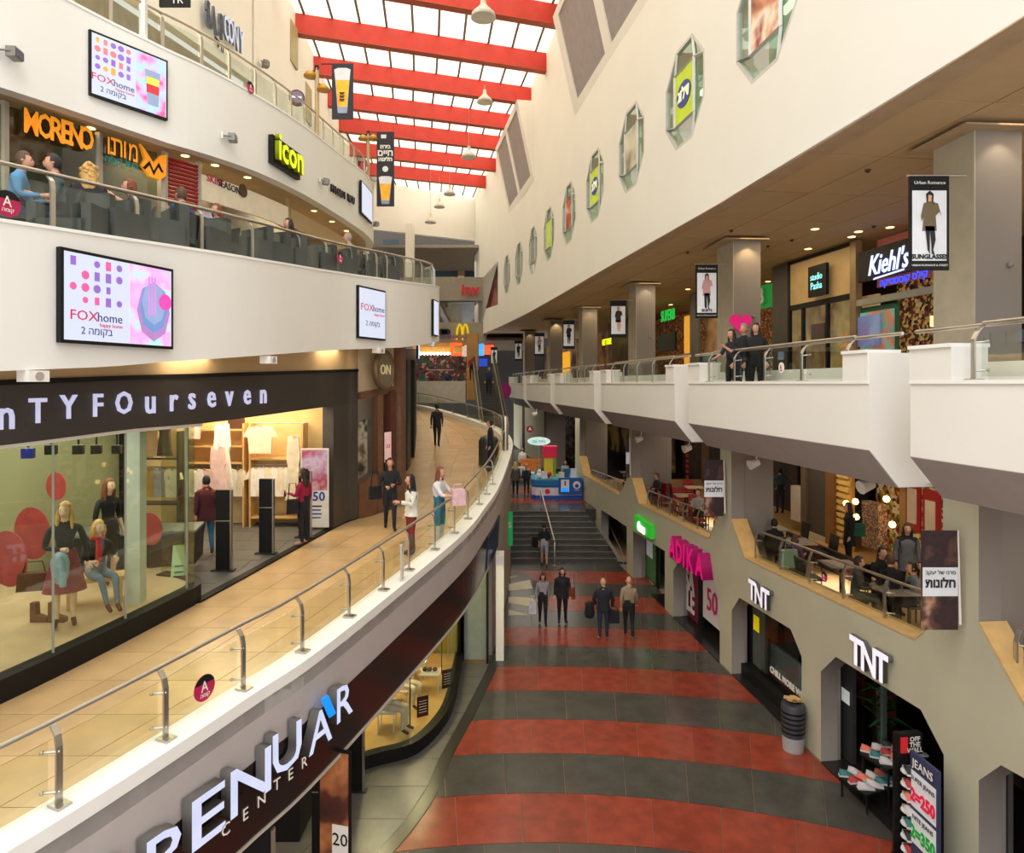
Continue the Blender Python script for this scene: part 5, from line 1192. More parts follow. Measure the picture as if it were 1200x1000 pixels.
# framed picture, lamps, boxes on the shelves
for (x0, x1, z0, z1, m, n) in [(1062, 1085, 2.42, 2.95, mat('gilt frame', (214, 160, 110), emit=.15), 'framed_picture'), (1064, 1083, 2.5, 2.88, mat('dark picture', (60, 30, 26)), 'picture'), (1053, 1064, 1.5, 1.78, mat('lampshade glow', (255, 214, 130), emit=2), 'lampshade'), (1080, 1096, 1.3, 1.6, mat('yellow box goods', (220, 190, 20), emit=.5), 'boxes'), (1053, 1078, 1.28, 1.48, mat('pale boxes', (190, 170, 150)), 'boxes'), (1052, 1098, 1.2, 1.26, STEEL, 'shelf'), (1052, 1098, 1.85, 1.9, DTIM, 'shelf')]:
    shp(x0, x1, z0, z1, m, n, .9 if n != 'picture' else .88, .08)
KW = mat('blue white neon', (190, 200, 255), emit=1.6); KB = mat('blue neon', (40, 60, 255), emit=2.2)
ks = thing('script_sign', 'white neon script lettering on a black board with blue neon below, right', 'sign')
Mk = frame(SHR, 1045, 308, -1, off=.14) @ Matrix.Scale(.72, 4)
text('lettering', "Kiehl's", 1.05, Mk, KW, ks, depth=.03, skew=.3, hz=.78, bold=.012)
G().prism([(-.75, -.02, -.52), (.9, -.02, -.42), (.9, -.02, -.36), (-.7, -.02, -.46)], (0, .03, 0)).obj('underline', KW, ks).matrix_basis = Mk
Mb = frame(SHR, 1066, 327, -1, off=.2); text('lettering', rev('קילס קוסמטיקה'), .26, Mb, KB, ks, depth=.02)
s3 = thing('square_sign', 'black square sign with glowing teal lettering, balcony shop', 'sign'); s3.matrix_basis = frame(SHR, 966, 329, -1, off=.2)
G().box((0, 0, 0), (.95, .1, .95)).obj('board', BLACK, s3)
TEAL = mat('teal neon', (150, 240, 240), emit=1.2)
text('lettering', 'studio', .3, world(s3) @ T(-.02, -.06, .12), TEAL, s3, depth=.01, hz=.85); text('lettering', 'Pasha', .32, world(s3) @ T(-.02, -.06, -.16), TEAL, s3, depth=.01, hz=.85)
shp(884, 904, 2.75, 3.6, mat('emerald sign', (0, 130, 50), emit=.4), 'sign_board', .1); text('letter', 'B', .8, frame(SHR, 891, 348, -1, off=.0), WHITE, rs, depth=.02, bold=.03)
shp(884, 906, TZ, 1.5, patch('grey shop shelves', [(50, 50, 46), (110, 110, 100), (190, 190, 180)], 2, kind='v'), 'back_wall', .6)
shp(700, 900, TZ, CZ, WARM, 'back_wall', 3.2)
shp(762, 782, 1.7, 2.6, mat('dark olive board', (30, 40, 24)), 'sign_board', .4)
text('lettering', 'SUPERB', .62, frame(SHR, 776, 370, -1, off=-.3) @ Matrix.Scale(1.25, 4), mat('green lit letters', (10, 170, 60), emit=1), rs, depth=.03, bold=.01, hz=.72)
shp(761, 806, 1.3, 1.45, mat('gilt transom', (190, 140, 70)), 'transom', .3)
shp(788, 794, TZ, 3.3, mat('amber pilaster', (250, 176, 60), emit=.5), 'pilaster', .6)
shp(806, 816, TZ, CZ, mat('grey pilaster', (110, 108, 100)), 'pilaster', .1)
shp(808, 838, .2, 1.4, mat('blue grey panel', (120, 140, 150)), 'panel', .3); shp(829, 838, TZ, 1.3, mat('blue panel', (20, 80, 120)), 'panel', .2)
shp(816, 842, 1.4, 3.0, patch('brown poster', [(120, 86, 60), (190, 150, 110), (90, 60, 44)], .9), 'poster', .4)
for px, m, z0, z1, n in [(698, BLACK, TZ, CZ, 'panel')]: shp(696, 738, TZ, CZ, patch('dark shop inside', [(34, 26, 22), (70, 50, 38), (110, 80, 56)], .8, emit=.08), 'back_wall', 1.0)
text('lettering', 'GET TONE', .55, frame(SHR, 704, 401, -1, off=-.4), mat('yellow green letters', (220, 230, 20), emit=1.2), rs, depth=.03, bold=.015, hz=.75)
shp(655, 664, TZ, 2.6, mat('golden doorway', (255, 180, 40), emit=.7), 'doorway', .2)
shp(560, 700, TZ, CZ, patch('far shops inside', [(26, 22, 20), (70, 52, 40), (150, 110, 70), (60, 60, 66)], .6, emit=.12), 'back_wall', 2.5)
shp(597, 603, 1.9, 2.8, mat('cyan screen', (120, 220, 240), emit=1.2), 'screen', .2)
for x0, x1, z0, z1, m in [(596, 600, -.3, 1.6, 'peach poster'), (604, 610, -.4, 1.2, 'cream poster')]: shp(x0, x1, z0, z1, mat(m, (226, 190, 160), emit=.3), 'poster', .1)
# warm inside next to the nearest column (right edge of the photo)
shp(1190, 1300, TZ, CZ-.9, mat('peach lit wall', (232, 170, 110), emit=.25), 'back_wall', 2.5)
hs = thing('heart_sign', 'bright pink heart-shaped board on the second column', 'sign', tuple(at(868, 378, 19.1)))
g = G(); pts = []
for k in range(28):
    a = 2*math.pi*k/28; pts.append((.3*math.sin(a)**3*1.05, 0, .25*(math.cos(a)*13-5*math.cos(2*a)-2*math.cos(3*a)-math.cos(4*a))/13))
g.prism(pts, (0, .03, 0)); g.obj('board', mat('hot pink', (220, 10, 120), emit=.25), hs)
ms_ = thing('shop_mannequin', 'golden clothed mannequin standing in the window behind the balcony rail', 'mannequin', (SHR.px(993)[0].x-.3, SHR.px(993)[0].y-.6, TZ))
G().lathe([(.02, 0), (.3, .02), (.26, .5), (.2, .95), (.17, 1.15), (.22, 1.4), (.16, 1.48), (.06, 1.52), (.055, 1.6), (.09, 1.68), (.08, 1.8), (.02, 1.86)], n=14, sy=.7).obj('body', mat('golden cloth', (200, 150, 90), .5, var=.2), ms_)

# ============================================================ TERRACE LEVEL (right): inner shops, rails, banners, furniture
ts = thing('terrace_shops', 'shop fronts behind the cafe terrace on the right', 'shop front')
def tsh(px0, px1, z0, z1, m, n, d=0, th=.1, **k): return shopwall(n, INN, px0, px1, z0, z1, m, ts, d, th, **k)
DK = mat('black shop inside', (16, 15, 18))
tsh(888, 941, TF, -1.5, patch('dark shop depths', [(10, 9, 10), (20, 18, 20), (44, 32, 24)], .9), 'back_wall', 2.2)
tsh(940, 946, TF, -1.5, mat('taupe post', (104, 88, 68)), 'post', -.05, .15)
tsh(946, 968, TF+.15, -1.5, mat('charcoal hoarding', (74, 68, 62)), 'panel', .02)
tsh(946, 968, TF, TF+.15, BEIGE, 'skirting', -.02)
tsh(968, 978, TF, -1.5, mat('brass post', (140, 100, 56), .4, .3), 'post', -.03)
tsh(978, 1106, TF, -1.5, patch('gift shop shelves', [(70, 30, 20), (170, 110, 50), (214, 170, 80), (130, 40, 30), (120, 120, 50), (226, 200, 150)], 1.6, kind='v', emit=.14), 'back_wall', 1.3)
tsh(978, 994, TF, -2.0, mat('yellow brick wall', (206, 160, 80), .7), 'brick_wall', .1)
bx0, bx1 = INN.px(978), INN.px(994)
for r_ in range(14):
    for c_ in range(3):
        u = (c_+(.5 if r_ % 2 else 0))/3.5; a = bx0[0].lerp(bx1[0], u); 
        G().box((0, 0, 0), (.05, .34, .12)).obj('brick', mat('pale yellow brick', (226, 184, 100), .7, per=.08), ts, loc=(a.x+.08, a.y, TF+.2+.19*r_), rz=R(6))
tsh(1041, 1051, TF, -1.7, mat('beige pillar', (176, 140, 86)), 'pillar', .3)
for x0, x1, z0, z1, m in [(1062, 1079, -3.6, -2.3, 'sale board red'), (1082, 1102, -3.8, -2.5, 'sale board red')]:
    tsh(x0, x1, z0, z1, mat(m, (140, 22, 24), emit=.15), 'sale_board', -.02, .05)
for x0, x1, z0, z1 in [(1065, 1075, -3.4, -2.55), (1086, 1097, -3.6, -2.75)]: tsh(x0, x1, z0, z1, mat('cream card', (220, 200, 170)), 'card', -.05, .03)
tsh(1068, 1086, -2.2, -1.8, mat('crimson board', (120, 20, 30)), 'sale_board', 0, .04); tsh(1088, 1105, -2.4, -1.6, patch('green blinds', [(60, 90, 30), (120, 150, 60)], 3, emit=.1), 'blind', 0, .04)
for x0, x1, z0, z1, n in [(1020, 1043, -2.5, -1.65, 'chest'), (1022, 1042, -4.3, -3.1, 'display_box')]:
    tsh(x0, x1, z0, z1, patch(n+' print', [(70, 36, 24), (110, 60, 36)] if n == 'chest' else [(150, 110, 84), (206, 170, 130), (110, 70, 60)], 5, kind='v'), n, -.3, .25)
for px, py in [(1000, 590), (1011, 588), (1012, 606), (1048, 585), (1055, 615)]:
    p = INN.pt(px, py); G().ball((p.x-.2, p.y, p.z), .09, 8).obj('bulb', mat('shop bulb', (255, 206, 120), emit=5), ts, label='glowing shop bulb')
tsh(930, 940, -4.4, -3.3, mat('white cabinet', (200, 190, 178)), 'cabinet', -.1, .3)
# restaurant behind the second opening, shops further on
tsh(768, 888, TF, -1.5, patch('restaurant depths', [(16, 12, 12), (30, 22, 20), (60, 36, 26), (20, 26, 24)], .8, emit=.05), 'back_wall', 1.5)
tsh(763, 770, TF, -1.5, mat('brown post', (90, 70, 50)), 'post', 0)
tsh(812, 818, TF+.3, -1.5, mat('dark tan wall', (120, 84, 40)), 'post', .4)
for k in range(11): 
    p = INN.pt(803, 530); G().box((0, 0, 0), (.05, .38, .12)).obj('red_stripe', mat('red stripe', (150, 24, 28), emit=.1), ts, loc=(p.x+.1, p.y, -1.85-.25*k))
tsh(680, 768, TF, -1.5, patch('shop with amber wall', [(20, 16, 16), (60, 46, 30), (150, 124, 60), (40, 30, 26)], .5, emit=.06), 'back_wall', 1.0)
tsh(600, 690, LZ, -1.5, patch('far shop shelves', [(20, 14, 14), (90, 40, 36), (150, 130, 116), (40, 30, 30)], .7, kind='v', emit=.06), 'back_wall', -1.0)
cl_ = frame(FAC, 700, 700, -1)
lamps = [(1013, 570, 12.5), (882, 544, 17.2), (804, 526, 21.5), (748, 515, 26), (626, 486, 36)]
for k, (px, py, Y) in enumerate(lamps):
    p = at(px, py, Y); r = thing('floodlight', f"white floodlight under the right balcony, {['first','second','third','fourth','fifth'][k]} from the right", 'floodlight', tuple(p), .4)
    g = G(); g.tube([(-.1, 0, -.02), (.14, -.05, .05)], [.13, .09], 10); g.obj('head', WHITE, r); G().tube([(.1, 0, .05), (.16, 0, -1.58-p.z if False else .3)], .02, 6).obj('bracket', WHITE, r)
rl = [(FAC.px(1080)[0].y, FAC.px(875)[0].y, 'nearer', -4.28), (FAC.px(828)[0].y, FAC.px(752)[0].y, 'middle', -4.45), (FAC.px(731)[0].y, FAC.px(687)[0].y, 'farthest', -4.55), (6.5, FAC.px(1172)[0].y, 'right-edge', -4.12)]
for (a, b, nm, z) in rl:
    n = max(2, round((b-a)/1.3))
    zz_ = (lambda Y: -4.07-.042*(Y-10.8)) if True else None
    railing(f'low steel and glass balustrade of the {nm} terrace opening', FAC.off(.22), [a+(b-a)*k/n for k in range(n+1)], zz_, .72, side=1, bend=.05, glass=glassmat('smoky glass', (.84, .87, .83), .1), plates=(a < 15))
floor_tag(frame(FAC.off(.15), 966, 676, -1, off=.0), .1, 'round crimson level marker on the nearer terrace glass')
floor_tag(frame(FAC.off(.15), 794, 596, -1, off=.0), .1, 'round crimson level marker on the middle terrace glass')
PF = patch('dark hands photo', [(34, 20, 24), (56, 32, 34), (44, 26, 28), (96, 62, 50), (200, 156, 124)], 2.2)
for k, (x0, x1, yt, yb, Y) in enumerate([(1080, 1122, 622, 738, 9.75), (825, 848, 539, 605, 17.75), (733.5, 737.5, 513, 560, 26.3)]):
    p = at((x0+x1)/2, (yt+yb)/2, Y); w_ = (x1-x0)/800*Y; h = (yb-yt)/800*Y
    b = thing('wall_banner', f"dark photo banner with white lettered band on the olive facade, {['nearest', 'second', 'farthest and edge-on'][k]}", 'banner', tuple(p))
    G().box((0, 0, 0), (w_, .03, h)).obj('panel', PF, b); G().box((0, -.018, -.02), (w_*.98, .006, h*.29)).obj('white_band', WPR, b)
    if k < 2:
        text('lettering', rev('חלונות'), w_*.34, world(b) @ T(0, -.03, -.03*h), INK, b, depth=.004, bold=.006, hz=.9); text('lettering', rev('סרט של יעקב'), w_*.15, world(b) @ T(.0, -.03, h*.08), INK, b, depth=.004)
    G().tube([(w_*.5, 0, h*.5), (w_*.5+.04, 0, -h*.45)], .02, 6).obj('pole', WHITE, b)

# cafe furniture and small things on the tables
def chair(label, x, y, rz, m, group, z=TF):
    r = thing('cafe_chair', label, 'chair', (x, y, z), rz, group)
    G().box((0, 0, .44), (.44, .44, .05)).obj('seat', m, r); G().prism([(-.22, -.2, .46), (.22, -.2, .46), (.22, -.26, .88), (-.22, -.26, .88)], (0, .03, 0)).obj('backrest', m, r)
    for a in (-.19, .19):
        for b in (-.19, .19): G().tube([(a, b, 0), (a, b, .43)], .014, 5).obj('leg', BLACK, r)
    return r
def table(label, x, y, m, z=TF, group=None):
    r = thing('cafe_table', label, 'table', (x, y, z), 0, group)
    G().box((0, 0, .73), (.7, .7, .03)).obj('tabletop', m, r); G().tube([(0, 0, 0), (0, 0, .72)], .03, 6).obj('pedestal', BLACK, r); G().lathe([(.22, 0), (.2, .02)], n=12).obj('base', BLACK, r); return r
CB = mat('black chair', (26, 24, 24), .4); CR = mat('red chair', (150, 16, 24), .4)
for k, (px, Y, dxx) in enumerate([(1050, 13.3, 0), (985, 15.2, 0), (935, 17.4, 0), (905, 19, 0)]):
    x = Xat(px, Y); table(f"cafe table on the nearer terrace, {['at the group beside the banner', 'second along the rail', 'third along the rail', 'farthest along the rail'][k]}", x, Y, mat('pale table top', (150, 140, 130), .3))
    for s_, (dx, dy, a) in enumerate([(.75, .1, 90), (-.7, 0, -90)]):
        if k == 0 and s_ == 1: continue
        chair(f"black cafe chair {['right','left'][s_]} of the {['group', 'second', 'third', 'farthest'][k]} table along the nearer terrace", x+dx, Y+dy, R(a), CB, 'black cafe chairs on the nearer terrace')
for k, (px, Y) in enumerate([(770, 24.6), (800, 23), (822, 21.6), (788, 26.5)]):
    x = FAC.off(1.35 if k < 3 else 2.4).atY(Y)[0].x; table(f"restaurant table in the middle terrace opening, {['leftmost', 'centre', 'rightmost', 'in the back'][k]}", x, Y, mat('cream table top', (190, 170, 140), .3))
    for dx, dy, a in [(.7, .1, 90), (-.7, 0, -90), (0, .75, 180)]: chair(f"red restaurant chair {'right of' if dx > 0 else 'left of' if dx < 0 else 'behind'} the {['leftmost', 'centre', 'rightmost', 'back'][k]} table, middle terrace opening", x+dx, Y+dy, R(a), CR, 'red restaurant chairs in the middle terrace opening')
for k, (px, Y) in enumerate([(702, 31), (716, 29.5)]):
    table(f"small table in the farthest terrace opening, {['left', 'right'][k]}", FAC.off(1.1).atY(Y)[0].x, Y, mat('blue table top', (60, 80, 130), .3)); chair(f"black chair in the farthest terrace opening, {['left', 'right'][k]}", FAC.off(1.1).atY(Y)[0].x+.6, Y+.1, R(90), CB, 'black chairs in the farthest terrace opening')
for k, (dx, dy) in enumerate([(-.15, 0), (.12, .1), (.02, -.15)]):
    o = thing('drinking_glass', f"clear drinking glass on the cafe table by the banner, {['left', 'right', 'front'][k]}", 'glass', (Xat(1050, 13.3)+dx, 13.3+dy, TF+.745)); G().lathe([(.03, 0), (.04, .12)], n=10).obj('body', glassmat('tumbler glass', (.9, .95, .95), .2), o)
tb2 = thing('tote_bag', 'pale green tote bag hanging behind the terrace glass', 'bag', tuple(at(925, 652, 15.6)))
G().prism([(-.2, -.05, -.25), (.2, -.05, -.25), (.17, -.03, .15), (-.17, -.03, .15)], (0, .1, 0)).obj('body', mat('pale mint cloth', (150, 176, 150)), tb2); G().tube([(-.1, 0, .14), (-.08, 0, .3), (.08, 0, .3), (.1, 0, .14)], .012, 5).obj('handle', mat('mint handle', (130, 150, 130)), tb2)

# ============================================================ GROUND-FLOOR SHOPS, right
LV = FAC.off(.55)
def gsh(px0, px1, z0, z1, m, n, parent, d=0, th=.08, **k): return shopwall(n, LV, px0, px1, z0, z1, m, parent, d, th, **k)
def gsp(n, pts, m, parent, d=0, th=.05):
    t = FAC.px(900)[1]; nr = Vector((t.y, -t.x, 0)); g = G(); g.prism([FAC.pt(x, y)+nr*d for x, y in pts], nr*th); return g.obj(n, m, parent)
q = [FAC.off(.0).atY(5)[0], FAC.off(0).atY(24.3)[0], FAC.off(5).atY(24.3)[0], FAC.off(5).atY(5)[0]]
gf = struct('shop_floors', G().prism([(p.x, p.y, GRD+.0) for p in q], (0, 0, .03)), mat('black shop floor', (34, 32, 31), .25))
t1 = thing('shoe_shop', 'nearer ground-floor shop with dark glass and shoe stands', 'shop front')
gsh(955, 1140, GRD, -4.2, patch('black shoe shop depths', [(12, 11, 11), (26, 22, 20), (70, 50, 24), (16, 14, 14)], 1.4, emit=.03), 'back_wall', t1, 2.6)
gsh(984, 999, GRD, -4.4, mat('dark grey shutter', (52, 50, 48)), 'side_panel', t1, -.0)
gsh(1020, 1023, GRD, -4.4, mat('greenish glass edge', (70, 90, 84)), 'glass_edge', t1, .2)
gsh(1000, 1021, GRD+.05, -4.4, GLASSD, 'glass_pane', t1, .25, .01)
M = frame(LV, 993, 816, -1, off=.04); o = G().box((0, 0, 0), (.26, .01, .26)).obj('notice', mat('white notice', (220, 226, 224), emit=.2), t1); o.matrix_basis = M
for k, (px, py) in enumerate([(1043, 822), (1054, 829), (1064, 836), (1048, 834), (1070, 845)]):
    p = LV.pt(px, py); o = G().lathe([(.1, 0), (.12, .03), (.1, .06)], n=14).obj('gold_letter_disc', mat('old gold', (190, 140, 50), .4, .5, emit=.1), t1); o.matrix_basis = T(p.x+1.6, p.y, p.z) @ Matrix.Rotation(R(-80), 4, 'Z') @ Matrix.Rotation(R(90), 4, 'X')
pl = thing('potted_plant', 'tall green leafy plant inside the nearer shoe shop', 'plant', (7.15, 13.1, GRD+.03))
G().lathe([(.14, 0), (.2, .35), (.19, .37)], n=14).obj('pot', BLACK, pl)
rnd = random.Random(4); LEAF = mat('leaf green', (36, 104, 40), .4, var=.25, per=.15)
G().tube([(0, 0, .3), (.03, 0, 1.1), (0, .02, 1.9)], .02, 6).obj('stem', mat('plant stem', (70, 80, 40)), pl)
lfm = G(); lfm.add([(0, 0, 0), (.07, .18, .07), (.02, .5, .02), (-.07, .18, .07), (0, .25, .02)], [(0, 1, 4), (1, 2, 4), (2, 3, 4), (3, 0, 4)], smooth=True); lfm = lfm.mesh('leaf', LEAF)
for k in range(34):
    o = link('leaf', lfm, pl, (0, 0, .8+k*.035)); o.rotation_euler = (rnd.uniform(-.5, .7), 0, k*2.4); s_ = rnd.uniform(.7, 1.15); o.scale = (s_, s_, s_)
# shoe displays
def shoemesh():
    g = G(); g.prism([(-.14, -.045, 0), (.14, -.045, 0), (.14, .045, 0), (-.14, .045, 0)], (0, 0, .028), 0)
    g.lathe([(.001, .0), (.04, .0)], c=(0, 0, .028), n=6, mi=1)
    g.add([(-.135, -.038, .028), (.13, -.035, .028), (.13, .035, .028), (-.135, .038, .028), (-.12, -.028, .12), (-.03, -.025, .11), (.05, -.028, .07), (.05, .028, .07), (-.03, .025, .11), (-.12, .028, .12)], [(0, 1, 6, 5, 4), (3, 9, 8, 7, 2), (4, 5, 8, 9), (5, 6, 7, 8), (6, 1, 2, 7), (0, 4, 9, 3)], 1, True)
    return g
shm = [shoemesh().mesh('shoe', [mat('white sole', (214, 210, 204)), mat(n, c, .6)]) for n, c in [('red canvas', (170, 40, 44)), ('pale canvas', (200, 190, 190)), ('black canvas', (34, 34, 40)), ('coral canvas', (220, 110, 90)), ('teal canvas', (50, 110, 110))]]
def standtable(label, x, y, w_, d_, h, n, grp, lab, seed):
    r = thing('shoe_table', label, 'display table', (x, y, GRD+.03), .35); G().box((0, 0, h-.02), (w_, d_, .04)).obj('tabletop', BLACK, r)
    for a in (-1, 1):
        for b in (-1, 1): G().tube([(a*w_*.45, b*d_*.45, 0), (a*w_*.45, b*d_*.45, h-.02)], .02, 5).obj('leg', BLACK, r)
    rn_ = random.Random(seed)
    for k in range(n):
        c = (k % 4-1.5)*w_*.23; dd_ = (k//4-.8)*d_*.34; v = Vector((x, y, 0))+Vector((c*math.cos(.35)-dd_*math.sin(.35), c*math.sin(.35)+dd_*math.cos(.35), GRD+.03+h))
        link('shoe', rn_.choice(shm), None, v, rn_.uniform(-.6, .2), lab+f", {ORD[k//4]} row from the front, {['leftmost', 'second', 'third', 'rightmost'][k % 4]}", 'shoe', grp)
standtable('low black table of pastel shoes just inside the nearer shoe shop', 6.45, 12.25, .9, .6, .35, 10, 'shoes on the front low table', 'canvas shoe on the low table', 3)
standtable('black table of red and white shoes further inside the nearer shoe shop', 6.95, 12.35, 1.1, .6, .75, 11, 'shoes on the higher table', 'canvas shoe on the higher table', 8)
ds = thing('shoe_tower', 'tall black revolving shoe tower lettered OFF THE WALL', 'display stand', tuple(at(1067, 964, 10.55).to_tuple()[:2])+(GRD+.03,), .15)
tx, ty = Xat(1067, 10.55), 10.55
G().box((0, .12, 1.02), (.4, .04, 2.04)).obj('back_panel', BLACK, ds); G().lathe([(.27, 0), (.27, .12)], n=16).obj('base', BLACK, ds)
G().box((0, .05, 1.9), (.4, .12, .32)).obj('header', BLACK, ds); G().box((-.12, -.015, 1.9), (.12, .01, .24)).obj('red_tab', mat('red tab', (196, 30, 40), emit=.2), ds)
for q, s_ in enumerate(['OFF', 'THE', 'WALL']): text('lettering', s_, .1, world(ds) @ T(.06, -.02, 1.98-.085*q), WHITE, ds, depth=.004, bold=.002)
for k in range(7):
    sh_ = G().lathe([(.18, 0), (.19, .01), (.18, .03)], n=18, sy=.8).obj('shelf', mat('white shelf', (220, 220, 222)), ds); sh_.location = (0, -.06, .3+.2*k)
    for e in (-1, 1): link('shoe', shm[(k*2+(e > 0)) % 5], None, Vector((tx+e*.1, ty-.1, GRD+.03+.33+.2*k)), 1.3, f"canvas shoe on the shoe tower, {ORD[k]} shelf from the bottom, {'left' if e < 0 else 'right'}", 'shoe', 'shoes on the shoe tower')
pb = thing('price_sign', 'slanting sale board reading 2=250 and 2=350 in front of the shoe shop', 'sign board', (6.06, 10.05, GRD), R(-86))
G().prism([(-.3, 0, .05), (.3, 0, .05), (.3, 0, 1.95), (-.3, 0, 1.95)], (0, .05, 0)).obj('board', mat('slate blue board', (54, 58, 92)), pb)
G().prism([(-.27, -.008, .6), (.27, -.008, .6), (.27, -.008, 1.08), (-.27, -.008, 1.08)], (0, .006, 0)).obj('card', WPR, pb); G().prism([(-.27, -.008, 1.14), (.27, -.008, 1.14), (.27, -.008, 1.68), (-.27, -.008, 1.68)], (0, .006, 0)).obj('card', WPR, pb)
text('number', '2=250', .26, world(pb) @ T(0, -.02, 1.32), mat('price red', (220, 20, 70), emit=.2), pb, depth=.006, bold=.01, hz=.8); text('number', '2=350', .26, world(pb) @ T(0, -.02, .77), mat('price green', (20, 150, 50), emit=.2), pb, depth=.006, bold=.01, hz=.8)
text('lettering', 'JEANS', .17, world(pb) @ T(0, -.02, 1.81), WHITE, pb, depth=.006); text('lettering', 'SUPER JEANS', .09, world(pb) @ T(0, -.02, 1.58), INK, pb, depth=.004); text('lettering', 'NITE JEANS', .09, world(pb) @ T(0, -.02, 1.0), INK, pb, depth=.004)
wr = thing('wire_stand', 'round wire rim of a stand at the bottom edge by the shoe shop', 'stand', (Xat(1118, 9.7)-.0, 9.7, GRD))
G().tube([(.32*math.cos(a), .32*math.sin(a), .5) for a in [2*math.pi*k/20 for k in range(21)]], .03, 6).obj('rim', STEEL, wr); G().tube([(0, 0, 0), (0, 0, .5)], .04, 6).obj('pole', BLACK, wr); G().lathe([(.25, 0), (.25, .02)], n=14).obj('base', BLACK, wr)
t2 = thing('second_shop', 'farther ground-floor shop under the smaller white letters', 'shop front')
gsh(850, 955, GRD, -4.2, patch('red black shop depths', [(14, 12, 12), (30, 20, 18), (90, 30, 22), (20, 26, 28)], .9, emit=.04), 'back_wall', t2, 1.8)
gsh(873, 882, GRD, -4.3, BLACK, 'side_panel', t2, -.05); gsh(882, 896, GRD+.3, -4.3, mat('grey green panel dark', (84, 88, 82)), 'door_panel', t2, .0)
gsh(897, 941, -6.9, -5.2, mat('dark screen', (30, 34, 38), .3), 'screen', t2, .5); gsh(890, 941, -7.3, -6.55, mat('lilac white counter', (150, 156, 176)), 'counter', t2, .3)
gsh(872, 941, GRD, GRD+.3, BLACK, 'sill', t2, -.3, .3); gsh(896, 940, GRD+.3, -4.3, GLASSD, 'glass_pane', t2, -.1, .01)
o = G().box((0, 0, 0), (.3, .01, .38)).obj('yellow_sticker', mat('yellow sticker', (240, 216, 20), emit=.2), t2); o.matrix_basis = frame(LV, 889, 731, -1, off=.06)
text('lettering', 'CHILL MORE WEAR', .2, frame(LV, 932, 802, -1, off=.16), WHITE, t2, depth=.01, bold=.008)
bin_ = thing('litter_bin', 'round dark and pale grey bin against the olive pier', 'bin', (Xat(929.5, 14.0), 14.0, GRD))
G().lathe([(.2, 0), (.22, .3)], n=20).obj('base', mat('bin pale', (170, 170, 168)), bin_); G().lathe([(.22, .3), (.24, .9), (.22, .95)], n=20).obj('body', mat('bin dark', (62, 64, 70), .4), bin_)
for k in range(5): G().lathe([(.226+.004*k, 0), (.232+.004*k, .02), (.226+.004*k, .04)], (0, 0, .38+.1*k), n=20).obj('rib', BLACK, bin_)
rn_ = random.Random(2)
for k in range(5): 
    a = k*1.3; G().box((0, 0, 0), (.2, .1, .03)).obj('folded_bag', mat('gold paper', (200, 160, 100)), bin_, loc=(.08*math.cos(a), .08*math.sin(a), 1.0+.02*k), rz=a)
t3 = thing('pink_shop', 'ground-floor shop with pink lettering and SALE poster', 'shop front')
gsh(780, 846, GRD, -4.2, mat('pink shop brown inside', (128, 98, 66)), 'back_wall', t3, 1.6)
gsh(803, 820, GRD+.05, -4.3, mat('maroon poster', (104, 26, 44), emit=.12), 'sale_poster', t3, -.05, .05); gsh(820, 824, GRD, -4.3, BLACK, 'post', t3, -.06, .1)
for s_, py, px in [('SA', 681, 811.5), ('LE', 706, 812.5)]: text('lettering', s_, .95, frame(LV, px, py, -1, off=.1), WHITE, t3, depth=.02, bold=.025, hz=.72)
gsh(824.5, 846, -7.1, -5.7, mat('pale sale card', (206, 196, 192), emit=.1), 'sale_card', t3, -.02, .04); text('number', '50', .95, frame(LV, 836.5, 707, -1, off=.06), CRIM, t3, depth=.02, hz=.85)
t4 = thing('green_shop', 'ground-floor shop with wooden floor and green poster', 'shop front')
gsh(735, 785, GRD, -4.4, mat('dark bronze shop inside', (70, 56, 42)), 'back_wall', t4, 1.6)
gsh(757, 772, GRD+.05, -4.8, mat('forest poster', (70, 110, 60), emit=.1), 'green_poster', t4, .0, .04); gsh(758.5, 765, -6.6, -5.3, WPR, 'printed_figure', t4, -.03, .02); gsh(770, 772, GRD, -4.8, BLACK, 'post', t4, -.05)
G().prism([FAC.off(.0).pt(742, 679)+Vector((0, 0, .0)), FAC.pt(779, 716), FAC.off(2.2).pt(785, 700), FAC.off(2.2).pt(752, 672)], (0, 0, .04)).obj('shop_floor', WOOD, t4)
t5 = thing('stair_side_shop', 'brown-walled side opening with a ramp edge beside the stairs', 'shop front')
gsp('back_wall', [(700, 590), (740, 610), (740, 675), (700, 650)], patch('brown slabs', [(60, 48, 38), (84, 66, 50)], 1), t5, 1.3, .1)
gsp('ramp', [(704, 597), (708, 597), (736, 672), (722, 660)], mat('dark ramp side', (44, 40, 34)), t5, .7, .1)
g = G(); g.tube([FAC.off(.6).pt(712, 610), FAC.off(.6).pt(736, 662)], .05, 6); g.obj('steel_edge', mat('tan steel edge', (150, 130, 100), .4, .5), t5)
t6 = thing('edge_shop', 'dark ground-floor doorway at the right edge of the photo', 'shop front')
gsh(1140, 1400, GRD, -3.9, BLACK, 'back_wall', t6, 1.4); gsh(1171, 1174, GRD, -4, mat('grey frame edge', (100, 96, 92)), 'frame', t6, .1)

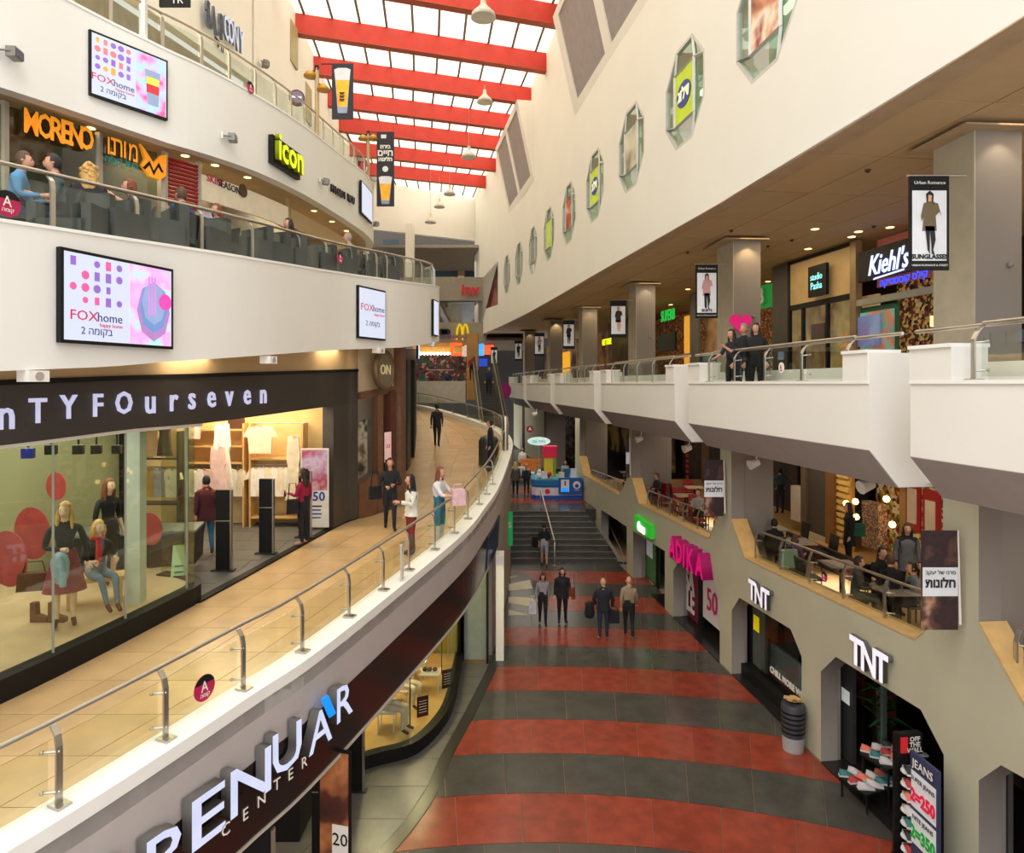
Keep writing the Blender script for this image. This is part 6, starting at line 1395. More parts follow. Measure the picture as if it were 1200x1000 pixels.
# raised letters on the olive wall
def sgn(name, label, s, px, py, size, mats, depth=.16, off=.04, **k):
    r = thing(name, label, 'sign'); M = frame(FAC, px, py, -1, off=off+depth/2); text('letter', s, size, M, mats, r, depth=depth, **k); return r
TW = mat('soft white letter', (236, 232, 246), emit=.45)
for nm, L_ in [('nearer white raised letters TNT over the shoe shop', [('T', 1008, 764, .78), ('N', 1023, 774, .8), ('T', 1038, 783, .8)]), ('farther white raised letters TNT on the olive wall', [('T', 884.5, 692, .74), ('N', 892.5, 698, .74), ('T', 901, 703, .74)])]:
    r = thing('raised_letters', nm, 'sign')
    for ch, px, py, s_ in L_: text('letter', ch, s_*.86, frame(FAC, px+2, py+1, -1, off=.08), [TW, LS], r, depth=.08, bold=.022, hz=.86)
r = thing('raised_letters', 'bright pink blocky raised letters over the SALE shop', 'sign')
PK = mat('magenta block letter', (226, 10, 120), emit=.35)
for ch, px, py in [('A', 794.5, 641.5), ('D', 803, 648), ('I', 809, 652), ('K', 816, 656), ('A', 827.5, 663)]: text('letter', ch, .9, frame(FAC, px+4, py+1, -1, off=.16), [PK, mat('dark magenta side', (150, 0, 84), emit=.2)], r, depth=.3, bold=.03, hz=.85)
quadpx('ledge', FAC, 792, 835, 650, 653, 674, 678, TAUPE, r, -.22, 0)
r = thing('light_box_sign', 'green light box with bulging white lettering, olive wall', 'sign')
quadpx('box', FAC, 749, 768, 603, 620.5, 616, 632, mat('green light box', (40, 170, 40), emit=.5), r, -.18, -.02)
text('lettering', 'Crocs', .42, frame(FAC, 758, 619, -1, off=.22), mat('bright white letter', (255, 255, 255), emit=1), r, depth=.04, bold=.03, hz=.8)

# ============================================================ LANDING: kiosk and stalls
kz = LZ+.01; KY = 35.2
kk = thing('kiosk', 'round-cornered blue and white promotion kiosk at the top of the stairs', 'kiosk', (Xat(654, 35.2), KY+1.3, kz))
NAV = mat('royal blue panel', (12, 72, 150), .4, emit=.08); TEA = mat('teal blue rim', (20, 110, 160), .4)
pts = [(-1.35, -.9), (-1.15, -1.25), (-.8, -1.35), (1.25, -1.25), (1.3, 1.1), (-1.35, 1.1)]
def ring(z0, z1, m, s_, n): g = G(); g.prism([(x*s_, y*s_, z0) for x, y in pts], (0, 0, z1-z0)); g.obj(n, m, kk)
ring(0, .2, NAV, 1, 'plinth'); ring(.2, .62, mat('kiosk white', (220, 216, 224)), .99, 'white_panel'); ring(.62, .7, NAV, 1, 'stripe'); ring(.7, 1.0, TEA, 1.02, 'rim')
G().box((0, 0, 1.01), (2.3, 1.9, .02)).obj('counter_top', mat('counter turquoise', (90, 170, 180)), kk)
G().box((.62, -1.4, .7), (1.22, .06, .85)).obj('blue_board', NAV, kk); G().box((.35, -1.44, .72), (.42, .02, .62)).obj('white_card', WHITE, kk); G().box((.35, -1.455, .52), (.34, .01, .2)).obj('blue_square', LBLU, kk)
text('number', '1', .3, world(kk) @ T(.35, -1.46, .84), NAV, kk, depth=.01, bold=.02)
o = G().lathe([(.2, 0), (.2, .01)], n=18).obj('round_emblem', WHITE, kk); o.matrix_basis = T(.95, -1.44, .76) @ Matrix.Rotation(R(90), 4, 'X'); o = G().lathe([(.1, 0), (.1, .02)], n=18).obj('emblem_drop', NAV, kk); o.matrix_basis = T(.95, -1.45, .72) @ Matrix.Rotation(R(90), 4, 'X')
text('lettering', 'QUEEN', .08, world(kk) @ T(.95, -1.44, .5), WHITE, kk, depth=.01)
o = G().lathe([(.13, 0), (.13, .01)], n=16).obj('red_emblem', mat('kiosk red', (210, 30, 50)), kk); o.matrix_basis = T(-.55, -1.37, .42) @ Matrix.Rotation(R(90), 4, 'X')
kx, ky = kk.location.x, kk.location.y
tw = thing('display_tower', 'stacked display tower with a crimson cube on top of the kiosk', 'display stand', (kx-.35, ky+.1, kz+1.03))
G().box((0, 0, .5), (.62, .5, 1.0)).obj('yellow_column', mat('yellow column', (226, 196, 50)), tw); G().box((.22, -.26, .5), (.14, .02, 1.0)).obj('printed_stripe', mat('lime stripe', (120, 160, 60)), tw); G().box((0, 0, 1.3), (.75, .6, .6)).obj('red_cube', mat('crimson cube', (210, 24, 70), emit=.1), tw)
ov = thing('oval_sign', 'pale blue oval sign on a pole above the kiosk', 'sign', (Xat(631.5, 37), 37, kz))
G().lathe([(.62, -.04), (.62, .04)], n=28, sy=.36).obj('board', mat('pale cyan board', (190, 226, 220), emit=.5), ov).matrix_basis = T(0, 0, 2.85) @ Matrix.Rotation(R(90), 4, 'X')
G().tube([(0, .02, 0), (0, .02, 2.8)], .03, 6).obj('pole', STEEL, ov); text('lettering', 'GEL NAIL', .18, world(ov) @ T(0, -.06, 2.85), mat('slate letter', (90, 130, 140)), ov, depth=.01)
rnd = random.Random(11)
for k, (dx, dy, c, h) in enumerate([(-.95, -.8, (236, 236, 236), .42), (-.7, -.95, (230, 230, 236), .3), (-.9, -.3, (150, 190, 196), .3), (.2, -.9, (230, 214, 190), .28), (.85, -.7, (235, 240, 250), .45), (.5, -.4, (40, 90, 150), .4), (-.45, -.85, (200, 30, 60), .35)]):
    o = thing('gift_item', f"{['white and black stuffed toy', 'white box', 'glass jar rack', 'cream parcel', 'white emblem stand', 'blue display block', 'red heart-shaped bag'][k]} on the kiosk counter", 'goods', (kx+dx, ky+dy, kz+1.03), rnd.uniform(-.4, .4))
    if k in (0, 2): g = G(); g.ball((0, 0, h*.35), h*.4, 10).ball((0, -.02, h*.85), h*.27, 10).ball((-.1, 0, h*1.05), h*.1, 6, 1).ball((.1, 0, h*1.05), h*.1, 6, 1); g.obj('body', [mat(f'goods {k}', c), BLACK], o)
    elif k == 6: g = G(); g.lathe([(.02, 0), (.16, .2), (.14, .3), (.02, .34)], n=10); g.obj('body', mat(f'goods {k}', c), o)
    else: G().box((0, 0, h/2), (.3, .22, h)).obj('body', mat(f'goods {k}', c), o); G().box((0, 0, h+.015), (.32, .24, .03)).obj('lid', mat(f'goods lid {k}', tuple(int(v*.8) for v in c)), o)
wc = thing('wooden_stall', 'low orange wood counter stall behind the kiosk', 'stall', (Xat(622, 43), 43, kz))
G().box((0, 0, .85), (1.3, .5, .75)).obj('back_panel', mat('orange wood', (190, 110, 40), .4, var=.2), wc); G().box((0, -.3, .42), (1.7, .9, .05)).obj('counter', WHITE, wc); G().box((0, -.3, .2), (1.6, .8, .4)).obj('base', mat('stall base', (150, 120, 100)), wc)
G().box((-.9, -.7, .55), (1.0, .5, .5)).obj('white_case', mat('pale blue case', (190, 206, 216)), wc)
rd = thing('red_sign', 'small red and white sign above the passage behind the balustrade nose', 'sign', tuple(at(594, 514, 40))); G().box((0, 0, 0), (.3, .05, .42)).obj('board', WHITE, rd); G().box((0, -.03, 0), (.22, .02, .34)).obj('panel', mat('signal red', (226, 20, 24), emit=.5), rd)
cr = thing('round_sign', 'dark crimson round sign on the taupe wall behind the kiosk', 'sign', tuple(at(621, 503, 38.4))); G().lathe([(.2, -.02), (.2, .02)], n=20).obj('disc', mat('dark crimson', (110, 12, 34)), cr).matrix_basis = Matrix.Rotation(R(90), 4, 'X'); text('letter', 'A', .25, world(cr) @ T(0, -.04, 0), WHITE, cr, depth=.01)
tr = thing('litter_bin', 'dark rounded litter bin on the walkway by the rail bend', 'bin', (Xat(572, 23.6), 24.2, zf1(24)))
G().lathe([(.34, 0), (.36, .05), (.36, .9), (.3, 1.02), (.12, 1.1)], n=20).obj('body', mat('dark bin', (66, 64, 60), .4, .3), tr); G().lathe([(.37, 0), (.37, .06)], n=20).obj('base_ring', STEEL, tr)
sps = thing('steel_post', 'brushed steel post at the nose of the curved balustrade', 'post', (RAIL1.atY(26)[0].x-.05, 26, zk(26))); G().lathe([(.11, 0), (.11, 1.25), (.07, 1.3)], n=14).obj('post', STEEL, sps)
pkd = thing('pink_sign', 'magenta round sign on the wall beside the escalator', 'sign', tuple(at(592, 458, 50))); G().lathe([(.45, -.03), (.45, .03)], n=18, sy=1.3).obj('disc', mat('purple magenta', (150, 10, 110)), pkd).matrix_basis = Matrix.Rotation(R(90), 4, 'X')

# far lettering
def faces(s, px, py, Y, size, m, name, label, **k):
    r = thing(name, label, 'sign'); text('lettering', s, size, T(*at(px, py, Y)), m, r, depth=.05, **k); return r
faces('inv', 551, 340, 55.7, 1.25, mat('scarlet letter', (170, 10, 30), emit=.3), 'red_lettering', 'red letters inv on the upper greige band at the far end', bold=.04)
mk = thing('arches_sign', 'yellow double-arch emblem with a dark red plate at the far end', 'sign')
YA = mat('arch yellow', (250, 206, 10), emit=.6)
for s_ in (-1, 1):
    c = at(542+s_*3.4, 397, 55.6); G().tube([(c.x+.24*s_*-1*math.cos(a)*1.0, c.y, c.z+1.25*math.sin(a)-.1) for a in [math.pi*k/12 for k in range(13)]], .085, 6).obj('arch', YA, mk)
p = at(539, 394.5, 55.4); G().box(tuple(p), (1.1, .1, .26)).obj('plate', mat('dark red plate', (110, 20, 20)), mk)
text('lettering', rev('מקדונלדס'), .24, T(*at(539, 394.5, 55.3)), WHITE, mk, depth=.02)
kz2 = faces('KOSHER', 521, 395, 55.6, .42, mat('navy kosher letter', (40, 44, 100)), 'navy_lettering', 'navy lettering under three dark rosettes at the far end', hz=.8)
for s_ in (-1, 0, 1): p = at(521+s_*3.6, 389, 55.6); G().lathe([(.26, -.03), (.26, .03)], n=8).obj('rosette', mat('navy rosette', (24, 26, 56)), kz2).matrix_basis = T(*p) @ Matrix.Rotation(R(90), 4, 'X')
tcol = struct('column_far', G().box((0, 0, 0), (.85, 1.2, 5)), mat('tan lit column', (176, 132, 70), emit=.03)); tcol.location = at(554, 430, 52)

# ============================================================ PENDANTS, lamp posts, beer banners, third-level
pend = [(566.5, 16, 22.5, 1.0, 'nearest'), (568, 117, 36, .9, 'second'), (549.5, 182, 39, .9, 'third'), (527, 226, 48, 1, 'fourth'), (504.5, 259, 50, 1.0, 'fifth'), (515, 241, 52, .8, 'sixth, squat')]
for px, py, Y, s_, nm in pend:
    p = at(px, py, Y); r = thing('pendant_lamp', f'white bell-shaped pendant lamp on a wire under the glass roof, {nm}', 'pendant lamp', tuple(p))
    G().lathe([(.09, .52), (.1, .3), (.16, .22), (.38, 0), (.42, -.14), (.4, -.15)], n=20).obj('shade', mat('lamp shade white', (214, 208, 194), .5), r)
    G().lathe([(.37, -.13), (.37, -.12)], n=20).obj('opening', mat('lamp inside', (150, 146, 134)), r); G().tube([(0, 0, .5), (0, 0, ZR-p.z)], .012, 5).obj('wire', STEEL, r)
for px, yt, yb, Y, nm in [(371.5, 80, 158, 17.6, 'nearer'), (431.5, 156, 212, 23.2, 'farther')]:
    a, b = at(px, yb, Y), at(px, yt, Y); r = thing('lamp_post', f'{nm} pale lamp post with amber bowl lamps on the third-level rail', 'lamp post', tuple(a)); h = b.z-a.z
    G().tube([(0, 0, 0), (0, 0, h)], .055, 8).obj('pole', mat('sand pole', (190, 164, 120), .5), r); G().box((0, 0, h), (.1, .1, .12)).obj('cap', BLACK, r)
    for s_, dz in [(-1, -.2), (1, -.55 if nm == 'nearer' else -.2)]:
        G().tube([(0, 0, h+dz+.15), (s_*.16, 0, h+dz+.12)], .02, 5).obj('arm', BLACK, r); G().lathe([(.02, .14), (.1, .1), (.17, 0), (.16, -.04), (.02, -.06)], (s_*.17, -.02, h+dz), n=14).obj('bowl', mat('amber bowl', (190, 140, 50), .3, .3), r)
def beer(x0, x1, yt, yb, Y, label, words=False):
    p = at((x0+x1)/2, (yt+yb)/2, Y); w_ = (x1-x0)/800*Y; h = (yb-yt)/800*Y
    r = thing('beer_banner', label, 'banner', tuple(p)); G().box((0, 0, 0), (w_, .03, h)).obj('panel', mat('banner navy black', (34, 30, 38)), r)
    hz = h*.78 if not words else h*.36; cz = -.0 if not words else -h*.29; g = w_*.34
    def pg(n, q, m, dy): gg = G(); gg.prism([(x, -.02-dy, cz+z) for x, z in q], (0, .002, 0)); gg.obj(n, m, r)
    pg('glass_print', [(-g*.62, -hz*.5), (g*.62, -hz*.5), (g*.7, -hz*.4), (g*1.1, hz*.5), (-g*1.1, hz*.5), (-g*.7, -hz*.4)], mat('glass print', (150, 160, 190)), 0)
    pg('beer_print', [(-g*.62, -hz*.36), (g*.62, -hz*.36), (g*.95, hz*.28), (-g*.95, hz*.28)], patch('beer amber', [(220, 120, 20), (250, 180, 40), (230, 140, 20)], 1.5, emit=.2), .003)
    pg('foam_print', [(-g*.98, hz*.26), (g*.98, hz*.26), (g*1.12, hz*.5), (g*.6, hz*.54), (-g*.6, hz*.54), (-g*1.12, hz*.5)], WPR, .006)
    if not words:
        for q in range(3): text('lettering', 'BAR', h*.05, world(r) @ T(0, -.03, -.04*h-.06*h*q), INK, r, depth=.004, bold=.01)
    if words:
        for q, (s_, sz) in enumerate([('בירה', .3), ('חיים', .5), ('הליגות', .3)]): text('lettering', rev(s_), w_*sz, world(r) @ T(0, -.03, h*(.3-.085*q)), WHITE, r, depth=.004, bold=.01)
        o = G().lathe([(w_*.17, 0), (w_*.17, .01)], n=14).obj('ball_print', WHITE, r); o.matrix_basis = T(0, -.03, 0) @ Matrix.Rotation(R(90), 4, 'X')
        G().box((-.1*w_, -.02, h*.44), (w_*.3, .01, h*.05)).obj('small_panel', WPR, r)
    G().tube([(-w_*1.0 if not words else -w_, 0, h*.5), (w_*.5, 0, h*.5)], .015, 5).obj('bracket', BLACK, r)
beer(389, 414, 75, 140, 17.5, 'beer glass banner on the nearer lamp post'); beer(441.5, 462, 155, 242, 23.2, 'tall banner with white lettering and a small beer glass, farther lamp post', True)
nb = thing('hanging_sign', 'black hanging sign cut off by the top edge, left of the bar letters', 'sign', tuple(at(205, 0, 12)))
G().box((0, 0, .1), (.54, .04, .45)).obj('board', BLACK, nb); text('lettering', 'TR', .18, world(nb) @ T(.05, -.03, -.02), WHITE, nb, depth=.01)
pc = thing('white_post', 'white square post standing on the third-level coping, top left', 'post', (BND3.off(-.2).px(168)[0].x, BND3.off(-.2).px(168)[0].y, zt3(BND3.px(168)[0].y)))
G().box((0, 0, 1.5), (.1, .1, 3)).obj('post', WHITE, pc)
# more lights (lamps of the place)
for Y in (6.5, 10.5, 15, 20): area('walkway_light', (STO1.atY(Y)[0].x+.35 if Y < 19 else -4, Y, zb2(min(Y, 19))+.1), .5, 3.0, 42, (1, .83, .58))
area('shop_light', (-7.6, 10.6, -.5), 2.2, 4, 120, (1, .95, .86), (0, 0, R(-15))); area('shop_light', (-6.6, 15.3, .0), 3.5, 2.2, 190, (1, .83, .55))
for Y in (8, 14, 20): area('cafe_light', (BND3.atY(Y)[0].x-1.6, Y, zb3(Y)-.05), 1.5, 4, 60, (1, .86, .62))
area('bar_light', (-7.3, 14, 7.3), 1.5, 6, 90, (1, .86, .62))
for Y in (12, 20, 28, 37, 46): p, t = UPW.atY(Y); area('balcony_light', (p.x+3.6, Y, CZ-.02), 2.4, 5, 95, (1, .8, .5))
for Y in (9, 14, 20, 27, 35): p, t = FAC.atY(Y); area('terrace_light', (p.x+2.6, Y, TOPZ-.05), 2.0, 3.5, 45, (1, .84, .6))
for Y in (11.8, 16.2, 20.8, 23.5): p, t = FAC.atY(Y); area('ground_shop_light', (p.x+1.7, Y, -4.6), 1.6, 1.6, 22, (1, .9, .78))
area('far_hall_light', (-6, 66, 11), 8, 10, 350, (1, .88, .68)); area('far_hall_light', (-5, 60, 3.2), 8, 6, 120, (1, .8, .55)); area('far_bar_light', (-5, 61, 7), 6, 4, 70, (1, .8, .6)); area('landing_light', (1.5, 40, -1.8), 5, 8, 160, (1, .9, .75))
area('store_below_light', (-4.3, 10, -5.4), 1.2, 5, 60, (1, .85, .6))

# FAR GLOW: small lit signs in the hall beyond the last column
for px, py, Y, w_, h_, c, e, lb in [(561.5, 410, 62, .9, 1.1, (70, 160, 240), 1.2, 'small blue lit screen beyond the tan column'), (573, 410, 62, .9, .9, (255, 90, 50), 1.2, 'small orange lit sign beyond the tan column'), (566, 425, 60, .8, .7, (40, 70, 190), .8, 'small dark blue lit panel beyond the tan column'), (548, 411, 56, .5, .9, (220, 216, 206), .5, 'small pale figure panel beside the neon sign')]:
    r = thing('lit_panel', lb, 'sign', tuple(at(px, py, Y))); G().box((0, 0, 0), (w_, .1, h_)).obj('panel', mat(lb, c, emit=e), r); G().box((0, .08, 0), (w_+.1, .08, h_+.1)).obj('frame', BLACK, r)
# ============================================================ PEOPLE
SK = mat('skin', (206, 152, 122), .55, var=.06); SK2 = mat('mannequin skin', (226, 188, 160), .4, var=.03)
def cloth(n, c): return mat(n+' clothing', c, .85, var=.14, scale=8)
EYE = mat('eye', (40, 30, 28), .3); LIP = mat('lips', (160, 70, 66), .5)
# joints in metres for a 1.72 m figure facing +y
def pose(kind, L=None, Rr=None):
    J = dict(pel=(0, 0, .94), wst=(0, 0, 1.08), chs=(0, -.01, 1.30), nb=(0, -.01, 1.45), nk=(0, .01, 1.53),
             sL=(-.175, -.01, 1.385), eL=(-.225, -.03, 1.11), wL=(-.235, .05, .87), sR=(.175, -.01, 1.385), eR=(.225, -.03, 1.11), wR=(.235, .05, .87),
             hL=(-.09, 0, .88), kL=(-.10, .02, .49), aL=(-.10, -.02, .09), tL=(-.12, .15, .035), hR=(.09, 0, .88), kR=(.10, .02, .49), aR=(.10, -.02, .09), tR=(.12, .15, .035))
    if kind == 'walk':
        J.update(kL=(-.09, .14, .51), aL=(-.09, .16, .09), tL=(-.10, .34, .05), kR=(.09, .0, .49), aR=(.09, -.22, .13), tR=(.10, -.09, .035), eL=(-.22, -.09, 1.12), wL=(-.22, -.06, .88), eR=(.22, .02, 1.12), wR=(.21, .16, .92))
    if kind == 'sit':
        J.update(pel=(0, 0, .52), wst=(0, -.01, .67), chs=(0, .02, .89), nb=(0, .03, 1.03), nk=(0, .06, 1.11), sL=(-.17, .03, .97), sR=(.17, .03, .97), eL=(-.22, .08, .72), wL=(-.16, .3, .74), eR=(.22, .08, .72), wR=(.16, .3, .74),
                 hL=(-.09, .0, .5), kL=(-.11, .42, .50), aL=(-.11, .40, .09), tL=(-.12, .56, .04), hR=(.09, .0, .5), kR=(.11, .42, .50), aR=(.11, .40, .09), tR=(.12, .56, .04))
    for d in (L, Rr):
        if d: J.update(d)
    return J
BONES = [('pel', 'wst', .125, .115, 'legs'), ('wst', 'chs', .115, .145, 'top'), ('chs', 'nb', .145, .07, 'top'), ('nb', 'nk', .06, .05, 'skin'),
  ('chs', 'sL', .12, .062, 'top'), ('sL', 'eL', .06, .044, 'top'), ('eL', 'wL', .042, .026, 'arm'), ('chs', 'sR', .12, .062, 'top'), ('sR', 'eR', .06, .044, 'top'), ('eR', 'wR', .042, .026, 'arm'),
  ('pel', 'hL', .12, .098, 'legs'), ('hL', 'kL', .094, .06, 'legs'), ('kL', 'aL', .058, .04, 'shin'), ('aL', 'tL', .044, .036, 'shoe'), ('pel', 'hR', .12, .098, 'legs'), ('hR', 'kR', .094, .06, 'legs'), ('kR', 'aR', .058, .04, 'shin'), ('aR', 'tR', .044, .036, 'shoe')]
def bodymesh(J, wide=1.0, slim=1.0):
    names = list(J); idx = {n: i for i, n in enumerate(names)}; rad = {}
    for a, b, ra, rb, _ in BONES: rad.setdefault(a, ra); rad[b] = rb if b not in ('chs', 'wst') else (ra+rb)/2 if b == 'wst' else .135
    me = bpy.data.meshes.new('figure'); me.from_pydata([J[n] for n in names], [(idx[a], idx[b]) for a, b, *_ in BONES], [])
    o = bpy.data.objects.new('figure', me); COL.objects.link(o)
    sk = o.modifiers.new('s', 'SKIN'); sk.use_smooth_shade = True; su = o.modifiers.new('u', 'SUBSURF'); su.levels = 1
    for n, i in idx.items():
        r = rad[n]*slim; v = me.skin_vertices[0].data[i]
        rx = r*(1.12*wide if n in ('pel', 'wst', 'chs') else 1); v.radius = (rx, r*(.78 if n in ('pel', 'wst', 'chs') else 1)); v.use_root = (n == 'pel')
    dg = bpy.context.evaluated_depsgraph_get(); dg.update()
    out = bpy.data.meshes.new_from_object(o.evaluated_get(dg)); bpy.data.objects.remove(o); bpy.data.meshes.remove(me)
    return out
def handg(g, w, e, mi, curl=.5, side=1):
    """palm, four unequal bent fingers and a thumb, continuing the forearm"""
    w = Vector(w); d = (w-Vector(e)).normalized(); s = d.cross(Vector((0, 1, 0))); s = s.normalized() if s.length > .1 else Vector((1, 0, 0)); n = s.cross(d)
    p0 = w+d*.0; p1 = w+d*.085
    g.tube([w-d*.01, w+d*.03, w+d*.07, p1], [.022, .03, .035, .03], 8, mi, sx=1.0)
    for k, l in enumerate([.062, .074, .07, .055]):
        b = p1+s*(-.026+.0175*k)-d*.01; m = b+d*l*.55+n*curl*.012; t = m+d*l*.35+n*curl*.035
        g.tube([b, m, t], [.0095, .0085, .006], 5, mi)
    b = w+d*.035+s*(-.03*side); g.tube([b, b+d*.035-s*.022*side+n*.01, b+d*.062-s*.022*side+n*.024], [.012, .01, .007], 5, mi)
def headg(g, c, yaw, mi_skin, mi_eye, mi_lip, sc=1.0, tilt=0):
    M = Matrix.Translation(Vector(c)) @ Matrix.Rotation(yaw, 4, 'Z') @ Matrix.Rotation(tilt, 4, 'X') @ Matrix.Scale(sc, 4)
    n = 14; k = 10; vs = []
    for i in range(k+1):
        th = math.pi*i/k; z = -math.cos(th)*.118; r = max(.004, math.sin(th))
        for j in range(n):
            a = 2*math.pi*j/n; x = math.cos(a)*r*.074; y = math.sin(a)*r*.092
            lo = max(0, -z-.02)/.1; x *= 1-.28*lo; y = y*(1-.18*lo)+(.014*lo if y > 0 else .0)
            if abs(z+.012) < .025 and abs(x) < .02 and y > .06: y += .02      # nose
            vs.append(M @ Vector((x, y, z)))
    g.add(vs, [(i*n+j, i*n+(j+1) % n, (i+1)*n+(j+1) % n, (i+1)*n+j) for i in range(k) for j in range(n)], mi_skin, True)
    for s in (-1, 1):
        g.ball(tuple(M @ Vector((s*.028, .083, .006))), .011*sc, 6, mi_eye)
        g.ball(tuple(M @ Vector((s*.076, -.002, -.005))), .02*sc, 6, mi_skin)
        g.box(tuple(M @ Vector((s*.028, .086, .028))), (.026, .008, .005), mi_eye)
    g.box(tuple(M @ Vector((0, .088, -.058))), (.036, .01, .009), mi_lip)
    return M
def hairg(M, style):
    g = G(); n = 16; k = 10; vs = []
    for i in range(k+1):
        th = math.pi*i/k; z = -math.cos(th)*.13; r = max(.004, math.sin(th))
        for j in range(n):
            a = 2*math.pi*j/n; x = math.cos(a)*r*.086; y = math.sin(a)*r*.104-.006
            vs.append(Vector((x, y, z+.008)))
    fs = []
    for i in range(k):
        for j in range(n):
            q = (i*n+j, i*n+(j+1) % n, (i+1)*n+(j+1) % n, (i+1)*n+j); c = sum((vs[t] for t in q), Vector())/4
            face = c.y > .018 and c.z < .07; low = c.z < (-.06 if style != 'crop' else -.01); 
            if face or low or (style in ('short', 'crop') and c.y > .0 and c.z < .02): continue
            fs.append(q)
    g.add([M @ v for v in vs], fs, 0, True)
    if style in ('long', 'curly', 'bob', 'pony'):
        ln = {'long': .36, 'curly': .27, 'bob': .13, 'pony': .3}[style]
        if style == 'pony': P = [(0, -.09, .03), (0, -.14, -.04), (0, -.12, -.2), (0, -.1, -.04-ln)]; rr = [.03, .035, .035, .012]
        else: P = [(0, -.05, .03), (0, -.065, -.08), (0, -.085, -.08-ln*.6), (0, -.08, -.08-ln)]; rr = [.08, .09, .085, .05]
        pts = [M @ Vector(p) for p in P]; q = len(pts); m_ = 12
        ring = []
        for p, r in zip(P, rr):
            for j in range(m_):
                a = 2*math.pi*j/m_; ring.append(M @ Vector((p[0]+math.cos(a)*r*1.08, p[1]+math.sin(a)*r*.6, p[2])))
        g.add(ring, [(i*m_+j, i*m_+(j+1) % m_, (i+1)*m_+(j+1) % m_, (i+1)*m_+j) for i in range(q-1) for j in range(m_)]+[list(range((q-1)*m_, q*m_))], 0, True)
    if style == 'curly':
        rn = random.Random(1)
        for t in range(26): a = rn.uniform(0, 6.28); zz = rn.uniform(-.22, .1); g.ball(tuple(M @ Vector((math.cos(a)*.09, -abs(math.sin(a))*.09-.01, zz))), .035, 6)
    if style == 'bob':
        for s in (-1, 1): g.tube([M @ Vector((s*.078, .02, .03)), M @ Vector((s*.085, .01, -.06)), M @ Vector((s*.075, .015, -.12))], [.02, .03, .018], 6)
    if style == 'long' :
        for s in (-1, 1): g.tube([M @ Vector((s*.07, .0, .03)), M @ Vector((s*.085, -.01, -.1)), M @ Vector((s*.09, .01, -.26))], [.02, .035, .014], 6)
    return g
HAIR = {n: mat(n+' hair', c, .6, var=.2, scale=20) for n, c in [('dark brown', (44, 30, 24)), ('black', (20, 17, 17)), ('blond', (206, 160, 90)), ('grey', (150, 142, 132)), ('auburn', (120, 60, 34)), ('brown', (84, 56, 36))]}
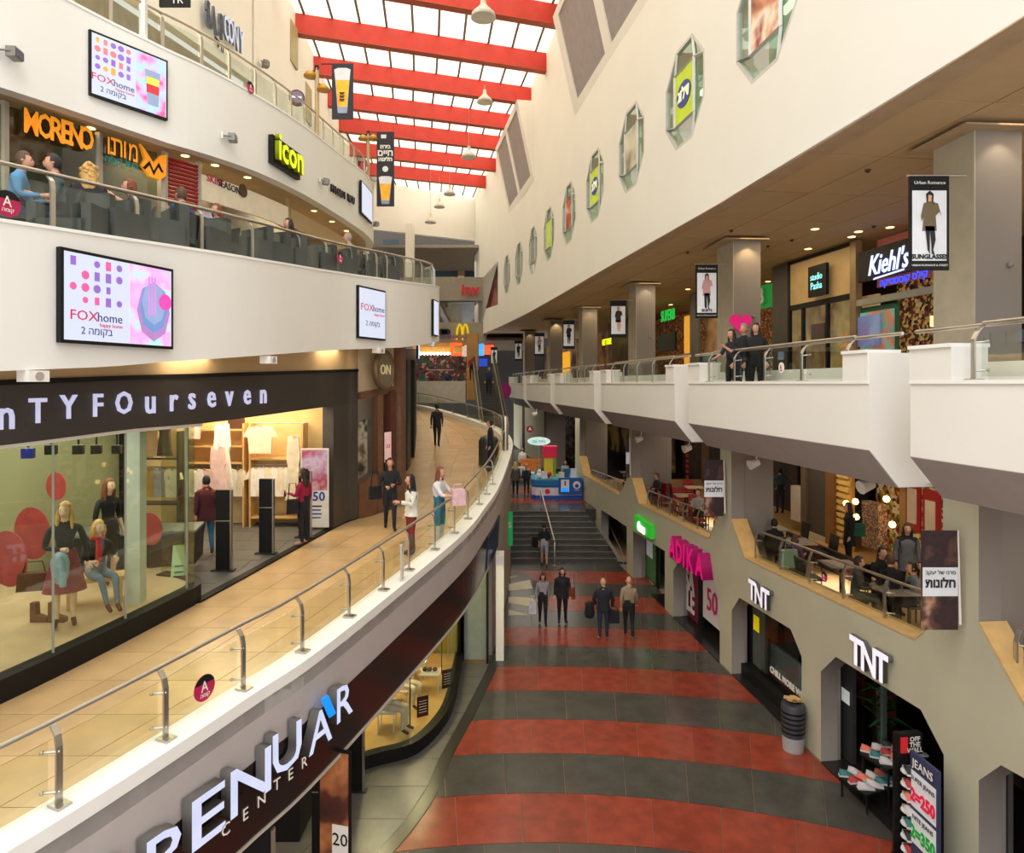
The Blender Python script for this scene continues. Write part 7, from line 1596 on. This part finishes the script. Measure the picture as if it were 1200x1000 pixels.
def person(label, loc, yaw, h=1.7, kind='stand', top=(60, 60, 60), legs=(30, 30, 36), shoe=(24, 22, 22), arm=None, shin=None, hair='dark brown', style='short', bald=False, L=None, Rr=None, coat=None, skirt=None, hyaw=0, wide=1.06, slim=1.1, name='person', cat='person', skin=None, tilt=0, group=None, curl=.5, scarf=None):
    J = pose(kind, L, Rr); sk = skin or SK
    r = thing(name, label, cat, tuple(loc), yaw, group); r.scale = (h/1.72,)*3
    tm, lm, sm = cloth('%s_%s_%s' % top, top), cloth('%s_%s_%s' % legs, legs), cloth('%s_%s_%s' % shoe, shoe)
    am = sk if arm == 'skin' else tm; shm_ = sk if shin == 'skin' else (cloth('%s_%s_%s' % shin, shin) if shin else lm)
    mats = [tm, lm, sk, sm, am, shm_, EYE, LIP]; mi = {'top': 0, 'legs': 1, 'skin': 2, 'shoe': 3, 'arm': 4, 'shin': 5}
    me = bodymesh(J, wide, slim)
    g = G(); V = {n: Vector(v) for n, v in J.items()}
    segs_ = [(V[a], V[b], mi[m]) for a, b, _, _, m in BONES]
    vv = [v.co.copy() for v in me.vertices]; g.v = [tuple(v) for v in vv]
    for p in me.polygons:
        c = p.center; best = 9; bi = 0
        for a, b, m in segs_:
            ab = b-a; t = max(0, min(1, (c-a).dot(ab)/ab.length_squared)); dd = (a+ab*t-c).length
            if m in (0, 1) and ab.length < .3: dd -= .05
            if dd < best: best = dd; bi = m
        g.f.append(list(p.vertices)); g.m.append(bi); g.sm.append(True)
    bpy.data.meshes.remove(me)
    for e, w_, s in (('eL', 'wL', 1), ('eR', 'wR', -1)): handg(g, J[w_], J[e], 2, curl, s)
    nk = V['nk']; d = (V['nk']-V['nb']); hc = nk+Vector((0, .018, .095))
    M = headg(g, hc, hyaw, 2, 6, 7, 1.0, tilt)
    g.tube([V['nb']+Vector((0, 0, -.02)), nk+Vector((0, .008, .04))], [.056, .05], 10, 2)
    o = g.obj('body', mats, r)
    if not bald: hairg(M, style).obj('hair', HAIR[hair], r)
    if coat:
        c_, z1 = coat; zt = V['chs'].z+.07; pl = V['pel']; g2 = G(); n = 16
        prof = [(.11, zt+.03), (.19, zt-.04), (.18, zt-.15), (.165, zt-.28), (.185, zt-.42)]+([(.21, z1)] if z1 < zt-.5 else [])
        for i in range(1): g2.lathe([(a, b) for a, b in prof], (V['chs'].x*.6, V['chs'].y*.8, 0), 16, 0, 1, .72)
        for s_, e_, w_ in (('sL', 'eL', 'wL'), ('sR', 'eR', 'wR')): g2.tube([V[s_], V[s_].lerp(V[e_], .5), V[e_], V[e_].lerp(V[w_], .85)], [.072, .064, .054, .044], 10)
        g2.obj('jacket', cloth('%s_%s_%s' % c_, c_), r)
    if skirt:
        c_, z1, rr = skirt; g2 = G(); z0 = V['wst'].z; g2.lathe([(.13, z0), (.16, z0-.1), (.18, z0-.2), (rr, z1)], (0, V['pel'].y, 0), 20, 0, 1, .8); g2.obj('skirt', cloth('%s_%s_%s' % c_, c_), r)
    if scarf:
        g2 = G(); nb = V['nb']; g2.tube([nb+Vector((.075*math.cos(a), .075*math.sin(a)+.01, .02)) for a in [2*math.pi*k/12 for k in range(13)]], .03, 6); g2.tube([nb+Vector((.02, .09, 0)), nb+Vector((.02, .12, -.2)), nb+Vector((.04, .12, -.4))], [.04, .05, .04], 8); g2.obj('scarf', cloth('%s_%s_%s' % scarf, scarf), r)
    return r
def facing(px, py): return math.atan2(-px, py)     # yaw so that local +y looks along (px,py)
def bag(label, p, s, c, handle=True, rz=0, name='handbag', cat='bag', ln=.35):
    r = thing(name, label, cat, tuple(p), rz); m = cloth('%s_%s_%s' % c, c); x, y, z = s
    g = G()
    if name.startswith('folded'): g.lathe([(.02, 0), (x*.4, z*.08), (x*.5, z*.3), (x*.42, z*.7), (x*.5, z*.9), (x*.2, z)], n=12, sy=.65)
    else: g.prism([(-x/2, -y/2, 0), (x/2, -y/2, 0), (x*.45, -y/2, z), (-x*.45, -y/2, z)], (0, y, 0))
    g.obj('body', m, r)
    if handle: G().tube([(-x*.35, 0, z*.95), (-x*.25, 0, z+ln), (x*.25, 0, z+ln), (x*.35, 0, z*.95)], .012, 5).obj('handle', m, r)
    return r
def L1(px, py): Y = 3680/(py-394); return Vector((Xat(px, Y), Y, zf1(Y)))
up = dict(eL=(-.22, .06, 1.14), wL=(-.12, .3, 1.18)); upR = dict(eR=(.22, .06, 1.14), wR=(.12, .3, 1.18))
# --- first-floor walkway
P1 = L1(356, 640); person('woman in a crimson sweater and black trousers facing the shop, holding a phone', P1+Vector((0, 0, .02)), facing(-1, .25), 1.66, 'stand', (150, 14, 56), (22, 20, 24), (190, 140, 124), style='curly', L=up, hair='dark brown', wide=1.15)
bag('black shoulder bag of the woman in crimson', P1+Vector((-.18, -.2, .75)), (.26, .14, .3), (20, 18, 20), rz=.3)
o = thing('phone', 'dark phone in the hand of the woman in crimson', 'phone', tuple(P1+Vector((-.42, .03, 1.14)))); G().box((0, 0, 0), (.02, .07, .13)).obj('body', BLACK, o)
P2 = L1(457, 621); person('woman with dark curly hair in a black suit walking towards the camera', P2, facing(.25, -1), 1.68, 'walk', (26, 26, 34), (26, 28, 38), (16, 16, 18), style='curly', hair='dark brown', L=dict(eL=(-.25, .05, 1.12), wL=(-.08, .22, 1.12)), Rr=dict(eR=(.25, .03, 1.12), wR=(.1, .24, 1.08)))
bag('black handbag on the arm of the curly-haired woman', P2+Vector((-.34, -.05, .74)), (.3, .14, .3), (18, 16, 18), rz=.5)
P3 = L1(482, 651); person('woman in a white cardigan and rust trousers behind the walkway glass', P3, facing(-.9, -.45), 1.68, 'stand', (40, 36, 40), (120, 36, 30), (90, 70, 60), style='long', hair='black', coat=((222, 218, 206), .86), L=up, shin=(96, 78, 70))
P4 = L1(515, 641); person('young woman in a white T-shirt leaning towards the rail with arms out', P4, facing(.9, -.35), 1.72, 'stand', (216, 212, 214), (50, 110, 130), (200, 196, 190), style='long', hair='auburn', arm='skin', L=dict(eL=(-.24, .16, 1.16), wL=(-.14, .4, 1.14)), Rr=dict(eR=(.22, .16, 1.16), wR=(.12, .4, 1.14)), shin=(190, 186, 180))
bag('pale pink backpack held on the rail by the young woman in white', P4+Vector((.42, -.2, .95)), (.3, .22, .34), (222, 180, 184), rz=.3, name='backpack', ln=.1)
P5 = L1(512, 524); person('man in a dark shirt and trousers walking away along the walkway', P5, facing(0, 1), 1.76, 'walk', (38, 38, 46), (34, 34, 40), (20, 20, 22), style='short', hair='black', wide=1.15)
P6 = Vector((Xat(578, 23.2), 23.2, zf1(23.2))); person('man in a black jacket standing at the bend of the rail, face in profile', P6+Vector((-.1, 0, 0)), facing(-1, -.2), 1.72, 'stand', (30, 32, 34), (26, 26, 30), (20, 20, 20), style='short', hair='black')
P7 = Vector((Xat(242, 14.3), 14.3, zf1(14.3)+.03)); person('shopper in a dark red and orange coat inside the clothes shop entrance', P7, facing(-.6, 1), 1.62, 'walk', (110, 40, 30), (40, 90, 120), (90, 60, 50), style='short', hair='black', coat=((70, 22, 30), .75))
# --- mannequins in the clothes shop window
MN = dict(name='mannequin', cat='mannequin', skin=SK2)
pm = at(76, 733, 10.15); person('standing blond mannequin in a black top and berry skirt', (pm.x, 10.15, zf1(10.15)+.29), facing(.55, -.9), 1.82, 'stand', (26, 26, 34), (226, 190, 160), (84, 42, 30), style='long', hair='blond', shin=None, skirt=((134, 50, 66), .5, .27), Rr=dict(eR=(.24, .02, 1.12), wR=(.03, .22, 1.12)), L=dict(eL=(-.25, -.05, 1.12), wL=(-.27, .0, .86)), wide=.85, slim=.92, hyaw=-.2, **MN)
o = bag('brown structured handbag held by the standing blond mannequin', (pm.x-.42, 10.1, zf1(10.15)+.29+.55), (.42, .16, .26), (96, 60, 36), rz=.3, ln=.16)
den = thing('denim_jacket', 'light blue denim jacket over the arm of the standing mannequin', 'jacket', (pm.x+.12, 9.86, zf1(10)+.29+.72)); g = G(); g.lathe([(.05, 0), (.11, .08), (.13, .3), (.1, .42), (.03, .46)], n=12, sy=.7); g.tube([(.04, -.05, .4), (.1, -.08, .2), (.08, -.06, -.02)], .045, 7); g.obj('body', mat('light denim', (140, 166, 186), .8, var=.25, scale=12), den)
ps_ = at(108, 716, 10.75); st_ = person('seated mannequin with blond bob, black top, red scarf and jeans', (ps_.x-.05, 10.95, zf1(10.9)+.29), facing(.75, -.6), 1.78, 'sit', (28, 28, 32), (94, 124, 150), (90, 26, 28), style='bob', hair='blond', arm='skin', shin=(94, 124, 150), scarf=(190, 30, 44), slim=.92, L=dict(kL=(-.1, .44, .5), aL=(-.06, .62, .12), tL=(-.05, .76, .05)), Rr=dict(kR=(.1, .44, .5), aR=(.06, .56, .12), tR=(.06, .70, .05)), hyaw=.2, **MN)
bn = thing('bench', 'low tan bench under the seated mannequin', 'bench', (ps_.x-.1, 11.0, zf1(10.9)+.29), .5); G().box((0, 0, .42), (.9, .4, .06)).obj('seat', WOOD, bn)
for a in (-.35, .35): G().box((a, 0, .2), (.06, .36, .4)).obj('leg', WOOD, bn)
pq = at(127, 690, 11.9); person('mannequin in a black dress by the edge of the green wall', (pq.x, 11.9, zf1(11.9)+.29), facing(.9, -.3), 1.8, 'stand', (24, 24, 30), (24, 24, 30), (60, 40, 34), style='long', hair='auburn', arm='skin', skirt=((22, 22, 28), .62, .2), slim=.9, wide=.85, shin='skin', **MN)
for x_, y_, f_, hr, lb in [(-2.62, 14.35, (.95, -.3), 'brown', 'seated mannequin in pale clothes in the yellow ground-floor window, nearer one'), (-2.5, 15.5, (.9, -.5), 'blond', 'seated mannequin with white legs in the yellow ground-floor window, farther one')]:
    person(lb, (x_, y_, GRD+.24), facing(*f_), 1.72, 'sit', (196, 180, 160), (222, 214, 196), (60, 50, 44), style='long', hair=hr, arm='skin', slim=.9, **MN)
    b_ = thing('stool', 'low white stool under the '+('nearer' if x_ < -2.6 else 'farther')+' seated mannequin in the yellow window', 'stool', (x_, y_, GRD+.24)); G().box((0, 0, .42), (.4, .4, .05)).obj('seat', WHITE, b_)
    for a in (-.16, .16):
        for b in (-.16, .16): G().tube([(a, b, 0), (a, b, .4)], .015, 5).obj('leg', WHITE, b_)
bt = thing('boots', 'pair of brown ankle boots on the display floor left of the mannequins', 'boots', (pm.x-.55, 10.3, zf1(10.2)+.29))
for s in (0, .27): g = G(); g.prism([(s-.05, -.04, 0), (s+.2, -.04, 0), (s+.2, -.04, .07), (s+.05, -.04, .12), (s+.04, -.04, .3), (s-.05, -.04, .3)], (0, .09, 0)); g.obj('boot', mat('brown suede', (110, 66, 44), .8), bt)
# --- ground floor
def GF(px, py): Y = 6000/(py-450); return Vector((Xat(px, Y), Y, GRD))
q = GF(636, 732); person('woman in a grey top with a white bag walking on the ground floor', q, facing(0, -1), 1.58, 'walk', (150, 144, 148), (22, 22, 30), (16, 16, 18), hair='dark brown', style='bob', tilt=-.25)
bag('white carrier bag of the woman in grey', q+Vector((-.32, -.05, .35)), (.24, .1, .42), (214, 212, 216), name='carrier_bag', ln=.12)
q = GF(659, 730); person('person all in black with curly hair, ground floor', q, facing(0, -1), 1.7, 'stand', (24, 26, 28), (18, 18, 22), (18, 18, 20), hair='dark brown', style='curly', coat=((26, 28, 30), .8), wide=1.1)
bag('rust brown shoulder bag of the person in black', q+Vector((.3, -.02, .75)), (.22, .12, .34), (116, 52, 30), ln=.45)
q = GF(707, 750); person('bald man in a navy jacket and jeans walking away, carrying dark coats', q, facing(0, 1), 1.78, 'stand', (26, 32, 46), (38, 44, 66), (200, 196, 196), bald=True, wide=1.25, coat=((24, 28, 40), .86), L=dict(eL=(-.27, .0, 1.14), wL=(-.2, .12, .98)), Rr=dict(eR=(.27, .0, 1.12), wR=(.26, .08, .9)))
bag('black folded coat hanging on the left arm of the bald man', q+Vector((-.4, .0, .62)), (.3, .16, .5), (20, 20, 26), handle=False, name='folded_coat', cat='coat'); bag('black shopping bag on the right side of the bald man', q+Vector((.32, 0, .5)), (.3, .14, .36), (22, 20, 24), ln=.1)
q = GF(737, 748); person('balding man in a beige sweater and dark trousers walking away', q, facing(.1, 1), 1.78, 'walk', (150, 128, 104), (24, 24, 28), (140, 124, 110), hair='grey', style='crop', wide=1.15, bald=True)
q = Vector((Xat(638, 28.0), 28.15, GRD)); person('man in a black T-shirt and pale shorts setting foot on the stairs', q+Vector((0, 0, .0)), facing(0, 1), 1.74, 'walk', (22, 24, 28), (176, 176, 190), (120, 110, 110), hair='dark brown', style='short', arm='skin', shin='skin')
bag('black jacket carried by the man at the stairs', q+Vector((-.38, -.02, .75)), (.28, .14, .45), (18, 18, 20), handle=False, name='folded_jacket', cat='jacket')
# --- landing
for px, py, h, lb, kw in [(604, 581, 1.75, 'woman with long fair hair in a grey coat on the landing, seen from behind', dict(top=(84, 84, 76), legs=(20, 20, 22), style='long', hair='blond', coat=((80, 82, 74), .8), yaw=0)),
                          (617, 579, 1.6, 'grey-haired man in a dark open jacket beside the kiosk', dict(top=(170, 140, 116), legs=(26, 26, 34), style='short', hair='grey', coat=((30, 32, 40), .85), yaw=math.pi))]:
    Y = -LZ*800/(py-450); yw = kw.pop('yaw'); person(lb, (Xat(px, Y), Y, LZ+.01), yw, h, 'stand', **kw)
person('kiosk attendant in olive behind the turquoise counter', (kx-.95, ky+.75, kz), math.pi*.8, 1.6, 'stand', (130, 140, 100), (30, 30, 34), hair='dark brown', style='pony')
person('person in a white jacket at the orange wood stall', (Xat(612, 44), 44.6, kz), 0, 1.75, 'stand', (220, 216, 206), (30, 30, 34), hair='grey', style='short', coat=((224, 220, 210), .8))
person('person in pale blue behind the kiosk display tower', (kx+.6, ky+1.6, kz), math.pi, 1.65, 'stand', (150, 170, 186), (30, 30, 34), hair='brown', style='long')
# --- right balcony
for px, Y, h, yw, lb, kw in [(858, 15.6, 1.62, facing(-1, -.5), 'woman in a dark top at the balcony rail, hand raised, left of three', dict(top=(30, 32, 44), legs=(24, 26, 36), style='long', hair='dark brown', arm='skin', L=dict(eL=(-.24, .15, 1.15), wL=(-.14, .36, 1.3)), Rr=dict(eR=(.24, .15, 1.12), wR=(.15, .4, 1.05)))),
                             (872, 15.3, 1.72, facing(-.7, -.8), 'grey-haired man in black at the balcony rail, middle of three', dict(top=(24, 24, 28), legs=(34, 36, 50), style='short', hair='grey')),
                             (886, 14.9, 1.7, facing(-.5, -.8), 'woman with dark hair in black at the balcony rail, right of three', dict(top=(20, 20, 24), legs=(22, 22, 26), style='long', hair='black'))]:
    person(lb, (Xat(px, Y), Y, TZ), yw, h, 'stand', **kw)
# --- right terrace cafe
TP = [(995, 17.6, 'stand', facing(-1, .2), 1.66, 'woman in a long black coat with a green bag walking on the nearer terrace', dict(top=(14, 14, 18), legs=(14, 14, 18), style='long', hair='black', coat=((14, 14, 18), .62))),
      (1063, 14.9, 'stand', facing(-.3, -1), 1.68, 'woman in a grey cardigan over black standing by the cafe tables', dict(top=(20, 20, 24), legs=(18, 18, 22), style='long', hair='black', coat=((96, 98, 104), .7))),
      (914, 24.9, 'stand', 0, 1.66, 'man in a teal grey shirt, hands on hips, in the dark shop doorway', dict(top=(60, 82, 90), legs=(34, 38, 44), style='short', hair='black', L=dict(eL=(-.4, -.05, 1.15), wL=(-.17, .0, .98)), Rr=dict(eR=(.4, -.05, 1.15), wR=(.17, 0, .98)))),
      (1031, 14.4, 'sit', facing(.2, -1), 1.72, 'man in black seated facing the camera at the cafe table', dict(top=(20, 20, 22), legs=(24, 24, 28), style='short', hair='black')),
      (1046, 13.55, 'sit', facing(-.1, 1), 1.76, 'man in black seated with his back to the rail', dict(top=(22, 22, 24), legs=(24, 24, 28), style='short', hair='brown', wide=1.15)),
      (1073, 13.3, 'sit', facing(-1, .1), 1.66, 'young woman in grey seated in profile beside the banner', dict(top=(120, 124, 128), legs=(30, 30, 34), style='pony', hair='black')),
      (1002, 13.7, 'sit', facing(.8, -.3), 1.68, 'person in dark green grey seated at the left of the cafe group', dict(top=(62, 68, 64), legs=(110, 110, 90), style='short', hair='dark brown')),
      (930, 16.4, 'sit', facing(.6, .5), 1.45, 'child in purple seated along the nearer terrace rail', dict(top=(90, 60, 110), legs=(60, 40, 80), style='bob', hair='brown')),
      (908, 17.5, 'sit', facing(.2, 1), 1.66, 'person in black seated at the far end of the nearer terrace', dict(top=(18, 18, 20), legs=(24, 24, 28), style='short', hair='black'))]
for px, Y, kd, yw, h, lb, kw in TP:
    person(lb, (Xat(px, Y), Y, TF), yw, h, kd, **kw)
    if kd == 'sit': chair('black cafe chair under the '+' '.join(lb.split()[:9]), Xat(px, Y), Y, yw, CB, None)
bag('green bag on the shoulder of the woman in the long black coat', (Xat(1006, 17.5), 17.5, TF+.85), (.3, .14, .32), (16, 80, 66), ln=.3)
for px, Y, yw, h, top, lb in [(760, 26.5, 2.0, 1.66, (60, 50, 46), 'diner in brown at the back of the middle terrace opening'), (812, 22.4, 2.6, 1.7, (160, 156, 150), 'diner in pale grey by the middle terrace rail'), (716, 30.2, 2.4, 1.66, (40, 40, 60), 'person in navy seated in the farthest terrace opening')]:
    xx = max(Xat(px, Y), FAC.off(1.0).atY(Y)[0].x); person(lb, (xx, Y, TF), yw, h, 'sit', top=top, style='short', hair='dark brown'); chair('chair under the '+lb, xx, Y, yw, CR if px > 740 else CB, None)
# --- second level, left
def L2p(px, off): p, t = BND2.off(off).px(px); return Vector((p.x, p.y, zt2(p.y)-.22))
for px, off, kd, yw, h, lb, kw in [(70, -.85, 'sit', 2.2, 1.72, 'man in a dark cap and jacket seated behind the second-level glass', dict(top=(70, 84, 84), legs=(30, 30, 34), hair='black', style='short')),
       (20, -1.1, 'sit', -1.2, 1.7, 'person in a blue jacket reaching out beside the second-level marker', dict(top=(90, 140, 180), legs=(40, 50, 80), hair='brown', style='short')),
       (104, -.75, 'sit', .5, 1.72, 'person with a mop of blond curls and a black top, second level', dict(top=(26, 26, 28), legs=(40, 44, 42), hair='blond', style='curly')),
       (158, -1.0, 'sit', 2.2, 1.68, 'person with light brown hair raising an arm, second level', dict(top=(60, 60, 66), legs=(40, 40, 44), hair='auburn', style='bob', arm='skin', L=dict(eL=(-.25, .12, .85), wL=(-.12, .3, 1.0)))),
       (216, -.9, 'sit', 1.2, 1.76, 'broad man in a blue shirt seated with his back turned, second level', dict(top=(44, 66, 110), legs=(40, 40, 48), hair='brown', style='short', wide=1.3)),
       (258, -1.1, 'sit', 2.6, 1.66, 'woman in pink seated at a second-level table', dict(top=(226, 170, 160), legs=(50, 50, 60), hair='auburn', style='bob', arm='skin')),
       (342, -.8, 'sit', 2.4, 1.72, 'person in black with red face seen above the second-level rail', dict(top=(28, 26, 28), legs=(30, 30, 32), hair='dark brown', style='bob')),
       (411, -.7, 'sit', 2.0, 1.72, 'white-haired person seated far along the second-level rail', dict(top=(150, 150, 146), legs=(40, 40, 44), hair='grey', style='short'))]:
    p = L2p(px, off); person(lb, p, yw, h, kd, **kw)
    q = copytree([o for o in COL.objects if o.name == 'cafe_chair'][0]); q.location = p; q.rotation_euler = (0, 0, yw); q['label'] = 'dark chair under the '+' '.join(lb.split()[:7]); 
    if 'group' in q: del q['group']
def armch(px, off, rz, lb):
    p = L2p(px, off); r = thing('armchair', lb, 'armchair', tuple(p), rz); m = mat('dark grey upholstery', (70, 72, 66), .8, var=.1)
    G().box((0, 0, .22), (.66, .6, .36)).obj('seat', m, r); G().box((0, -.3, .5), (.7, .14, .72)).obj('backrest', m, r)
    for s in (-1, 1): G().box((s*.33, 0, .34), (.12, .6, .52)).obj('armrest', m, r)
for k, (px, off, rz) in enumerate([(85, -.5, .6), (128, -.5, .3), (180, -.5, -.2), (232, -.5, .4), (285, -.55, 0), (308, -.5, .2), (330, -.55, -.3), (368, -.5, .3), (392, -.5, 0), (422, -.5, .3), (445, -.5, 0)]):
    armch(px, off, rz+2.6, f"dark grey armchair behind the second-level glass, {['first','second','third','fourth','fifth','sixth','seventh','eighth','ninth','tenth','eleventh'][k]} from the left")
# --- far people
for px, py, Y, top, lb in [(553, 436, 46, (170, 30, 40), 'person in red riding up the far escalator'), (573, 452, 41, (30, 50, 90), 'person in navy standing beside the far escalator'), (506, 446, 51, (120, 40, 50), 'shopper in dark red in front of the far shop'), (524, 446, 51.5, (50, 60, 90), 'shopper in dark blue in front of the far shop')]:
    z = (450-py)/800*Y-.6; person(lb, (Xat(px, Y), Y, z if px > 540 else -.7), math.pi, 1.7, 'stand', top=top, hair='dark brown', style='short')
